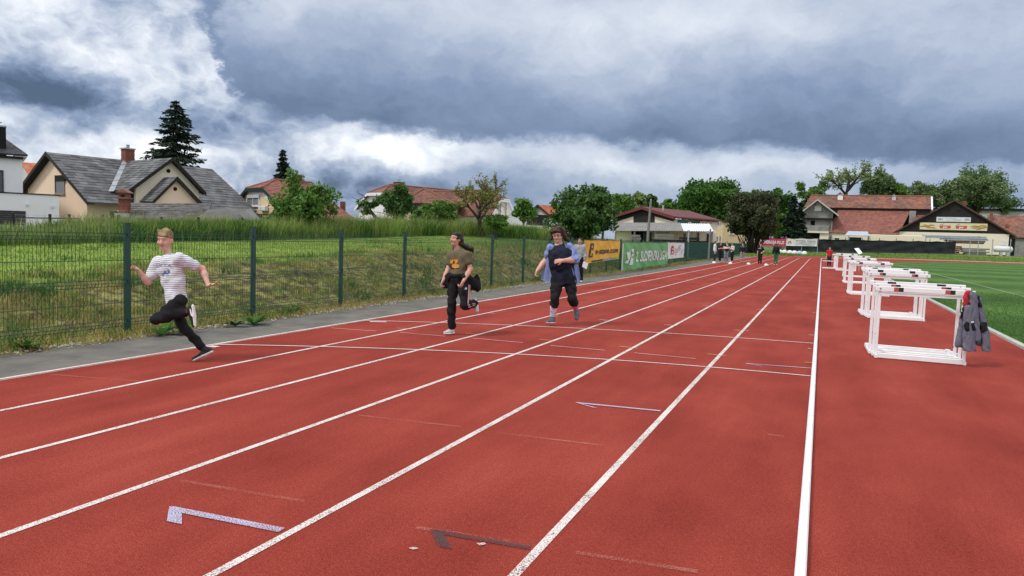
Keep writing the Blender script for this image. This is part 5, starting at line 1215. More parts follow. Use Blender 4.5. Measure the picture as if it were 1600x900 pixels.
u0, z0 = F3.at(391, 326, 2.4); u1, z1 = F3.at(413, 352, 2.0); part(F3, 'roof', MB().prism([(u0, 0.0, z0-.4), (u0, 2.4, z0), (u1, 2.4, z1), (u1, 0.0, z1-.4)], (0, 0, .05)), corr)

# ---- white modern house at the left edge
F = Frame(20, 46, 37, 'modern_white_house', 'modern white rendered house with dark roof and flat garage')
u0, z0 = F.at(-60, 340); u1, z1 = F.at(92, 306)
part(F, 'garage_wall', MB().box(u0-4, u1, 0, .3, .2, z1), whiter); part(F, 'garage_wall', MB().box(u1-.3, u1-.002, .301, 6, .2, z1-.002), whiter)
part(F, 'parapet_cap', MB().box(u0-4, u1+.06, -.06, 6, z1+.002, z1+.07), dark_gap)
a, b = F.at(-40, 326.5), F.at(40.5, 352); dr = MB()
for i in range(7): z_a = b[1]+(a[1]-b[1])*i/7; dr.box(a[0], b[0], -.05, -.003, z_a, z_a+(a[1]-b[1])/7*.9)
part(F, 'garage_door', dr, mat('anthracite_slats', (.030, .031, .034), .5, .1, 5.))
for px_, py_l in ((43, 320), (82, 323)):
    a = F.at(px_, py_l); part(F, 'wall_lamp', MB().box(a[0]-.07, a[0]+.07, -.12, -.003, a[1]-.07, a[1]+.07), wsheet)
v2 = 2.0; u0, z0 = F.at(-60, 303, v2); u1, z1 = F.at(35, 249, v2)
part(F, 'upper_wall', MB().box(u0-3, u1, v2, v2+7, z0-1, z1), whiter)
r0 = F.at(36.5, 248, v2-.3); part(F, 'roof_edge', MB().box(u0-3.3, r0[0], v2-.3, v2+7.3, z1+.002, z1+.14), dark_gap)
_, zt = F.at(36, 242, v2); part(F, 'fascia', MB().box(u1-.45, u1+.25, v2-.1, v2+7.1, z1+.142, zt), whiter)
a = F.at(9, 219, v2+1.5); tiles(F, 'roof', (u0-3, v2-.2, z1+.16), (u1+.3, v2-.2, zt+.02), (a[0], v2+3.5, a[1]+.3), (u0-3, v2+3.5, a[1]+.3), 12, 20, mat('anthracite_tiles', (.045, .046, .05), .6, .2, 2., island=.2), .02)
c0, c1 = F.at(10, 238, v2+.8), F.at(10, 199, v2+.8); part(F, 'chimney', MB().box(c0[0]-1.0, c0[0], v2+.8, v2+1.6, c0[1]-.6, c1[1]), dark_gap); part(F, 'chimney_cap', MB().box(c0[0]-1.04, c0[0]+.03, v2+.76, v2+1.64, c1[1]+.002, c1[1]+.1).lathe([(.16, c1[1]+.1), (.16, c1[1]+.28), (.3, c1[1]+.3), (.3, c1[1]+.34)], (c0[0]-.5, v2+1.2, 0), 10), zinc)
window(F, (-12, 265), (6, 302), v2, 0, pane=glass, frm=mat('dark_window_frame', (.03, .03, .032), .5, .1, 5.))
# small orange-roofed house behind it
F = Frame(40, 82, 40, 'small_orange_roofed_house', 'white gabled house with orange tiles behind the modern white house')
v0_, z0 = F.atu(37, 253.5); v1_, z1 = F.atu(53, 276)
part(F, 'wall', MB().prism([(0, v1_, .2), (0, v1_, z1-.1), (0, v0_, z0-.2), (0, v0_*2-v1_, z1-.1), (0, v0_*2-v1_, .2)], (.3, 0, 0)), pale)
tiles(F, 'roof', (-.3, v1_-.2, z1-.15), (9, v1_-.2, z1-.15), (9, v0_, z0), (-.3, v0_, z0), 12, 20, oranget); tiles(F, 'roof', (9, 2*v0_-v1_+.2, z1-.15), (-.3, 2*v0_-v1_+.2, z1-.15), (-.3, v0_, z0), (9, v0_, z0), 12, 20, oranget)
part(F, 'wall', MB().box(.302, 8.7, v1_, v1_+.3, .2, z1-.2), pale)

# ---- half-hipped houses
def half_hip(F, apex, hipL, hipR, eaveL, eaveR, L, tm, wall, trim, ntl=22, nc=16, back=3.0, hipd=1.6, over=.35):
    """gable in plane u=0, ridge running along +u; the gable's top is cut back by a small hip"""
    vA, zA = F.atu(*apex, hipd); hl, hr_ = F.atu(*hipL, -over), F.atu(*hipR, -over); el, er = F.atu(*eaveL, -over), F.atu(*eaveR, -over)
    zh = (hl[1]+hr_[1])/2; kk = (zA-zh)/max(.3, (hl[0]-hr_[0])/2); vA = (hl[0]+hr_[0])/2
    ze_ = er[1]; vR = vA-(zA-ze_)/kk; vL = vA+(zA-ze_)/kk
    part(F, 'wall', MB().prism([(0, vR+.4, .2), (0, vR+.4, ze_+.4*kk-.2), (0, hr_[0]+.1, zh-.12), (0, hl[0]-.1, zh-.12), (0, vL-.4, ze_+.4*kk-.2), (0, vL-.4, .2)], (.3, 0, 0)), wall)
    part(F, 'wall', MB().box(.301, L-.2, vR+.4, vR+.7, .2, ze_+.3*kk-.25), wall)
    vh0, vh1 = hr_[0], hl[0]
    def slope(vE, vH, s):
        # slope polygon (a rectangle with the corner clipped by the hip): built as two tile fields
        tiles(F, 'roof', (-over, vE, ze_), (L, vE, ze_), (L, vH, zh), (-over, vH, zh), int(nc*.7), ntl, tm) if s > 0 else tiles(F, 'roof', (L, vE, ze_), (-over, vE, ze_), (-over, vH, zh), (L, vH, zh), int(nc*.7), ntl, tm)
        tiles(F, 'roof', (-over, vH, zh), (L, vH, zh), (L, vA, zA), (hipd, vA, zA), max(4, int(nc*.35)), ntl, tm) if s > 0 else tiles(F, 'roof', (L, vH, zh), (-over, vH, zh), (hipd, vA, zA), (L, vA, zA), max(4, int(nc*.35)), ntl, tm)
    slope(vR, vh0, 1); slope(vL, vh1, -1)
    tiles(F, 'hip_roof', (-over, vh1, zh), (-over, vh0, zh), (hipd, vA-.01, zA), (hipd, vA+.01, zA), max(4, int(nc*.35)), 6, tm)
    rake(F, [(-over-.01, vR, ze_+.02), (-over-.01, vh0, zh+.02), (-over-.01, vh1, zh+.02), (-over-.01, vL, ze_+.02)], .30, (.05, 0, 0), trim)
    part(F, 'ridge_tiles', MB().tube([(hipd, vA, zA+.03), (L, vA, zA+.03)], .10, 6), tm); part(F, 'ridge_tiles', MB().tube([(-over, vh0, zh+.03), (hipd, vA, zA+.03)], .09, 6), tm); part(F, 'ridge_tiles', MB().tube([(-over, vh1, zh+.03), (hipd, vA, zA+.03)], .09, 6), tm)
    return vA, zA, zh, vR, ze_
F = Frame(405, 62, 44, 'yellow_house', 'yellow house with red half hipped roof and dark green bargeboards')
vA, zA, zh, vR, ze_ = half_hip(F, (406, 282.5), (383.4, 293.7), (410, 293.7), (371, 303), (433, 318), 5.2, redt, yellow, dgreen)
hl, hr2 = F.atu(386, 299.5, -.02), F.atu(409, 299.5, -.02); e2 = F.atu(434, 321, -.02); e3 = F.atu(374, 308, -.02)
part(F, 'white_trim', MB().prism([(-.025, hl[0], hl[1]), (-.025, hr2[0], hr2[1]), (-.025, hr2[0], hr2[1]-.22), (-.025, hl[0], hl[1]-.22)], (.02, 0, 0)), whiter)
part(F, 'white_trim', MB().prism([(-.025, hr2[0], hr2[1]), (-.025, e2[0], e2[1]), (-.025, e2[0], e2[1]-.25), (-.025, hr2[0]+.05, hr2[1]-.25)], (.02, 0, 0)), whiter)
a, b = F.atu(384.5, 304, 0), F.atu(406.5, 323.5, 0); part(F, 'window_surround', MB().box(-.035, -.002, b[0], a[0], b[1], a[1]), whiter)
window(F, (386.5, 305), (405, 322), side='neg', u=-.036, mullions=1, pane=glass_l); a, b = F.atu(386.5, 305, -.1), F.atu(405, 309, -.1); part(F, 'shutter_box', MB().box(-.16, -.11, b[0], a[0], b[1], a[1]), pale)
a, b = F.atu(408, 322.5, -.1), F.atu(418.5, 329.5, -.1); ac = part(F, 'air_conditioner', MB().bevbox(-.36, -.05, b[0], a[0], b[1], a[1], .03), wsheet)
c_ = np.array([-.361, (a[0]*.68+b[0]*.32), (a[1]+b[1])/2]); MB().tube([c_, c_-[.012, 0, 0]], abs(a[1]-b[1])*.36, 14).build('fan_grille', pale, ac)
uc, vc = F.atz(471, 283, zA); chimney(F, uc, vA, .8, zA-1, zA+.55, brick, True, courses=6)
a, b = F.atu(398, 334.5, -.5), F.atu(434, 337, -.5); part(F, 'porch_roof', MB().box(-1.6, -.4, b[0], a[0], b[1], b[1]+.10), dark_gap)
# red lean-to roof with brick stack, and garage roof
F = Frame(540, 56, 20, 'red_roofed_annex', 'low building with a sloping red roof and brick chimney', 'shed')
A, B = F.at(520, 343.5), F.at(558, 344); C, D = F.at(527, 321, 3.5), F.at(500, 316, 3.5)
tiles(F, 'roof', (A[0]-3, 0, A[1]), (B[0], 0, B[1]), (C[0], 3.5, C[1]), (D[0]-2, 3.5, C[1]), 12, 12, redt); part(F, 'wall', MB().box(A[0]-2, B[0]-.4, .3, .6, .3, A[1]-.05), cream)
c0, c1 = F.at(535.5, 326, 5.5), F.at(535.5, 315, 5.5); chimney(F, c0[0], 5.5, .42, c0[1]-1, c1[1], brick, False, courses=8)
F = Frame(600, 46, -8, 'garage_block', 'low garage with a shallow red tiled roof in the weeds', 'garage')
A, B = F.at(528, 358), F.at(629, 358); C, D = F.at(641, 345.5, 2.6), F.at(556, 346.5, 2.6)
tiles(F, 'roof', (A[0], 0, A[1]), (B[0], 0, B[1]), (C[0], 2.6, C[1]), (D[0], 2.6, D[1]), 8, 22, oldt); part(F, 'wall', MB().box(A[0]+.3, B[0]-.2, .25, .5, .4, A[1]-.05), pale)
a = F.at(629, 358, .1); part(F, 'wall', MB().prism([(B[0]-.1, .1, .4), (B[0]-.1, .1, B[1]-.06), (C[0]-.1, 2.5, C[1]-.1), (C[0]-.1, 4, B[1]-.1), (C[0]-.1, 4, .4)], (-.1, 0, 0)), brick)

# ---- the long cream and white house with brown roofs
F = Frame(590, 76, 46, 'long_brown_roofed_house', 'long cream and white house with brown hipped roofs, balcony and chimney')
vA, zA, zh, vR, ze_ = half_hip(F, (591, 289.5), (573, 301.5), (597.5, 301.5), (553, 326), (622, 326), 12, brownt, whiter, whiter)
v1_, z1 = F.atu(626, 293, 3.0); uc, vc = F.atz(625.5, 290, zA); chimney(F, uc, vA, .9, zA-.6, zA+.35, brick, True, courses=4)
rootL = F.root
F = Frame(781, 72, -38, 'x', 'x'); bpy.data.objects.remove(F.root); F.root = thing('right_wing', '', None, F.O, atan2(F.u[1], F.u[0])); bpy.data.objects.remove(F.root); F.root = rootL
class _Sub:                                              # builds in the wing's own axes but hangs the parts on the one house
    pass
Mw = Matrix.Translation(Vector(F.O)) @ Matrix.Rotation(atan2(F.u[1], F.u[0]), 4, 'Z'); Mroot = Matrix.Translation(rootL.location) @ Matrix.Rotation(rootL.rotation_euler.z, 4, 'Z'); Mrel = Mroot.inverted() @ Mw
before = set(bpy.data.objects)
va_, za_ = F.atu(781, 299, -1.6); hl, hr2 = F.atu(783, 310, .3), F.atu(796, 310.5, .3); el = F.atu(767, 338, .3)
zt_, zh_, ze2 = za_, hl[1], el[1]; vL_, vR_ = hl[0], hr2[0]; vm = (vL_+vR_)/2
if vL_ > vR_: vL_, vR_ = vR_, vL_
kk = (zt_-zh_)/max(.4, (vR_-vL_)/2); half = (zt_-ze2)/kk; Lw = 13.5
tiles(F, 'roof', (-Lw, vm-half, ze2), (.3, vm-half, ze2), (.3, vL_, zh_), (-Lw, vL_, zh_), 13, 26, brownt); tiles(F, 'roof', (-Lw, vL_, zh_), (.3, vL_, zh_), (-1.6, vm, zt_), (-Lw, vm, zt_), 6, 26, brownt)
tiles(F, 'roof', (.3, vm+half, ze2), (-Lw, vm+half, ze2), (-Lw, vm, zt_), (-1.6, vm, zt_), 18, 26, brownt); tiles(F, 'hip_roof', (.3, vL_, zh_), (.3, vR_, zh_), (-1.6, vm+.01, zt_), (-1.6, vm-.01, zt_), 6, 6, brownt)
part(F, 'ridge_tiles', MB().tube([(-Lw, vm, zt_+.04), (-1.6, vm, zt_+.04), (.3, vL_, zh_+.04)], .1, 6), brownt)
part(F, 'wall', MB().prism([(0, vm-half+.4, .3), (0, vm-half+.4, ze2+.4*kk-.2), (0, vL_+.1, zh_-.15), (0, vR_-.1, zh_-.15), (0, vm+half-.4, ze2+.4*kk-.2), (0, vm+half-.4, .3)], (-.3, 0, 0)), cream)
part(F, 'wall', MB().box(-Lw, -.302, vm-half+.4, vm-half+.7, .3, ze2+.15), whiter)
rake(F, [(.31, vm-half, ze2), (.31, vL_, zh_+.02), (.31, vR_, zh_+.02), (.31, vm+half, ze2)], .36, (-.05, 0, 0), whiter)
a, b = F.atu(789, 326, .0), F.atu(796, 340, 0)
for s0, s1 in ((-.32*half, -.12*half), (.12*half, .30*half)):
    o = part(F, 'window', MB().box(.004, .06, vm+s0, vm+s1, ze2-.3, ze2+1.7), win_w); MB().box(.02, .075, vm+s0+.1, vm+s1-.1, ze2-.2, ze2+1.55).build('pane', glass_l, o)
zb0 = F.atu(790, 350, 1.5)[1]; part(F, 'balcony_slab', MB().box(.31, 2.0, vm-half+.5, vm+half+3.5, zb0-.25, zb0), whiter)
rl = MB()
for i in range(26): y = vm-half+.6+(2*half-1.2)*i/25; rl.box(1.86, 1.92, y-.03, y+.03, zb0+.002, zb0+.9)
rl.box(1.84, 1.94, vm-half+.5, vm+half-.5, zb0+.902, zb0+.97); part(F, 'balcony_railing', rl, whiter)
part(F, 'balcony_screen', MB().box(1.8, 1.95, vm+half-.4, vm+half+3.4, zb0+.002, zb0+1.15), dark_wood); part(F, 'post', MB().box(1.7, 1.9, vm+half+3, vm+half+3.2, .3, zb0-.252), whiter)
# hipped bay in the middle
Fb = Frame(665, 69, -6, 'x', 'x'); bpy.data.objects.remove(Fb.root); Fb.root = rootL
wing = [o for o in bpy.data.objects if o not in before and o.parent == rootL]
for o in wing: o.matrix_basis = Mrel
before = set(bpy.data.objects)
a0, a1 = Fb.at(628, 315.5), Fb.at(711, 319.5); ap = Fb.at(663, 294.8, 3.2); zE = (a0[1]+a1[1])/2; um = ap[0]; dp = 5.0
tiles(Fb, 'roof', (a0[0], 0, zE), (a1[0], 0, zE), (um+.3, 3.2, ap[1]), (um-.3, 3.2, ap[1]), 10, 20, brownt); tiles(Fb, 'roof', (a1[0], 0, zE), (a1[0], dp*1.4, zE), (um+.3, 3.3, ap[1]), (um+.3, 3.2, ap[1]), 10, 16, brownt); tiles(Fb, 'roof', (a0[0], dp*1.4, zE), (a0[0], 0, zE), (um-.3, 3.2, ap[1]), (um-.3, 3.3, ap[1]), 10, 16, brownt)
for e_ in (a0[0], a1[0]): part(Fb, 'ridge_tiles', MB().tube([(e_, 0, zE+.04), (um, 3.2, ap[1]+.05)], .09, 6), brownt)
part(Fb, 'eave_gutter', MB().box(a0[0]-.1, a1[0]+.1, -.12, 0.05, zE-.3, zE-.06), dark_wood); part(Fb, 'wall', MB().box(a0[0]+.5, a1[0]-.6, .4, 5, .4, zE-.302), yellow); part(Fb, 'soffit', MB().box(a0[0]+.05, a1[0]-.05, .06, .39, zE-.28, zE-.2), whiter)
window(Fb, (648, 321.5), (654.5, 331.5), .4, 0); window(Fb, (663, 320.5), (672, 332), .4, 1)
Mb = Mroot.inverted() @ (Matrix.Translation(Vector(Fb.O)) @ Matrix.Rotation(atan2(Fb.u[1], Fb.u[0]), 4, 'Z'))
for o in [o for o in bpy.data.objects if o not in before and o.parent == rootL]: o.matrix_basis = Mb
# small orange-roofed house past it
F = Frame(846, 78, 42, 'orange_gabled_house', 'small pale gabled house with a bright orange tiled roof')
v0_, z0 = F.atu(844, 320); v1_, z1 = F.atu(861, 334)
part(F, 'wall', MB().prism([(0, v1_+.2, .3), (0, v1_+.2, z1), (0, v0_, z0-.2), (0, 2*v0_-v1_-.2, z1), (0, 2*v0_-v1_-.2, .3)], (.3, 0, 0)), pale)
tiles(F, 'roof', (-.4, v1_, z1), (8, v1_, z1), (8, v0_, z0), (-.4, v0_, z0), 10, 18, oranget); tiles(F, 'roof', (8, 2*v0_-v1_, z1), (-.4, 2*v0_-v1_, z1), (-.4, v0_, z0), (8, v0_, z0), 10, 18, oranget)
rake(F, [(-.41, v1_, z1), (-.41, v0_, z0+.03), (-.41, 2*v0_-v1_, z1)], .25, (.05, 0, 0), dark_wood); part(F, 'wall', MB().box(.302, 7.8, v1_+.2, v1_+.5, .3, z1-.1), pale)
window(F, (846, 337), (853, 346), side='neg', u=0, mullions=1, pane=glass_l)

# ---- the hall with the maroon roof
F = Frame(1007, 90, 46, 'maroon_roofed_hall', 'long cream hall with a maroon roof and a black boarded gable', 'hall')
vA, zA = F.atu(1007, 323.6); vl_, zl_ = F.atu(957.5, 338.5); vr_, zr_ = F.atu(1058, 339); L = F.atz(1131.6, 344.5, zr_)[0]; L = min(max(L, 10.), 20.); zE = (zl_+zr_)/2; zE = zr_
def sheets(A, B, C, D, m, n=24, th=.1):                  # standing-seam roof
    A, B, C, D = [np.asarray(p, float) for p in (A, B, C, D)]; nn = np.cross(B-A, D-A); nn /= np.linalg.norm(nn); nn = nn if nn[2] > 0 else -nn
    o = part(F, 'roof', MB().prism([A-nn*th, B-nn*th, C-nn*th, D-nn*th], nn*(th-.004)), m); mb = MB()
    for i in range(n):
        a, b = i/n, (i+.9)/n; mb.prism([A+(B-A)*a, A+(B-A)*b, D+(C-D)*b, D+(C-D)*a], nn*.05)
    o2 = mb.build('roof_sheets', m, o); o2['kind'] = 'stuff'
sheets((-.6, vr_, zr_), (L, vr_, zr_), (L, vA, zA), (-.6, vA, zA), maroon); sheets((L, vl_, zl_), (-.6, vl_, zl_), (-.6, vA, zA), (L, vA, zA), maroon)
part(F, 'wall', MB().prism([(0, vr_+.4, 0), (0, vr_+.4, zr_-.05), (0, vA, zA-.2), (0, vl_-.4, zl_-.05), (0, vl_-.4, 0)], (.3, 0, 0)), cream)
q = F.polyu([(960, 340), (1006.8, 326), (1056, 340.5), (1052.5, 346), (1023, 338), (1023, 350), (990, 350), (990, 338), (963, 346.5)], -.02)
part(F, 'boarded_gable', MB().add([(x, y, z) for x, y, z in q]+[(x-.04, y, z) for x, y, z in q], [(9, 10, 11, 12, 13, 14, 15, 16, 17), (0, 1, 10, 9), (1, 2, 11, 10), (2, 3, 12, 11)]), dark_wood)
rake(F, [(-.61, vr_, zr_+.02), (-.61, vA, zA+.05), (-.61, vl_, zl_+.02)], .35, (.05, 0, 0), maroon)
part(F, 'wall', MB().box(.302, L-.2, vr_+.4, vr_+.7, 0, zr_-.25), cream)
vw = vr_+.4
a, b = F.at(1059, 341, vw), F.at(1093.5, 349.5, vw); gb = MB(); n = 11
for i in range(n): gb.box(a[0]+(b[0]-a[0])*i/n, a[0]+(b[0]-a[0])*(i+.94)/n, vw-.06, vw-.003, b[1]-.6, zr_-.3)
part(F, 'green_boarding', gb, greenp)
for p0, p1 in (((1097, 344.5), (1099, 350)), ((1101, 344.7), (1103.3, 350.2)), ((1108.5, 345.5), (1111.5, 351)), ((1120.5, 346), (1123, 352.5)), ((1124, 346), (1126.5, 352.5)), ((1119, 369), (1121.3, 378)), ((1123.7, 369), (1126, 378))): window(F, p0, p1, vw, 0, pane=glass_l)
a, b = F.at(1074, 346.5, vw), F.at(1079, 349, vw); part(F, 'sign_plate', MB().box(a[0], b[0], vw-.12, vw-.062, b[1], a[1]), wsheet)
part(F, 'gutter', MB().tube([(-.5, vr_-.08, zr_-.08), (L, vr_-.08, zr_-.08)], .09, 6), maroon); part(F, 'downpipe', MB().tube([(.2, vr_-.08, zr_-.1), (.2, vw-.1, zr_-1.2), (.2, vw-.1, .1)], .06, 6), zinc)
for px_ in (1090, 1097): a = F.atz(px_, 331, zA-.5); part(F, 'vent_pipe', MB().tube([(a[0], vA-1.6, zA-.8), (a[0], vA-1.6, zA+.35)], .12, 8), zinc)
F0 = F
F = Frame(1118, 128, 46, 'hall_rear_wing', 'rear wing of the hall with a higher maroon roof and cream wall', 'hall')
a, b = F.at(1097, 330.3, 0), F.at(1139, 336.5, 0); c = F.at(1139.5, 342.5, -4)
sheets((a[0], -4, c[1]), (b[0]+1, -4, c[1]), (b[0]+1, 0, a[1]), (a[0], 0, a[1]), maroon); part(F, 'wall', MB().box(a[0]+.5, b[0]+.5, -3.4, -3.1, 0, c[1]-.1), cream)
Fy = Frame(1155, 114, 0, 'yellow_annex', 'yellowish wall of a low annex half hidden by the brownish dark tree', 'building'); a, b = Fy.at(1130, 347), Fy.at(1181, 349); part(Fy, 'wall', MB().box(a[0], b[0], 0, 4, 0, a[1]), yellow); part(Fy, 'roof_edge', MB().box(a[0]-.2, b[0]+.2, -.2, 4.2, a[1]+.002, a[1]+.25), maroon)
for p0, p1 in (((1140, 356), (1147, 366)), ((1168, 366), (1174, 378))): window(Fy, p0, p1, 0, 0)
# open sheds in front of it
F = Frame(1010, 70, 0, 'open_timber_shed', 'long open shed with a grey corrugated roof and a white roofed bay', 'shed')
def corrugated(pA, pB, pC, pD, dv, m, n):
    A, B = F.at(*pA), F.at(*pB); C, D = F.at(*pC, dv), F.at(*pD, dv); P0 = []
    for i in range(n+1):
        t = i/n; o_ = .03*(1 if i % 2 else -1); a = np.array([A[0]+(B[0]-A[0])*t, 0, A[1]+(B[1]-A[1])*t+o_]); d_ = np.array([D[0]+(C[0]-D[0])*t, dv, D[1]+(C[1]-D[1])*t+o_]); P0.append([a, (a+d_)/2, d_])
    part(F, 'roof', MB().sheet(P0, .02), m); return A, B, C, D
A, B, C, D = corrugated((953.6, 360.8), (1067.5, 361), (1063, 348.2), (957, 348), 4.0, corr, 90)
A2, B2, C2, D2 = corrugated((1068.5, 361.2), (1115.6, 361.6), (1109, 350), (1063.6, 349.2), 4.0, wsheet, 26)
for px_ in (962, 991.5, 1024, 1047.5, 1069.5, 1090, 1113): a = F.at(px_, 361.5, .15); part(F, 'post', MB().box(a[0]-.07, a[0]+.07, .1, .24, -.02, a[1]-.02), wood)
a, b = F.at(962, 361.5, 1.0), F.at(986, 375, 1.0); part(F, 'wall', MB().box(a[0], b[0], 1.0, 1.2, -.02, a[1]+.1), cream)
a, b = F.at(986.5, 361.5, 3.5), F.at(1016, 375, 3.5); part(F, 'wall', MB().box(a[0], b[0], 3.5, 3.6, -.02, a[1]+.6), dark_gap)  # open bay: its shaded depth is painted as a black back panel
a, b = F.at(1016, 361.5, 3.8), F.at(1118, 375, 3.8); part(F, 'wall', MB().box(a[0], b[0], 3.8, 3.95, -.02, a[1]+.4), cream)
a, b = F.at(1105, 365, 3.7), F.at(1112.5, 380, 3.7); part(F, 'door', MB().box(a[0], b[0], 3.72, 3.795, -.02, a[1]), dgreen)
a, b = F.at(1005, 363, .9), F.at(1018, 376, .9); part(F, 'screen', MB().box(a[0], b[0], .9, .95, -.02, a[1]), dgreen)
def stack(px0, px1, pyt, d, rows, m, name, label, cat, gap=.25, z0=None, depth=1.2):
    Fq = Frame((px0+px1)/2, d, 0, name, label, cat); a, b = Fq.at(px0, pyt), Fq.at(px1, pyt); z0 = .0 if z0 is None else z0; rg = np.random.default_rng(int(px0)); hh = (a[1]-z0)/rows
    for i in range(rows): part(Fq, 'board', MB().box(a[0]+rg.uniform(0, gap), b[0]-rg.uniform(0, gap), rg.uniform(-.05, .05), depth+rg.uniform(-.05, .05), z0+hh*i, z0+hh*(i+.86)), m)
    return Fq
stack(1025.5, 1057, 365, 68, 9, wood, 'timber_stack', 'stack of grey sawn timber under the open shed', 'timber stack'); stack(986.5, 1003, 366, 69, 8, wood, 'timber_stack', 'narrow stack of grey timber left of the larger stack', 'timber stack')
fq = stack(1061, 1098, 369.5, 67, 7, dark_wood, 'scrap_pile', 'dark pile of steel beams and boards beside the timber', 'scrap pile', .9)
for px_, pz in ((1070, 364.5), (1091, 363.5)): a = fq.at(px_, pz, .3); part(fq, 'steel_post', MB().box(a[0]-.08, a[0]+.08, .2, .4, 0, a[1]), dark_wood)
Fq = Frame(1064, 64, 0, 'yard_wall', 'long dark low wall behind the fence and banners', 'wall'); a, b = Fq.at(1019, 374.8), Fq.at(1109, 375.5); part(Fq, 'wall_panel', MB().box(a[0], b[0], 0, .12, 0, a[1]), dark_wood); part(Fq, 'coping', MB().box(a[0]-.05, b[0]+.05, -.03, .15, a[1]+.002, a[1]+.06), dark_gap)
Fq = Frame(1012, 62, 0, 'utility_pole', 'tall wooden utility pole in front of the maroon hall', 'pole'); a = Fq.at(1012.5, 313); part(Fq, 'pole', MB().tube([(0, 0, 0), (.02, 0, a[1]*.5), (.12, 0, a[1])], [.13, .115, .09], 10), wood); part(Fq, 'insulator', MB().tube([(.12, 0, a[1]), (.12, 0, a[1]+.12)], .05, 8), zinc)
for i, (px_, pt_, d_) in enumerate(((1108.5, 358.5, 60), (1076, 360, 61))):
    Fq = Frame(px_, d_, 0, 'fence_post', ['leaning weathered wooden post at the end of the yard wall', 'thin grey steel post between the shed and the fence'][i], 'post'); a = Fq.at(px_+(1.5 if i == 0 else 0), pt_); part(Fq, 'post_shaft', MB().tube([(0, 0, 0), (a[0], 0, a[1])], [.09, .07], 8), wood if i == 0 else zinc); part(Fq, 'post_top', MB().tube([(a[0], 0, a[1]), (a[0], 0, a[1]+.04)], [.075, .03], 8), dark_wood if i == 0 else zinc)
# ---- far right: grey gabled house with red roofs
F = Frame(1300, 146, -22, 'red_roofed_farmhouse', 'old house with a grey balcony gable and long red tiled roofs')
g = 1.0
vM = 9.0
e0, e1 = F.at(1268, 328, 4.5), F.at(1455, 326.5, 4.5); r0, r1 = F.at(1267, 307.7, vM), F.at(1454.5, 307, vM)
tiles(F, 'roof', (e0[0]-1.5, 4.5, e1[1]), (e1[0], 4.5, e1[1]), (r1[0], vM, r1[1]), (r0[0], vM, r1[1]), 13, 44, oldt)
part(F, 'verge', MB().prism([(e1[0]+.02, 4.5, e1[1]), (r1[0]+.02, vM, r1[1]), (r1[0]+.02, vM, r1[1]-.25), (e1[0]+.02, 4.5, e1[1]-.25)], (.3, 0, 0)), whiter)
part(F, 'wall', MB().prism([(e1[0]-.3, 4.9, g), (e1[0]-.3, 4.9, e1[1]), (e1[0]-.3, vM, r1[1]-.3), (e1[0]-.3, vM+4.5, e1[1]), (e1[0]-.3, vM+4.5, g)], (.3, 0, 0)), dark_wood); part(F, 'roof_ridge', MB().tube([(r0[0], vM, r1[1]+.05), (r1[0], vM, r1[1]+.05)], .16, 6), oldt)
tiles(F, 'roof', (e1[0], vM+4.5, e1[1]), (e0[0], vM+4.5, e1[1]), (r0[0], vM, r1[1]), (r1[0], vM, r1[1]), 13, 44, oldt)
part(F, 'wall', MB().box(e0[0], e1[0]-.31, 4.9, 5.2, g, e1[1]-.15), dark_wood)
l0, l1 = F.at(1292.5, 363.3, .2), F.at(1404, 364.3, .2); t0, t1 = F.at(1310, 330.5, 4.88), F.at(1422.5, 330, 4.88)
tiles(F, 'roof', (l0[0], .2, l0[1]), (l1[0], .2, l0[1]), (t1[0], 4.88, t1[1]), (t0[0], 4.88, t1[1]), 18, 36, redt)
part(F, 'wall', MB().box(l0[0]+.4, l1[0], .5, .8, g, l0[1]-.05), cream)
for p0, p1 in (((1303.5, 371), (1311.5, 380)),): window(F, p0, p1, .5, 0)
a, b = F.at(1327, 370.5, .5), F.at(1345.5, 378, .5); part(F, 'garage_opening', MB().box(a[0], b[0], .45, .498, g, a[1]), dark_gap)
# front gable with balcony
ga, gl, gr = F.at(1277.5, 311.8, -1.0), F.at(1246, 335.5, -1.0), F.at(1310.5, 335.5, -1.0); zz_ = (gl[1]+gr[1])/2
tiles(F, 'roof', (gl[0], -1.4, zz_), (gl[0], 7, zz_), (ga[0], 7, ga[1]), (ga[0], -1.4, ga[1]), 11, 12, oldt); tiles(F, 'roof', (gr[0], 7, zz_), (gr[0], -1.4, zz_), (ga[0], -1.4, ga[1]), (ga[0], 7, ga[1]), 11, 12, oldt)
rake(F, [(gl[0], -1.42, zz_), (ga[0], -1.42, ga[1]+.05), (gr[0], -1.42, zz_)], .28, (0, .05, 0), pale)
w0, w1 = F.at(1253.5, 340, .0)[0], F.at(1301.5, 340, .0)[0]; zf = F.at(1270, 343, 0)[1]
part(F, 'wall', MB().prism([(w0, 0, zf), (w0, 0, zz_+.8), (ga[0], 0, ga[1]-.25), (w1, 0, zz_+.8), (w1, 0, zf)], (0, .3, 0)), dirty)
zb = F.at(1270, 361, -1.2)[1]; zt = F.at(1270, 352, -1.2)[1]; x0, x1 = F.at(1243, 355, -1.2)[0], F.at(1294.5, 355, -1.2)[0]
part(F, 'recess_wall', MB().box(w0, w1, 1.6, 1.8, g, zf+.2), pale); part(F, 'side_wall', MB().box(w0, w0+.3, .302, 1.59, g, zf+.1), dirty); part(F, 'side_wall', MB().box(w1-.3, w1, .302, 1.59, g, zf+.1), dirty)
part(F, 'balcony_lintel', MB().box(w0-.2, w1+.2, -.15, -.003, zf-.1, zf+.35), dark_wood)
part(F, 'balcony_parapet', MB().box(x0, x1, -1.2, -1.0, zb, zt), dirty); part(F, 'balcony_slab', MB().box(x0-.1, x1+.1, -1.25, 1.59, zb-.35, zb-.002), cream)
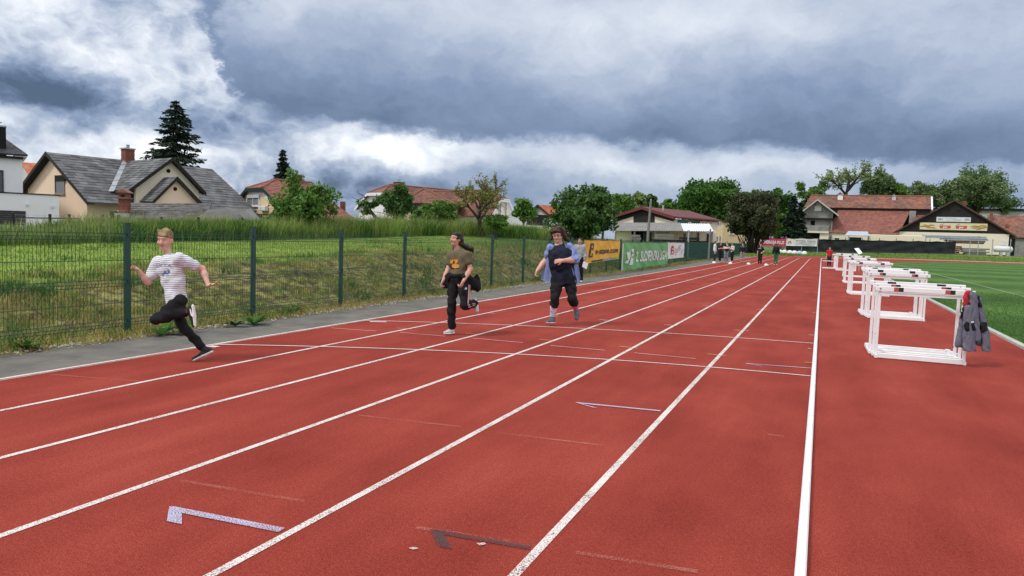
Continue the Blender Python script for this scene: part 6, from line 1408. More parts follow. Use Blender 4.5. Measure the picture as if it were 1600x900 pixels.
part(F, 'wall', MB().box(w0-.6, x0+6.2, .31, .6, g, zb-.36), dark_gap); 
a, b = F.at(1244, 366, -.9), F.at(1254, 380, -.9); part(F, 'pier', MB().box(a[0], b[0], -.9, -.5, g, zb-.36), cream); a, b = F.at(1281, 366, -.9), F.at(1294.5, 380, -.9); part(F, 'pier', MB().box(a[0], b[0], -.9, -.5, g, zb-.36), cream)
a, b = F.at(1267, 345, 1.6), F.at(1273, 353, 1.6); part(F, 'door', MB().box(a[0], b[0], 1.53, 1.598, b[1], a[1]), dark_gap)
a, b = F.at(1273, 322, 0), F.at(1283, 329.5, 0); part(F, 'plaque', MB().box(a[0], b[0], -.06, -.003, b[1], a[1]), whiter); a = F.at(1279, 319.5, 0); part(F, 'oval_niche', MB().tube([(a[0], -.05, a[1]), (a[0], -.003, a[1])], .5, 14), pale)
for px_, py0, py1, wd, m_ in ((1312.5, 313.5, 302.5, 1.0, whiter), (1396.5, 313.5, 304.5, .7, pale)):
    a, b = F.at(px_, py0, vM-1.2), F.at(px_, py1, vM-1.2); chimney(F, a[0], vM-1.2, wd, a[1]-.4, b[1]-.3, m_, True)
a = F.at(1312.5, 304, vM-1.3); part(F, 'chimney_hood', MB().prism([(a[0]-.7, vM-1.8, a[1]-.05), (a[0]+.7, vM-1.8, a[1]-.05), (a[0], vM-1.8, a[1]+.5)], (0, 1.2, 0)), oldt)
a, b = F.at(1421.5, 329.5, 4.0), F.at(1430, 350, 4.0); part(F, 'wall_stub', MB().box(a[0], b[0], 4.0, 4.8, g, a[1]), dirty)
a, b = F.at(1424, 349, 2), F.at(1448, 349, 2); c, d_ = F.at(1448, 336, 4.9), F.at(1431, 336, 4.9); tiles(F, 'roof', (a[0], 2, a[1]), (b[0], 2, a[1]), (c[0], 4.9, c[1]), (d_[0], 4.9, c[1]), 8, 12, oldt)
# canopy and container
F = Frame(1380, 134, -22, 'yard_container', 'low cream site container with a pale sheet canopy behind the dark windscreen', 'container')
a, b = F.at(1358, 366, 0), F.at(1441, 366, 0); part(F, 'body', MB().bevbox(a[0], b[0], 0, 3, g, a[1], .05), cream)
rb = MB()
for i in range(28): x = a[0]+.2+(b[0]-a[0]-.4)*i/27; rb.box(x-.06, x+.06, -.05, -.003, g, a[1]-.15)
part(F, 'ribs', rb, cream); a, b = F.at(1320, 368, -1), F.at(1358.5, 364.5, -1); part(F, 'canopy', MB().prism([(a[0], -1, a[1]), (b[0], -1, a[1]), (b[0], 3, b[1]+.3), (a[0]+.8, 3, b[1]+.3)], (0, 0, .1)), bmetal); part(F, 'canopy_post', MB().box(a[0]+.6, a[0]+.75, -.9, -.75, g, a[1]-.002), zinc)
# ---- black boarded barn
F = Frame(1491.5, 138, -27, 'black_gabled_barn', 'wide barn with a black boarded gable over a cream wall', 'barn')
ap = F.at(1491.5, 312.2); le, re = F.at(1396, 368), F.at(1588, 369.3); zb = F.at(1491, 363.8)[1]; g = 1.0
sl = (ap[1]-re[1])/(re[0]-ap[0]); zE = re[1]; xL = ap[0]-(ap[1]-zE)/sl
nb_ = 56; bd = MB(); xs = np.linspace(xL+.9, re[0]-.9, nb_+1)
for i in range(nb_):
    x0, x1 = xs[i], xs[i]+(xs[1]-xs[0])*.95; f_ = lambda x: ap[1]-abs(x-ap[0])*sl-.25
    z0 = zb
    if min(f_(x0), f_(x1)) < z0+.05: continue
    y_ = -.03 if i % 2 else -.045
    if x0 < ap[0] < x1: bd.prism([(x0, y_, z0), (x1, y_, z0), (x1, y_, f_(x1)), (ap[0], y_, f_(ap[0])), (x0, y_, f_(x0))], (0, .04, 0))
    else: bd.prism([(x0, y_, z0), (x1, y_, z0), (x1, y_, f_(x1)), (x0, y_, f_(x0))], (0, .04, 0))
part(F, 'boarded_gable', bd, dark_wood)
part(F, 'wall', MB().prism([(xL+.9, .02, g), (xL+.9, .02, zE+.4), (ap[0], .02, ap[1]-.3), (re[0]-.9, .02, zE+.4), (re[0]-.9, .02, g)], (0, .3, 0)), dark_gap)
c1 = F.at(1577, 366, -.06); part(F, 'cream_wall', MB().box(xL+.95, c1[0], -.06, .0, g, zb-.01), cream)
tiles(F, 'roof', (re[0], -.6, zE), (re[0], 22, zE), (ap[0], 22, ap[1]), (ap[0], -.6, ap[1]), 16, 24, brownt, .05, .2); tiles(F, 'roof', (xL, 22, zE), (xL, -.6, zE), (ap[0], -.6, ap[1]), (ap[0], 22, ap[1]), 16, 24, brownt, .05, .2)
rake(F, [(xL, -.62, zE+.03), (ap[0], -.62, ap[1]+.05), (re[0], -.62, zE+.03)], .22, (0, .05, 0), mat('barn_verge', (.07, .045, .035), .8, .2, 3.))
a = F.at(1507, 314, 4); b = F.at(1507, 326, 4); chimney(F, a[0], 4, .6, b[1]-.5, a[1], brick, False, courses=6)
for px_ in (1482, 1498): a = F.at(px_, 329, -.05); part(F, 'vent', MB().tube([(a[0], -.09, a[1]), (a[0], -.05, a[1])], .28, 12), dark_gap)
a, b = F.at(1565, 376, -.07), F.at(1572, 384, -.07); part(F, 'wall_plate', MB().box(a[0], b[0], -.11, -.062, b[1], a[1]), wsheet)
barnF = F
# the two signs on the gable
def sign(px0, py0, px1, py1, name, label, board):
    a, b = barnF.at(px0, py0, -.12), barnF.at(px1, py1, -.12); p = barnF.O+barnF.u*((a[0]+b[0])/2)+barnF.v*(-.12); r = thing(name, label, 'sign', (p[0], p[1], (a[1]+b[1])/2), atan2(barnF.u[1], barnF.u[0])); w, h_ = b[0]-a[0], a[1]-b[1]
    MB().bevbox(-w/2, w/2, -.05, .05, -h_/2, h_/2, .01).build('board', board, r); return r, w, h_
def flat(r, name, m, V, Fs, x, z, s, sx=1.0, y=-.058):
    return MB().add([(x+v[0]*s*sx, y, z+v[1]*s) for v in V], Fs).build(name, m, r)
ybd = mat('pale_yellow_signboard', (.66, .58, .30), .5, .2, .35, col2=(.70, .66, .50)); ink_tan = mat('tan_print', (.50, .30, .10), .6, .1, 5.); ink_pk = mat('coral_print', (.56, .10, .075), .6, .1, 5.)
r, w, h_ = sign(1437.7, 347.6, 1542.2, 360.8, 'bakery_sign', 'long pale yellow sign with two red lozenges and bread pictures on the barn', ybd)
for cx in (-.115, .125):
    x = cx*w; lo = [(x-.075*w, -.30*h_), (x+.075*w, -.30*h_), (x+.085*w, -.05*h_), (x+.08*w, .14*h_), (x-.08*w, .14*h_), (x-.085*w, -.08*h_)]
    MB().add([(p[0], -.056, p[1]) for p in lo], [tuple(range(6))]).build('lozenge', ink_pk, r)
    V, Fs = text_mesh('pur', 1.0, bold=.03); flat(r, 'lettering', ink_w, V, Fs, x-V[:, 0].max()*.42*h_*.9/2, -.20*h_, .42*h_, .9, -.062)
    MB().tube([(x-.09*w, -.06, .12*h_), (x-.06*w, -.06, .36*h_), (x-.03*w, -.06, .40*h_), (x-.05*w, -.06, .20*h_)], .05, 5).build('scroll_mark', ink_gy, r)
rg = np.random.default_rng(3)
for sx in (-1, 1):
    for i in range(7):
        x = sx*w*(.30+.027*i); z = h_*rg.uniform(-.25, .25); a = rg.uniform(-.6, .6); MB().tube([(x-.6*cos(a), -.055, z-.25*sin(a)), (x, -.06, z+.06), (x+.6*cos(a), -.055, z+.25*sin(a))], [.05, .13, .05], 6).build('bread_picture', ink_tan, r)
r, w, h_ = sign(1463.4, 338.9, 1516.6, 347.2, 'white_company_sign', 'white sign lettered GRC at both ends above the yellow sign', wsheet)
ink_nv = mat('navy_print', (.03, .05, .12), .6, .1, 5.)
V, Fs = text_mesh('GRC', 1.0, bold=.02)
for x in (-.45*w, .32*w): flat(r, 'lettering', ink_nv, V, Fs, x, -.18*h_, .55*h_, .85)
for x0, x1, z in ((-.25, .08, .2), (-.02, .24, -.08), (-.22, .2, -.30)): MB().box(x0*w, x1*w, -.06, -.0505, z*h_, (z+.1)*h_).build('small_print', ink_gy, r)
# brown-roofed building at the right edge, and the long white block behind
F = Frame(1590, 146, -24, 'brown_roofed_store', 'low store with a wide brown tiled roof at the right edge', 'shed')
a, b = F.at(1583, 371, 0), F.at(1640, 371, 0); c = F.at(1543, 336, 7); tiles(F, 'roof', (a[0]-5, 0, a[1]), (b[0]+4, 0, a[1]), (b[0]+4, 7, c[1]), (c[0], 7, c[1]), 18, 30, oldt); part(F, 'wall', MB().box(a[0]-4, b[0]+4, .5, .8, .8, a[1]-.05), dirty)
for px_, py0, py1 in ((1549, 332, 337), (1573, 350, 358)): p = F.at(px_, py1, 5 if px_ == 1549 else 3); q = F.at(px_, py0, 5 if px_ == 1549 else 3); chimney(F, p[0], 5 if px_ == 1549 else 3, .5, p[1]-.5, q[1], brick, False, courses=4)
a, b = F.at(1577.5, 372, .4), F.at(1585, 392, .4); part(F, 'doorway', MB().box(a[0], b[0], .42, .498, .9, a[1]-.1), dark_gap)
F = Frame(1530, 182, -28, 'long_white_block', 'long pale flat block with a dark roof edge behind the barn', 'building')
a, b = F.at(1436, 328), F.at(1640, 328); part(F, 'wall', MB().box(a[0], b[0], 0, 8, .8, a[1]), pale); part(F, 'roof_edge', MB().box(a[0]-.2, b[0], -.5, 8.2, a[1]+.002, a[1]+.55), dark_wood)
pn = MB()
for i in range(14): x = a[0]+(b[0]-a[0])*i/14; pn.box(x-.05, x+.05, -.06, -.003, 1, a[1]-.05)
part(F, 'joints', pn, zinc)

# ---- builders' yard clutter in front of the barn
F = Frame(1495, 131, -24, 'sheet_metal_rack', 'steel rack of blue grey sheet metal in front of the barn', 'rack'); g = .9
for i, (p0, p1, pz) in enumerate(((1442, 1541, 366.5), (1448, 1543, 369.3), (1470, 1545, 372.2), (1476, 1540, 375.0), (1480, 1538, 377.6))):
    a, b = F.at(p0, pz), F.at(p1, pz); part(F, 'sheet_bundle', MB().bevbox(a[0], b[0], -.3+.1*i, 1.4, a[1]-.26, a[1], .04), bmetal if i < 3 else rust)
for px_ in (1447, 1476, 1482, 1530): a = F.at(px_, 366, -.4); part(F, 'rack_post', MB().box(a[0]-.07, a[0]+.07, -.45, -.33, g, a[1]-.3), zinc)
for i, (p0, p1, pyt, m_, lb) in enumerate(((1492, 1507, 384, rust, 'rusty steel frame leaning in the yard before the barn'), (1504, 1548, 387, wood, 'long pile of grey boards in the yard before the barn'), (1508, 1543, 392.2, wsheet, 'low pile of pale slabs on the grass before the barn'))):
    stack(p0, p1, pyt, 129.5+i*.3, 5 if i != 2 else 3, m_, 'scrap_pile', lb, 'scrap pile', 1.0, .75)
F = Frame(1567, 131, -24, 'gas_tank', 'white horizontal gas tank beside the barn', 'tank'); a, b = F.at(1554, 389), F.at(1580, 389); r_ = .55
part(F, 'shell', MB().tube([(a[0]-.25, 0, a[1]), (a[0], 0, a[1]), (b[0], 0, a[1]), (b[0]+.25, 0, a[1])], [.25, r_, r_, .25], 14), wsheet, None, True)
for x in (a[0]*.6+b[0]*.4, a[0]*.2+b[0]*.8): part(F, 'cradle', MB().box(x-.2, x+.2, -.4, .4, .7, a[1]-r_+.03), conc)
# ---- yard fence posts without fabric on the right, dark windscreen and its two banners
gd = .35
Fw = Frame(1385, 124, 1.5, 'dark_windscreen', 'dark fabric windscreen on a steel fence beyond the bend', 'windscreen')
a, b = Fw.at(1228, 394), Fw.at(1492, 397); zt0, zt1 = Fw.at(1290, 374.5)[1], Fw.at(1490, 377.3)[1]; zb0, zb1 = Fw.at(1290, 394.3)[1], Fw.at(1490, 397)[1]
U, V_ = np.meshgrid(np.linspace(0, 1, 150), np.linspace(0, 1, 8), indexing='ij'); xs = a[0]+(b[0]-a[0])*U; zt_ = zt0+(zt1-zt0)*U-.10*np.abs(np.sin(U*pi*9)); zb_ = zb0+(zb1-zb0)*U
Pw = np.stack([xs, .10*np.sin(U*70+V_*6)*(.3+.7*(U < .35))+.05*np.sin(U*31-V_*9), zb_+(zt_-zb_)*V_], -1); part(Fw, 'fabric', MB().sheet(Pw, .02), tarp, None, True)
for i in range(10): x = a[0]+(b[0]-a[0])*(i+.5)/10; t = (i+.5)/10; part(Fw, 'post', MB().tube([(x, .22, zb0-.6), (x, .22, zt0+(zt1-zt0)*t+.35)], .05, 6), dark_wood)
for i, px_ in enumerate((1515, 1550, 1578)):
    Fp = Frame(px_, 127, 0, 'yard_post', ['grey steel post on the grass left of the gas tank', 'grey steel post in front of the gas tank', 'grey steel post right of the gas tank'][i], 'post'); z_t = Fp.at(px_, 373.5)[1]; part(Fp, 'post_shaft', MB().tube([(0, 0, .2), (0, 0, z_t)], .07, 8), zinc); part(Fp, 'bracket', MB().box(-.12, .12, -.1, .0, z_t-.3, z_t-.22), zinc)
def sag_banner(px0, px1, pt_, pb_, d, name, label, m):
    Fq = Frame((px0+px1)/2, d, 0, name, label, 'banner'); a, b = Fq.at(px0, pt_[0]), Fq.at(px1, pt_[1]); c, e = Fq.at(px0, pb_[0])[1], Fq.at(px1, pb_[1])[1]
    U, V_ = np.meshgrid(np.linspace(0, 1, 60), np.linspace(0, 1, 10), indexing='ij'); sg = .10*np.sin(U*pi*2)**2
    Pq = np.stack([a[0]+(b[0]-a[0])*U, .03*np.sin(U*25+V_*4), (c+(e-c)*U)*(1-V_)+(a[1]+(b[1]-a[1])*U-sg)*V_], -1); part(Fq, 'cloth', MB().sheet(Pq, .015), m, None, True); return Fq, a, b, c
pinkc = mat('pink_banner_cloth', (.56, .05, .12), .6, .06, 2., .1, 6.)
Fq, a, b, c = sag_banner(1180.3, 1228.3, (371.2, 372), (384.2, 384.6), 121, 'pink_banner', 'pink banner lettered ENERGIJA PLUS with a round white emblem', pinkc)
wd, ht = b[0]-a[0], a[1]-c
V, Fs = text_mesh('ENERGIJA PLUS', 1.0, bold=.03); sx = .70*wd/V[:, 0].max(); part(Fq, 'lettering', MB().add([(a[0]+.24*wd+v[0]*sx, -.10, c+.33*ht+v[1]*.52*ht) for v in V], Fs), ink_w)
th_ = np.linspace(0, 2*pi, 18, endpoint=False); cx, cz, rr_ = a[0]+.125*wd, c+.5*ht, .30*ht
part(Fq, 'emblem', MB().add([(cx+rr_*cos(t)*k, -.10, cz+rr_*sin(t)*k) for k in (1, .72) for t in th_], [(i, (i+1) % 18, (i+1) % 18+18, i+18) for i in range(18)]), ink_w); part(Fq, 'emblem', MB().add([(cx-.3*rr_, -.10, cz+.3*rr_), (cx-.3*rr_, -.10, cz-.1*rr_), (cx, -.10, cz-.45*rr_), (cx+.3*rr_, -.10, cz-.1*rr_), (cx+.3*rr_, -.10, cz+.3*rr_)], [(0, 1, 2, 3, 4)]), ink_w)
Fq, a, b, c = sag_banner(1228.8, 1277.2, (372, 372.6), (383.8, 384.8), 121, 'pale_banner', 'white banner with a small red house emblem and grey print', cloth_w)
wd, ht = b[0]-a[0], a[1]-c
for x0, x1, z0, z1 in ((.30, .62, .66, .80), (.66, .95, .66, .80), (.42, .95, .44, .50), (.30, .80, .28, .34), (.62, .92, .14, .19)): part(Fq, 'small_print', MB().box(a[0]+x0*wd, a[0]+x1*wd, -.105, -.095, c+z0*ht, c+z1*ht), ink_gy)
hp = [(.06, .30), (.06, .52), (.11, .68), (.16, .52), (.16, .30), (.135, .30), (.135, .48), (.11, .57), (.085, .48), (.085, .30)]; part(Fq, 'emblem', MB().add([(a[0]+x*wd, -.10, c+z*ht) for x, z in hp], [(0, 1, 8, 9), (1, 2, 7, 8), (2, 3, 6, 7), (3, 4, 5, 6)]), ink_pk)
for i in range(5): part(Fq, 'pole', MB().tube([(a[0]-wd*1.02+2.05*wd*i/4, .12, .0), (a[0]-wd*1.02+2.05*wd*i/4, .12, a[1]+.15)], .05, 6), zinc)
# ---- thin garden fence and concrete block on the lawn at the left
Ft = thing('garden_fence', 'thin wire garden fence with black posts in the tall grass', 'fence', (0, 0, 0)); prev = None
for i, px_ in enumerate((20, 78, 108, 160, 185, 252, 310)):
    d = 25.5+i*.35; p = pt(px_, hor(px_), d); x, y = p[0], p[1]; z0 = float(ground_h(x, y)); zt = pt(px_, 333.5+2.2*(px_ > 200)+px_*.012, d)[2]
    MB().box(x-.035, x+.035, y-.035, y+.035, z0-.1, zt).build('post', dark_wood, Ft)
    if prev is not None:
        mb = MB()
        for k in range(6): mb.tube([(prev[0], prev[1], prev[2]+(prev[3]-prev[2])*(.15+.16*k)), (x, y, z0+(zt-z0)*(.15+.16*k))], .004, 3, False)
        mb.build('wire', zinc, Ft)
    prev = (x, y, z0, zt)
p, q = pt(38, 340.3, 25.5), pt(124, 341.5, 26.2); MB().tube([p, q], .022, 5).build('rail', dark_wood, Ft); MB().tube([q, q-np.array([0, 0, .7])], .025, 5).build('post', dark_wood, Ft)
bx0, bx1 = gnd(-30, 452, .52), gnd(40, 449, .52); cb = thing('concrete_block', 'low weathered concrete block set in the bank at the left edge', 'block', (bx0[0], bx0[1], .2))
dv = (bx1-bx0)[:2]; nv = np.array([-dv[1], dv[0]])/np.linalg.norm(dv); MB().prism([(0, 0, -.3), (*dv, -.3), (*(dv+nv*.5), -.3), (*(nv*.5), -.3)], (0, 0, .52)).build('base', conc, cb); MB().prism([(*(nv*-.03), .222), (*(dv-nv*.03), .222), (*(dv+nv*.53), .222), (*(nv*.53), .222)], (0, 0, .05)).build('coping', pale, cb)
# ------------------------------------------------------------------ trees and shrubs
def leafmat(nm, c, c2, isl=.32, tr=.28): return mat(nm, c, .65, .2, .9, col2=c2, island=isl, transl=tr, spec=.25, detail=4.)
L_mid = leafmat('mid_green_leaves', (.14, .26, .05), (.085, .18, .034)); L_dark = leafmat('dark_green_leaves', (.10, .19, .052), (.060, .130, .034)); L_oak = leafmat('oak_leaves', (.085, .195, .036), (.045, .120, .020)); L_light = leafmat('light_green_leaves', (.25, .33, .12), (.18, .26, .09)); L_olive = leafmat('olive_young_leaves', (.27, .28, .085), (.20, .21, .06)); L_redd = leafmat('brownish_dark_leaves', (.090, .100, .048), (.054, .070, .032), .4); L_con = leafmat('conifer_needles', (.020, .042, .022), (.010, .022, .013), .35, .08); L_birch = leafmat('birch_leaves', (.135, .215, .08), (.095, .165, .06)); L_flow = leafmat('cream_blossom', (.42, .40, .24), (.28, .28, .15), .2, .2)
bark = mat('grey_brown_bark', (.095, .075, .058), .95, .25, 5., .4, 14., col2=(.045, .036, .028), stretch=(3, 3, .5)); bark_d = mat('dark_bark', (.042, .034, .028), .95, .25, 5., .4, 14., stretch=(3, 3, .5)); bark_b = mat('pale_birch_bark', (.40, .38, .35), .9, .2, 4., col2=(.12, .11, .10))
def leaf_quads(C, sz, rg, asp=.55, up=.3, sd=None):
    n = len(C); a = rg.normal(0, 1, (n, 3)); a[:, 2] -= up*.3; a /= np.linalg.norm(a, axis=1)[:, None]
    b = rg.normal(0, 1, (n, 3)); b[:, 2] *= (1-up); b = np.cross(a, np.cross(b, a)); b /= np.linalg.norm(b, axis=1)[:, None]+1e-9
    s_ = (sz*rg.uniform(.6, 1.35, n))[:, None]; nn = np.cross(a, b)*s_*.16
    V = np.stack([C-a*s_, C+b*s_*asp+nn, C+a*s_, C-b*s_*asp+nn], 1).reshape(-1, 3); return V
def quads_mesh(name, V): return fastmesh(name, V, np.arange(len(V)).reshape(-1, 4))
def limb(mb, a, b, r0, r1, rg, bend=.12, n=5, k=6):
    a, b = np.asarray(a, float), np.asarray(b, float); L_ = np.linalg.norm(b-a); off = rg.normal(0, bend*L_, 3); off[2] = abs(off[2])*.5
    t = np.linspace(0, 1, n); P_ = [a+(b-a)*x+off*sin(pi*x) for x in t]; mb.tube(P_, list(r0+(r1-r0)*t), k); return P_
def base_of(px, d, z=0.): p = pt(px, hor(px), d); return np.array([p[0], p[1], z])
def broadleaf(name, label, px, ytop, ybot, wpx, d, lm, z0=0., clumps=60, leaves=130, sz=.16, stems=1, flat=.0, seed=1, group=None, bm=None, crf=.23, shell=.62, extra=None, cat='tree', trunkr=None, wz=1.0, cden=None, loose=1.0, asp=.55):
    rg = np.random.default_rng(seed*101+7); B = base_of(px, d, z0); zt = CAMH+(hor(px)-ytop)*d/FPX; zb = CAMH+(hor(px)-ybot)*d/FPX; R_ = wpx*d/FPX/2
    root = thing(name, label, cat, B, 0, group); H_ = zt-z0; cz = (zt+zb)/2-z0; rz = (zt-zb)/2*1.0
    u = rg.normal(0, 1, (clumps, 3)); u /= np.linalg.norm(u, axis=1)[:, None]; rad = rg.uniform(shell**3, 1, clumps)**(1/3); rad[rg.random(clumps) < .25] *= .6
    lob = 1+.16*np.sin(u[:, 0]*5+seed)+.14*np.sin(u[:, 2]*6+u[:, 1]*4+seed*2)
    cc = u*(rad*lob)[:, None]*np.array([R_*.86, R_*.86, rz*.88])+[0, 0, cz]
    if flat: cc[:, 2] = np.maximum(cc[:, 2], cz-rz*(1-flat))
    cc[:, 2] = np.maximum(cc[:, 2], .15)
    if extra is not None: cc = np.concatenate([cc, np.asarray(extra, float)])
    rc = crf*R_*rg.uniform(.7, 1.35, len(cc)); n = leaves
    off = rg.normal(0, .5, (len(cc), n, 3)); off *= np.minimum(1, 1.15/np.linalg.norm(off, axis=2, keepdims=True))
    C = (cc[:, None]+off*rc[:, None, None]*np.array([1.1, 1.1, .8*wz])*loose).reshape(-1, 3); C = C[C[:, 2] > .05]
    tr = trunkr or max(.05, H_*.022); mb = MB(); fork = np.array([0, 0, max(.25, zb-z0+.35*rz)])
    if stems == 1: limb(mb, (0, 0, -.1), fork, tr*1.2, tr*.75, rg, .03)
    o_ = rg.permutation(len(cc))
    ends = cc[o_[:max(7, int(len(cc)*.45))]]
    for i, e in enumerate(ends):
        st_ = fork*rg.uniform(.75, 1.0) if stems == 1 else np.array([rg.normal(0, .12*R_), rg.normal(0, .12*R_), -.05])
        limb(mb, st_, e, tr*(.5 if stems == 1 else .4), tr*.08, rg, .10)
    mb.build('trunk', bm or bark, root, True)
    ls = leaf_quads(C, sz, rg, asp); o = link('crown', quads_mesh('crown', ls), lm, root); o['kind'] = 'stuff'
    return root, cc, rc, rg
def conifer(name, label, px, ytop, wpx, d, z0=0., rows=26, seed=3, droop=.35, ybot=None, lm=None, tip=.04, dense=1.0, sz=.16, prof=1.0):
    rg = np.random.default_rng(seed); B = base_of(px, d, z0); zt = CAMH+(hor(px)-ytop)*d/FPX-z0; R_ = wpx*d/FPX/2; root = thing(name, label, 'tree', B)
    zb = max(.4, (CAMH+(hor(px)-ybot)*d/FPX-z0) if ybot else zt*.06)
    mb = MB(); mb.tube([(0, 0, -.1), (0, 0, zt*.5), (0, 0, zt)], [zt*.018+.05, zt*.011, .012], 8); Cs = []; A_ = []
    for i in range(rows):
        t = (i+rg.uniform(-.3, .3))/rows; z = zb+(zt-zb)*max(0, t); ln = R_*((1-t)**prof*.96+tip)
        for j in range(rg.integers(6, 9)):
            an = rg.uniform(0, 2*pi); l = ln*rg.uniform(.62, 1.12); dz = -droop*l*rg.uniform(.6, 1.2)+.10*l
            e = np.array([cos(an)*l, sin(an)*l, z+dz+.16*l]); a = np.array([0, 0, z+.12*l]); mid = (a+e)/2+[0, 0, -.10*l]; mb.tube([a, mid, e], [.03+zt*.002, .02, .006], 4, False)
            m_ = max(5, int(24*dense*l/max(R_, .1)+7)); s = rg.uniform(.10, 1.03, m_)[:, None]; p = (1-s)**2*a+2*s*(1-s)*mid+s*s*e; w = .17*l*(1.1-s)+.05
            p = p+rg.normal(0, 1, (m_, 3))*w*np.array([.75, .75, .30])+[0, 0, -.05*l]; Cs.append(p); A_.append(np.tile(np.array([cos(an), sin(an), -.35]), (m_, 1)))
    mb.build('trunk', bark_d, root, True); C = np.concatenate(Cs); Ad = np.concatenate(A_); n = len(C)
    a = Ad+rg.normal(0, .45, (n, 3)); a /= np.linalg.norm(a, axis=1)[:, None]; b = np.cross(a, rg.normal(0, 1, (n, 3))); b /= np.linalg.norm(b, axis=1)[:, None]; s_ = sz*rg.uniform(.7, 1.5, n)[:, None]
    V = np.stack([C-a*s_, C+b*s_*.34, C+a*s_*1.2, C-b*s_*.34], 1).reshape(-1, 3); o = link('crown', quads_mesh('crown', V), lm or L_con, root); o['kind'] = 'stuff'; return root
conifer('spruce_tree', 'tall dark spruce behind the grey tiled house', 275, 160, 116, 76, 0., 30, 3, .30, 278, sz=.22, dense=1.8, prof=.75)
conifer('spruce_tree', 'small narrow spruce behind the yellow house', 441, 234, 42, 88, 0., 20, 8, .38, 300, sz=.26, dense=.9)
# the leafy fruit tree with upright shoots before the yellow house
def shoots(px, d, z0, lst):
    B = base_of(px, d, z0); return [pt(x, y, d+dz)-B for x, y, dz in lst]
broadleaf('fruit_tree', 'bright green fruit tree with upright shoots in front of the yellow house', 470, 297, 352, 92, 33, L_mid, .95, 62, 62, .105, 1, 0, 11, None, None, .25, .5,
          extra=shoots(470, 33, .95, [(457, 273, 0), (458, 279, 0), (459, 285, .1), (456, 291, 0), (462, 296, 0), (455, 301, .2), (464, 306, -.1), (497, 293, 0), (503, 298, .1), (492, 300, 0), (513, 301, .2), (521, 305, .1), (509, 311, 0), (486, 298, 0), (481, 304, 0), (500, 310, .1), (430, 316, 0), (436, 325, 0), (428, 338, 0), (520, 330, .2), (515, 320, 0)]), wz=1.1)
broadleaf('apple_tree', 'dark old apple tree with a crooked limb before the long brown roofed house', 618, 291, 345, 52, 46, L_dark, 1.0, 44, 110, .13, 1, 0, 12, None, bark_d, .27, .5, extra=shoots(618, 46, 1.0, [(625, 296, 0), (621, 300, 0), (594, 312, 0), (585, 318, 0), (578, 322, .2), (572, 330, 0), (602, 312, 0), (567, 318, 0), (628, 306, 0)]))
mb = MB(); rg = np.random.default_rng(5); B = base_of(618, 46, 1.0); ap_ = bpy.data.objects['apple_tree']
mb.tube([pt(600, 347, 46)-B, pt(588, 341, 46)-B, pt(580, 331, 46)-B, pt(575, 322, 46)-B, pt(567, 319, 46)-B], [.16, .13, .10, .07, .03], 7); mb.tube([pt(575, 322, 46)-B, pt(571, 308, 46)-B, pt(560, 302, 46)-B, pt(558, 297, 46)-B], [.05, .035, .02, .01], 5); mb.tube([pt(571, 308, 46)-B, pt(559, 312, 46)-B, pt(549, 308, 46)-B], [.03, .02, .01], 5); mb.tube([pt(580, 331, 46)-B, pt(570, 335, 46)-B, pt(556, 345, 46)-B], [.05, .03, .012], 5); mb.build('crooked_limb', bark_d, ap_, True)
broadleaf('hornbeam_bush', 'dense rounded bright green bush before the brown hipped roof', 682, 317, 354, 60, 42, L_mid, 1.0, 60, 120, .105, 3, 0, 13, None, None, .26, .7, cat='bush')
broadleaf('elder_bush', 'smaller rounded green bush left of the dense bush', 658, 328, 352, 30, 41.5, L_mid, 1.0, 28, 110, .105, 3, 0, 14, None, None, .3, .6, cat='bush')
broadleaf('green_shrub', 'light green shrub beside the balcony of the long house', 818, 310, 348, 40, 66, L_mid, .6, 40, 80, .17, 1, 0, 15, None, None, .26, .5, cat='bush')
# the sparse pruned tree
def sparse_tree(name, label, px, ytop, d, z0, lm, spread, seed, lv=14, lsz=.11, fork_y=None, order=3, bm=None, upb=.9, tr=.16, jit=.45, droop=0.0, nb=(3, 4), lean=0.0, spr=.8):
    rg = np.random.default_rng(seed); B = base_of(px, d, z0); H_ = CAMH+(hor(px)-ytop)*d/FPX-z0; W_ = spread*d/FPX/2; root = thing(name, label, 'tree', B); mb = MB(); Cs = []
    f0 = (CAMH+(hor(px)-fork_y)*d/FPX-z0) if fork_y else H_*.25
    def grow(a, dr, L_, r, k):
        e = a+dr*L_; P_ = limb(mb, a, e, r, r*.55, rg, .07, 5, 6 if k > 1 else 4)
        if k <= 1:
            m_ = rg.integers(lv//2, lv+1); s = rg.uniform(.15, 1.05, m_)[:, None]; c = a+(e-a)*s+rg.normal(0, .16*L_*spr, (m_, 3)); Cs.append(c)
        if k == 0: return
        for _ in range(rg.integers(nb[0], nb[1]+1)):
            q = unit(dr+rg.normal(0, jit, 3)+[0, 0, .18*upb]); q[2] -= droop*(3-k)*.2; st_ = P_[rg.integers(2, 5)]; grow(st_, unit(q), L_*rg.uniform(.55, .80), r*.5, k-1)
    limb(mb, (0, 0, -.15), (lean, 0, f0), tr*1.25, tr, rg, .02)
    n = 5
    for i in range(n):
        an = 2*pi*i/n+rg.uniform(-.4, .4); tl = rg.uniform(.35, .75); dr = unit(np.array([cos(an)*W_*tl*1.3, sin(an)*W_*tl*1.3, (H_-f0)*.62])); grow(np.array([lean, 0, f0*rg.uniform(.8, 1)]), dr, (H_-f0)*rg.uniform(.40, .52), tr*.62, order)
    mb.build('trunk', bm or bark, root, True); C = np.concatenate(Cs)
    C = C[C[:, 2] < H_*1.05]
    o = link('crown', quads_mesh('crown', leaf_quads(C, lsz, rg, .6)), lm, root); o['kind'] = 'stuff'; return root
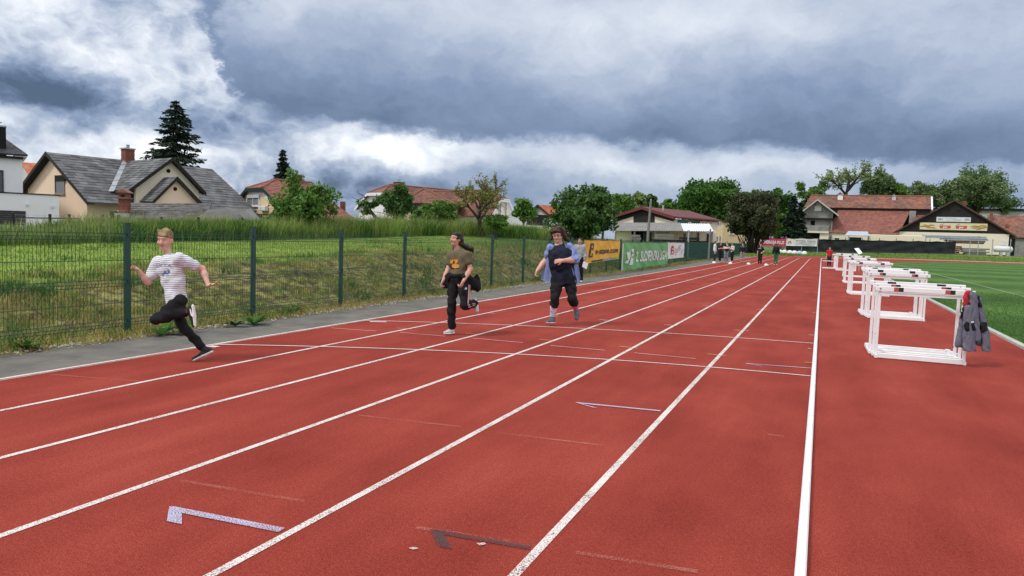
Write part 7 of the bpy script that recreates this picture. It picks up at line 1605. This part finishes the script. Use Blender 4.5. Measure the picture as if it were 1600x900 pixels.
sparse_tree('walnut_tree', 'half bare pruned tree with olive young leaves before the long house', 748, 264, 40, 1.2, L_olive, 124, 21, 20, .055, 338, 3, bark, .6, .13, .55, nb=(3, 4))
broadleaf('privet_bush', 'small green bush at the foot of the half bare tree', 775, 336, 358, 40, 39, L_mid, 1.1, 26, 80, .10, 3, 0, 22, None, None, .3, .5, cat='bush')
broadleaf('hazel_shrub', 'big dark green shrub branching from the ground beside the amber banner', 911, 300, 366, 94, 46, L_dark, 1.15, 95, 130, .135, 7, 0, 23, None, bark_d, .21, .55, cat='bush', wz=1.25, extra=shoots(911, 46, 1.15, [(940, 302, 0), (931, 298, 0), (950, 312, 0), (895, 300, .2), (880, 308, 0), (872, 322, 0), (866, 340, 0), (862, 352, 0), (955, 330, 0), (952, 350, 0), (915, 296, 0)]))
# trees behind the hall
G_ = 'trees beyond the hall and the shed'
for a in (('lime_tree', 'mid green tree just right of the big dark shrub', 968, 298, 345, 46, 118, L_mid, 31), ('ash_tree', 'pale thin leaved tree left of the hall gable', 993, 301, 345, 38, 122, L_light, 32), ('yew_tree', 'dark rounded tree behind the hall gable', 1014, 304, 345, 30, 125, L_dark, 33), ('lime_tree', 'low green tree between the hall gable and the big oak', 1043, 313, 345, 42, 128, L_mid, 34), ('maple_tree', 'green tree behind the big dark shrub', 940, 301, 350, 50, 110, L_mid, 35)):
    broadleaf(a[0], a[1], a[2], a[3], a[4], a[5], a[6], a[7], .3, 46, 90, .30, 1, 0, a[8], G_, None, .25, .5)
broadleaf('oak_tree', 'broad rich green oak rising behind the maroon roofed hall', 1103, 283, 350, 104, 124, L_oak, 0., 120, 140, .30, 1, 0, 36, None, bark_d, .20, .62)
broadleaf('copper_tree', 'dense brownish dark tree right of the hall', 1176, 296, 379, 78, 104, L_redd, 0., 130, 150, .26, 3, .30, 37, None, bark_d, .20, .6, wz=1.2)
broadleaf('acacia_tree', 'light topped green tree behind the brownish dark tree', 1212, 292, 350, 52, 150, L_oak, 0., 50, 100, .34, 1, 0, 38, None, None, .25, .5)
broadleaf('lime_tree', 'green tree showing above the brownish dark tree', 1172, 296, 345, 46, 150, L_birch, 0., 30, 80, .34, 1, 0, 39, None, None, .25, .5)
broadleaf('elm_tree', 'green tree in the gap between the dark tree and the conifers', 1216, 320, 375, 40, 140, L_mid, 0., 40, 100, .30, 3, 0, 40, None, None, .26, .5)
conifer('fir_tree', 'dark fir left of the grey balcony gable', 1236, 304, 40, 138, 0.3, 20, 41, .35, 374, sz=.42, dense=1.1)
conifer('fir_tree', 'smaller dark fir against the farmhouse wall', 1247, 315, 34, 140, 0.3, 16, 42, .35, 374, sz=.42, dense=1.0)
broadleaf('young_maple', 'fresh light green tree left of the farmhouse roof', 1264, 281, 345, 46, 168, leafmat('fresh_leaves', (.14, .25, .06), (.09, .18, .04)), .5, 46, 100, .40, 1, 0, 43, None, None, .25, .5)
sparse_tree('locust_tree', 'tall airy tree with dark branches behind the farmhouse roof', 1316, 241, 168, .5, L_light, 92, 44, 12, .24, 300, 3, bark_d, .30, .42, .55, .18, spr=1.1, nb=(3, 4))
broadleaf('birch_tree', 'drooping birch behind the farmhouse roof', 1369, 263, 325, 50, 166, L_birch, .5, 60, 110, .36, 1, 0, 45, None, bark_b, .22, .5, wz=2.2, asp=.4)
broadleaf('elder_tree', 'round green tree right of the drooping birch', 1397, 286, 325, 36, 164, L_mid, .5, 34, 100, .36, 1, 0, 46, None, None, .26, .5)
def chestnut(label, px, ytop, ybot, w, d, seed):
    r, cc, rc, rg = broadleaf('chestnut_tree', label, px, ytop, ybot, w, d, L_birch, .6, 70, 100, .36, 1, 0, seed, 'flowering chestnut trees behind the barn', None, .22, .6)
    C = np.repeat(cc, 30, 0)+rg.normal(0, .42, (len(cc)*30, 3))*np.repeat(rc, 30)[:, None]+[0, 0, .4]; o = link('blossom', quads_mesh('blossom', leaf_quads(C, .24, rg, .5)), L_flow, r); o['kind'] = 'stuff'
chestnut('pale blossoming chestnut just right of the farmhouse roof', 1432, 287, 330, 58, 172, 47)
chestnut('wide blossoming chestnut behind the black barn', 1520, 273, 330, 86, 172, 48)
broadleaf('silver_birch', 'tall grey green birch above the blossoming chestnut', 1526, 258, 315, 62, 184, L_birch, .6, 60, 85, .36, 1, 0, 49, None, bark_b, .24, .45, wz=2.0, asp=.4)
broadleaf('willow_tree', 'grey green tree between the two blossoming chestnuts', 1478, 282, 335, 50, 180, L_birch, .6, 46, 100, .36, 1, 0, 50, None, bark_b, .25, .5, wz=1.8, asp=.4)
broadleaf('weeping_birch', 'thin drooping tree at the right behind the brown store', 1566, 305, 332, 42, 180, L_birch, .6, 26, 70, .36, 1, 0, 51, None, bark_b, .28, .4, wz=2.0, asp=.4)
# ------------------------------------------------------------------ grass, weeds, stones
def gmat(nm, c, c2, isl=.35, tr=.3): return mat(nm, c, .8, .2, 1.3, col2=c2, island=isl, transl=tr, spec=.15, detail=4.)
G_mid = gmat('meadow_grass', (.25, .345, .085), (.15, .24, .05), .5); G_lawn = gmat('lawn_grass', (.26, .335, .085), (.18, .255, .055), .25); G_dark = gmat('weed_green', (.085, .185, .034), (.050, .125, .022)); G_dry = gmat('straw_grass', (.50, .43, .15), (.30, .24, .085), .4); G_seed = gmat('seed_heads', (.36, .34, .17), (.28, .29, .12), .25); G_olive = gmat('olive_grass', (.235, .31, .075), (.14, .205, .046), .45)
def blades(name, P_, h_, w, m, label, rg, lean=.35, seg=True):
    n = len(P_); an = rg.uniform(0, 2*pi, n); d = np.stack([np.cos(an), np.sin(an), 0*an], 1); a2 = rg.uniform(0, 2*pi, n); l = np.stack([np.cos(a2), np.sin(a2), 0*a2], 1)*(h_*rg.uniform(.1, 1, n)*lean)[:, None]; up = np.array([0, 0, 1.])
    w = (w*rg.uniform(.7, 1.3, n))[:, None]; h1 = h_[:, None]; b0, b1 = P_-d*w, P_+d*w; tp = P_+l+up*h1*.96
    if seg:
        c = P_+l*.28+up*h1*.55; V = np.stack([b0, b1, c-d*w*.8, c+d*w*.8, tp], 1).reshape(-1, 3); k = np.arange(n)[:, None]*5; F_ = np.concatenate([k+[0, 1, 2], k+[1, 3, 2], k+[2, 3, 4]], 1).reshape(-1, 3)
    else: V = np.stack([b0, b1, tp], 1).reshape(-1, 3); F_ = np.arange(3*n).reshape(-1, 3)
    return tag(link(name, fastmesh(name, V, F_), m), label, kind='stuff')
def on_bank(x, y): return np.stack([x, y, ground_h(x, y)-.01], 1)
rg = np.random.default_rng(77)
def scatter(n, xr, yr, power=1.7):      # denser towards the camera
    y = yr[0]+(yr[1]-yr[0])*rg.random(n)**power; x = rg.uniform(*xr, n); return x, y
def tufts(n, xr, yr, k, sp, thr, s, seed, power=1.7):
    x, y = scatter(n, xr, yr, power); m_ = vnoise(x, y, s, seed)+.35*vnoise(x, y, s*.3, seed+1) > thr; x, y = x[m_], y[m_]
    x = np.repeat(x, k)+rg.normal(0, sp, len(x)*k); y = np.repeat(y, k)+rg.normal(0, sp, len(y)*k); return x, y
crest = lambda y: np.interp(y, [0, 8, 13, 20, 30], [-12.6, -12.4, -11.6, -11.3, -11.3])
x, y = tufts(5200, (-12.9, -8.85), (3.2, 46), 10, .075, .72, .9, 21); blades('bank_grass', on_bank(x, y), rg.uniform(.05, .17, len(x)), .0055, G_olive, 'patchy olive grass covering the bank behind the fence', rg, .8)
x, y = tufts(4200, (-12.9, -8.80), (3.2, 46), 11, .09, .74, .7, 33); blades('straw_tufts', on_bank(x, y), rg.uniform(.06, .20, len(x)), .005, G_dry, 'dry straw coloured grass tufts on the bank', rg, 1.2)
x, y = tufts(4200, (-12.8, -8.75), (3.2, 46), 12, .09, .92, .8, 45); blades('weed_tufts', on_bank(x, y), rg.uniform(.06, .22, len(x)), .009, G_dark, 'darker green weeds scattered over the bank', rg, .7)
x, y = tufts(2600, (-9.25, -8.55), (3.4, 60), 8, .06, .45, .7, 52, 1.4); z_ = np.where(x > -8.85, -.008, 0); P_ = on_bank(x, y); P_[:, 2] = np.where(x > -8.9, -.004, P_[:, 2]); blades('verge_grass', P_, rg.uniform(.03, .13, len(x)), .0045, G_dry, 'yellowed grass along the foot of the fence', rg, 1.2)
x, y = tufts(1100, (-9.3, -8.62), (3.4, 60), 8, .05, .62, .8, 61, 1.4); P_ = on_bank(x, y); P_[:, 2] = np.where(x > -8.9, -.004, P_[:, 2]); blades('verge_weeds', P_, rg.uniform(.04, .16, len(x)), .007, G_olive, 'green weeds along the foot of the fence', rg, .8)
x, y = scatter(95000, (-24, -11.2), (4, 52), 1.25); m_ = x < crest(y)+.8*(vnoise(x, y, .8, 70)-.2); x, y = x[m_], y[m_]; blades('lawn_grass', on_bank(x, y), rg.uniform(.035, .085, len(x)), .011, G_lawn, 'mown light green lawn on top of the bank', rg, .6, False)
x, y = tufts(900, (-22, -12.2), (6, 45), 12, .14, .80, 1.6, 80, 1.2); blades('lawn_weeds', on_bank(x, y), rg.uniform(.06, .16, len(x)), .012, G_dark, 'darker tufts in the lawn', rg, .6, False)
tall_x = lambda y: np.interp(y, [3, 13, 20, 27, 34, 42, 50], [-19.6, -19.9, -20.6, -20.4, -18.4, -15.4, -12.6])
def tall_h(y): return np.interp(y, [3, 12, 18, 28, 38, 50], [.46, .52, .80, .95, .86, .7])
y = 4+50*rg.random(52000)**1.05; x = tall_x(y)-4.2*rg.random(len(y))**1.3; hh = tall_h(y)*rg.uniform(.40, 1.10, len(y))*(.45+.70*vnoise(x, y, 1.5, 90)+.40*vnoise(x, y, .5, 92)); blades('tall_grass', on_bank(x, y), hh, .013, G_mid, 'tall unmown grass along the far side of the lawn', rg, .75)
y = 4+50*rg.random(9000)**1.05; x = tall_x(y)-4.0*rg.random(len(y)); hh = tall_h(y)*rg.uniform(.6, 1.35, len(y))*(.45+.70*vnoise(x, y, 1.5, 90)+.40*vnoise(x, y, .5, 92)); blades('grass_heads', on_bank(x, y), hh, .010, G_seed, 'pale seed heads standing above the tall grass', rg, .35)
y = 14+42*rg.random(5200); x = tall_x(y)-3.4*rg.random(len(y)); m_ = vnoise(x, y, 1.3, 95) > .55; x, y = x[m_], y[m_]; k = 9; xx = np.repeat(x, k)+rg.normal(0, .1, len(x)*k); yy_ = np.repeat(y, k)+rg.normal(0, .1, len(y)*k); blades('tall_weeds', on_bank(xx, yy_), np.repeat(tall_h(y), k)*rg.uniform(.5, 1.05, len(xx)), .028, G_dark, 'broad leaved weeds among the tall grass', rg, .5)
# weeds between bank and banners farther along
y = 26+34*rg.random(16000); x = -9.3-4.2*rg.random(len(y)); m_ = vnoise(x, y, 1.6, 99) > .38; x, y = x[m_], y[m_]; blades('bank_weeds', on_bank(x, y), rg.uniform(.10, .34, len(x)), .011, G_olive, 'rough grass on the far stretch of the bank', rg, .7)
# leafy weeds at the fence foot
def dock(px, py, s, name, label):
    g_ = gnd(px, py, 0.02); r = thing(name, label, 'weed', (g_[0], g_[1], 0.0)); mb = MB()
    for i in range(16):
        an = rg.uniform(0, 2*pi); l = s*rg.uniform(.5, 1.0); e = rg.uniform(.35, 1.1); a = np.array([cos(an), sin(an), 0]); b = np.array([-sin(an), cos(an), 0]); w = l*.17; pz = [(0, 0), (.35, .34*e), (.7, .55*e), (1, .50*e)]
        ct = [a*l*t+np.array([0, 0, l*z+.01]) for t, z in pz]; wd = [w*.15, w, w*.9, w*.05]
        P_ = np.array([[c-b*q, c+np.array([0, 0, -.12*q]), c+b*q] for c, q in zip(ct, wd)]); mb.grid(P_)
    mb.build('leaves', G_dark, r); MB().tube([(0, 0, -.01), (0, 0, s*.35)], [.01, .004], 5).build('stem', G_dark, r)
for i, (px, py, s, lb) in enumerate(((252, 523, .30, 'leafy weed at the fence foot behind the sprinting boy'), (285, 520, .34, 'larger leafy weed by the sprinting boy at the fence foot'), (368, 508, .30, 'leafy weed left of the second fence post'), (395, 506, .34, 'leafy weed growing at the second fence post'), (40, 545, .26, 'leafy weed at the left edge of the bank'), (460, 487, .26, 'leafy weed between the second and third fence posts'))): dock(px, py, s, 'dock_plant', lb)
# pale stones, straw and litter beside the asphalt
n = 2600; y = 3.6+22*rg.random(n)**1.5; x = -8.66+rg.normal(0, .10, n)-.12*(y < 7)*rg.random(n); s = rg.uniform(.008, .028, n)
o8 = np.array([[1, 0, 0], [0, 1, 0], [-1, 0, 0], [0, -1, 0], [0, 0, .7], [0, 0, -.4]]); R2 = rg.normal(1, .25, (n, 6, 3)); V = (o8[None]*R2)*s[:, None, None]+np.stack([x, y, .004+0*x], 1)[:, None]
f8 = np.array([[0, 1, 4], [1, 2, 4], [2, 3, 4], [3, 0, 4], [1, 0, 5], [2, 1, 5], [3, 2, 5], [0, 3, 5]]); F_ = (f8[None]+np.arange(n)[:, None, None]*6).reshape(-1, 3)
tag(link('loose_stones', fastmesh('loose_stones', V.reshape(-1, 3), F_), mat('pale_stone', (.46, .44, .40), .9, .2, 3., island=.35)), 'pale loose stones along the edge of the asphalt strip', kind='stuff')
n = 3600; y = 3.2+9*rg.random(n)**1.2; x = -8.95+rg.normal(0, .28, n); x = np.minimum(x, -8.5+rg.normal(0, .05, n)); P_ = on_bank(x, y); P_[:, 2] = np.maximum(P_[:, 2], 0)+.008; a = rg.uniform(0, pi, n); l = rg.uniform(.02, .09, n); d = np.stack([np.cos(a)*l, np.sin(a)*l, rg.normal(0, .01, n)], 1); w = np.stack([-np.sin(a), np.cos(a), 0*a], 1)*.004
V = np.stack([P_-d-w, P_-d+w, P_+d+w, P_+d-w], 1).reshape(-1, 3); tag(link('straw_litter', quads_mesh('straw_litter', V), G_dry), 'dead straw and litter at the foot of the bank', kind='stuff')
# dry and green grass on the bank past the bend
n = 26000; aa = np.radians(rg.uniform(60, 184, n)); r_ = ROUT+.3+9*rg.random(n)**1.2; x = BC[0]+r_*np.cos(aa); y = BC[1]+r_*np.sin(aa); blades('bend_grass', np.stack([x, y, bank_h(x, y)-.02], 1), rg.uniform(.08, .30, n), .05, G_mid, 'rough grass beyond the bend of the track', rg, .6, False)

y = 8+24*rg.random(42000)**1.5; x = 3.32+6*rg.random(len(y))**1.4; blades('pitch_grass', np.stack([x, y, .012+0*x], 1), rg.uniform(.015, .045, len(x)), .007, gmat('pitch_blades', (.090, .19, .040), (.050, .125, .024), .3), 'short green blades along the near edge of the pitch', rg, .8, False)
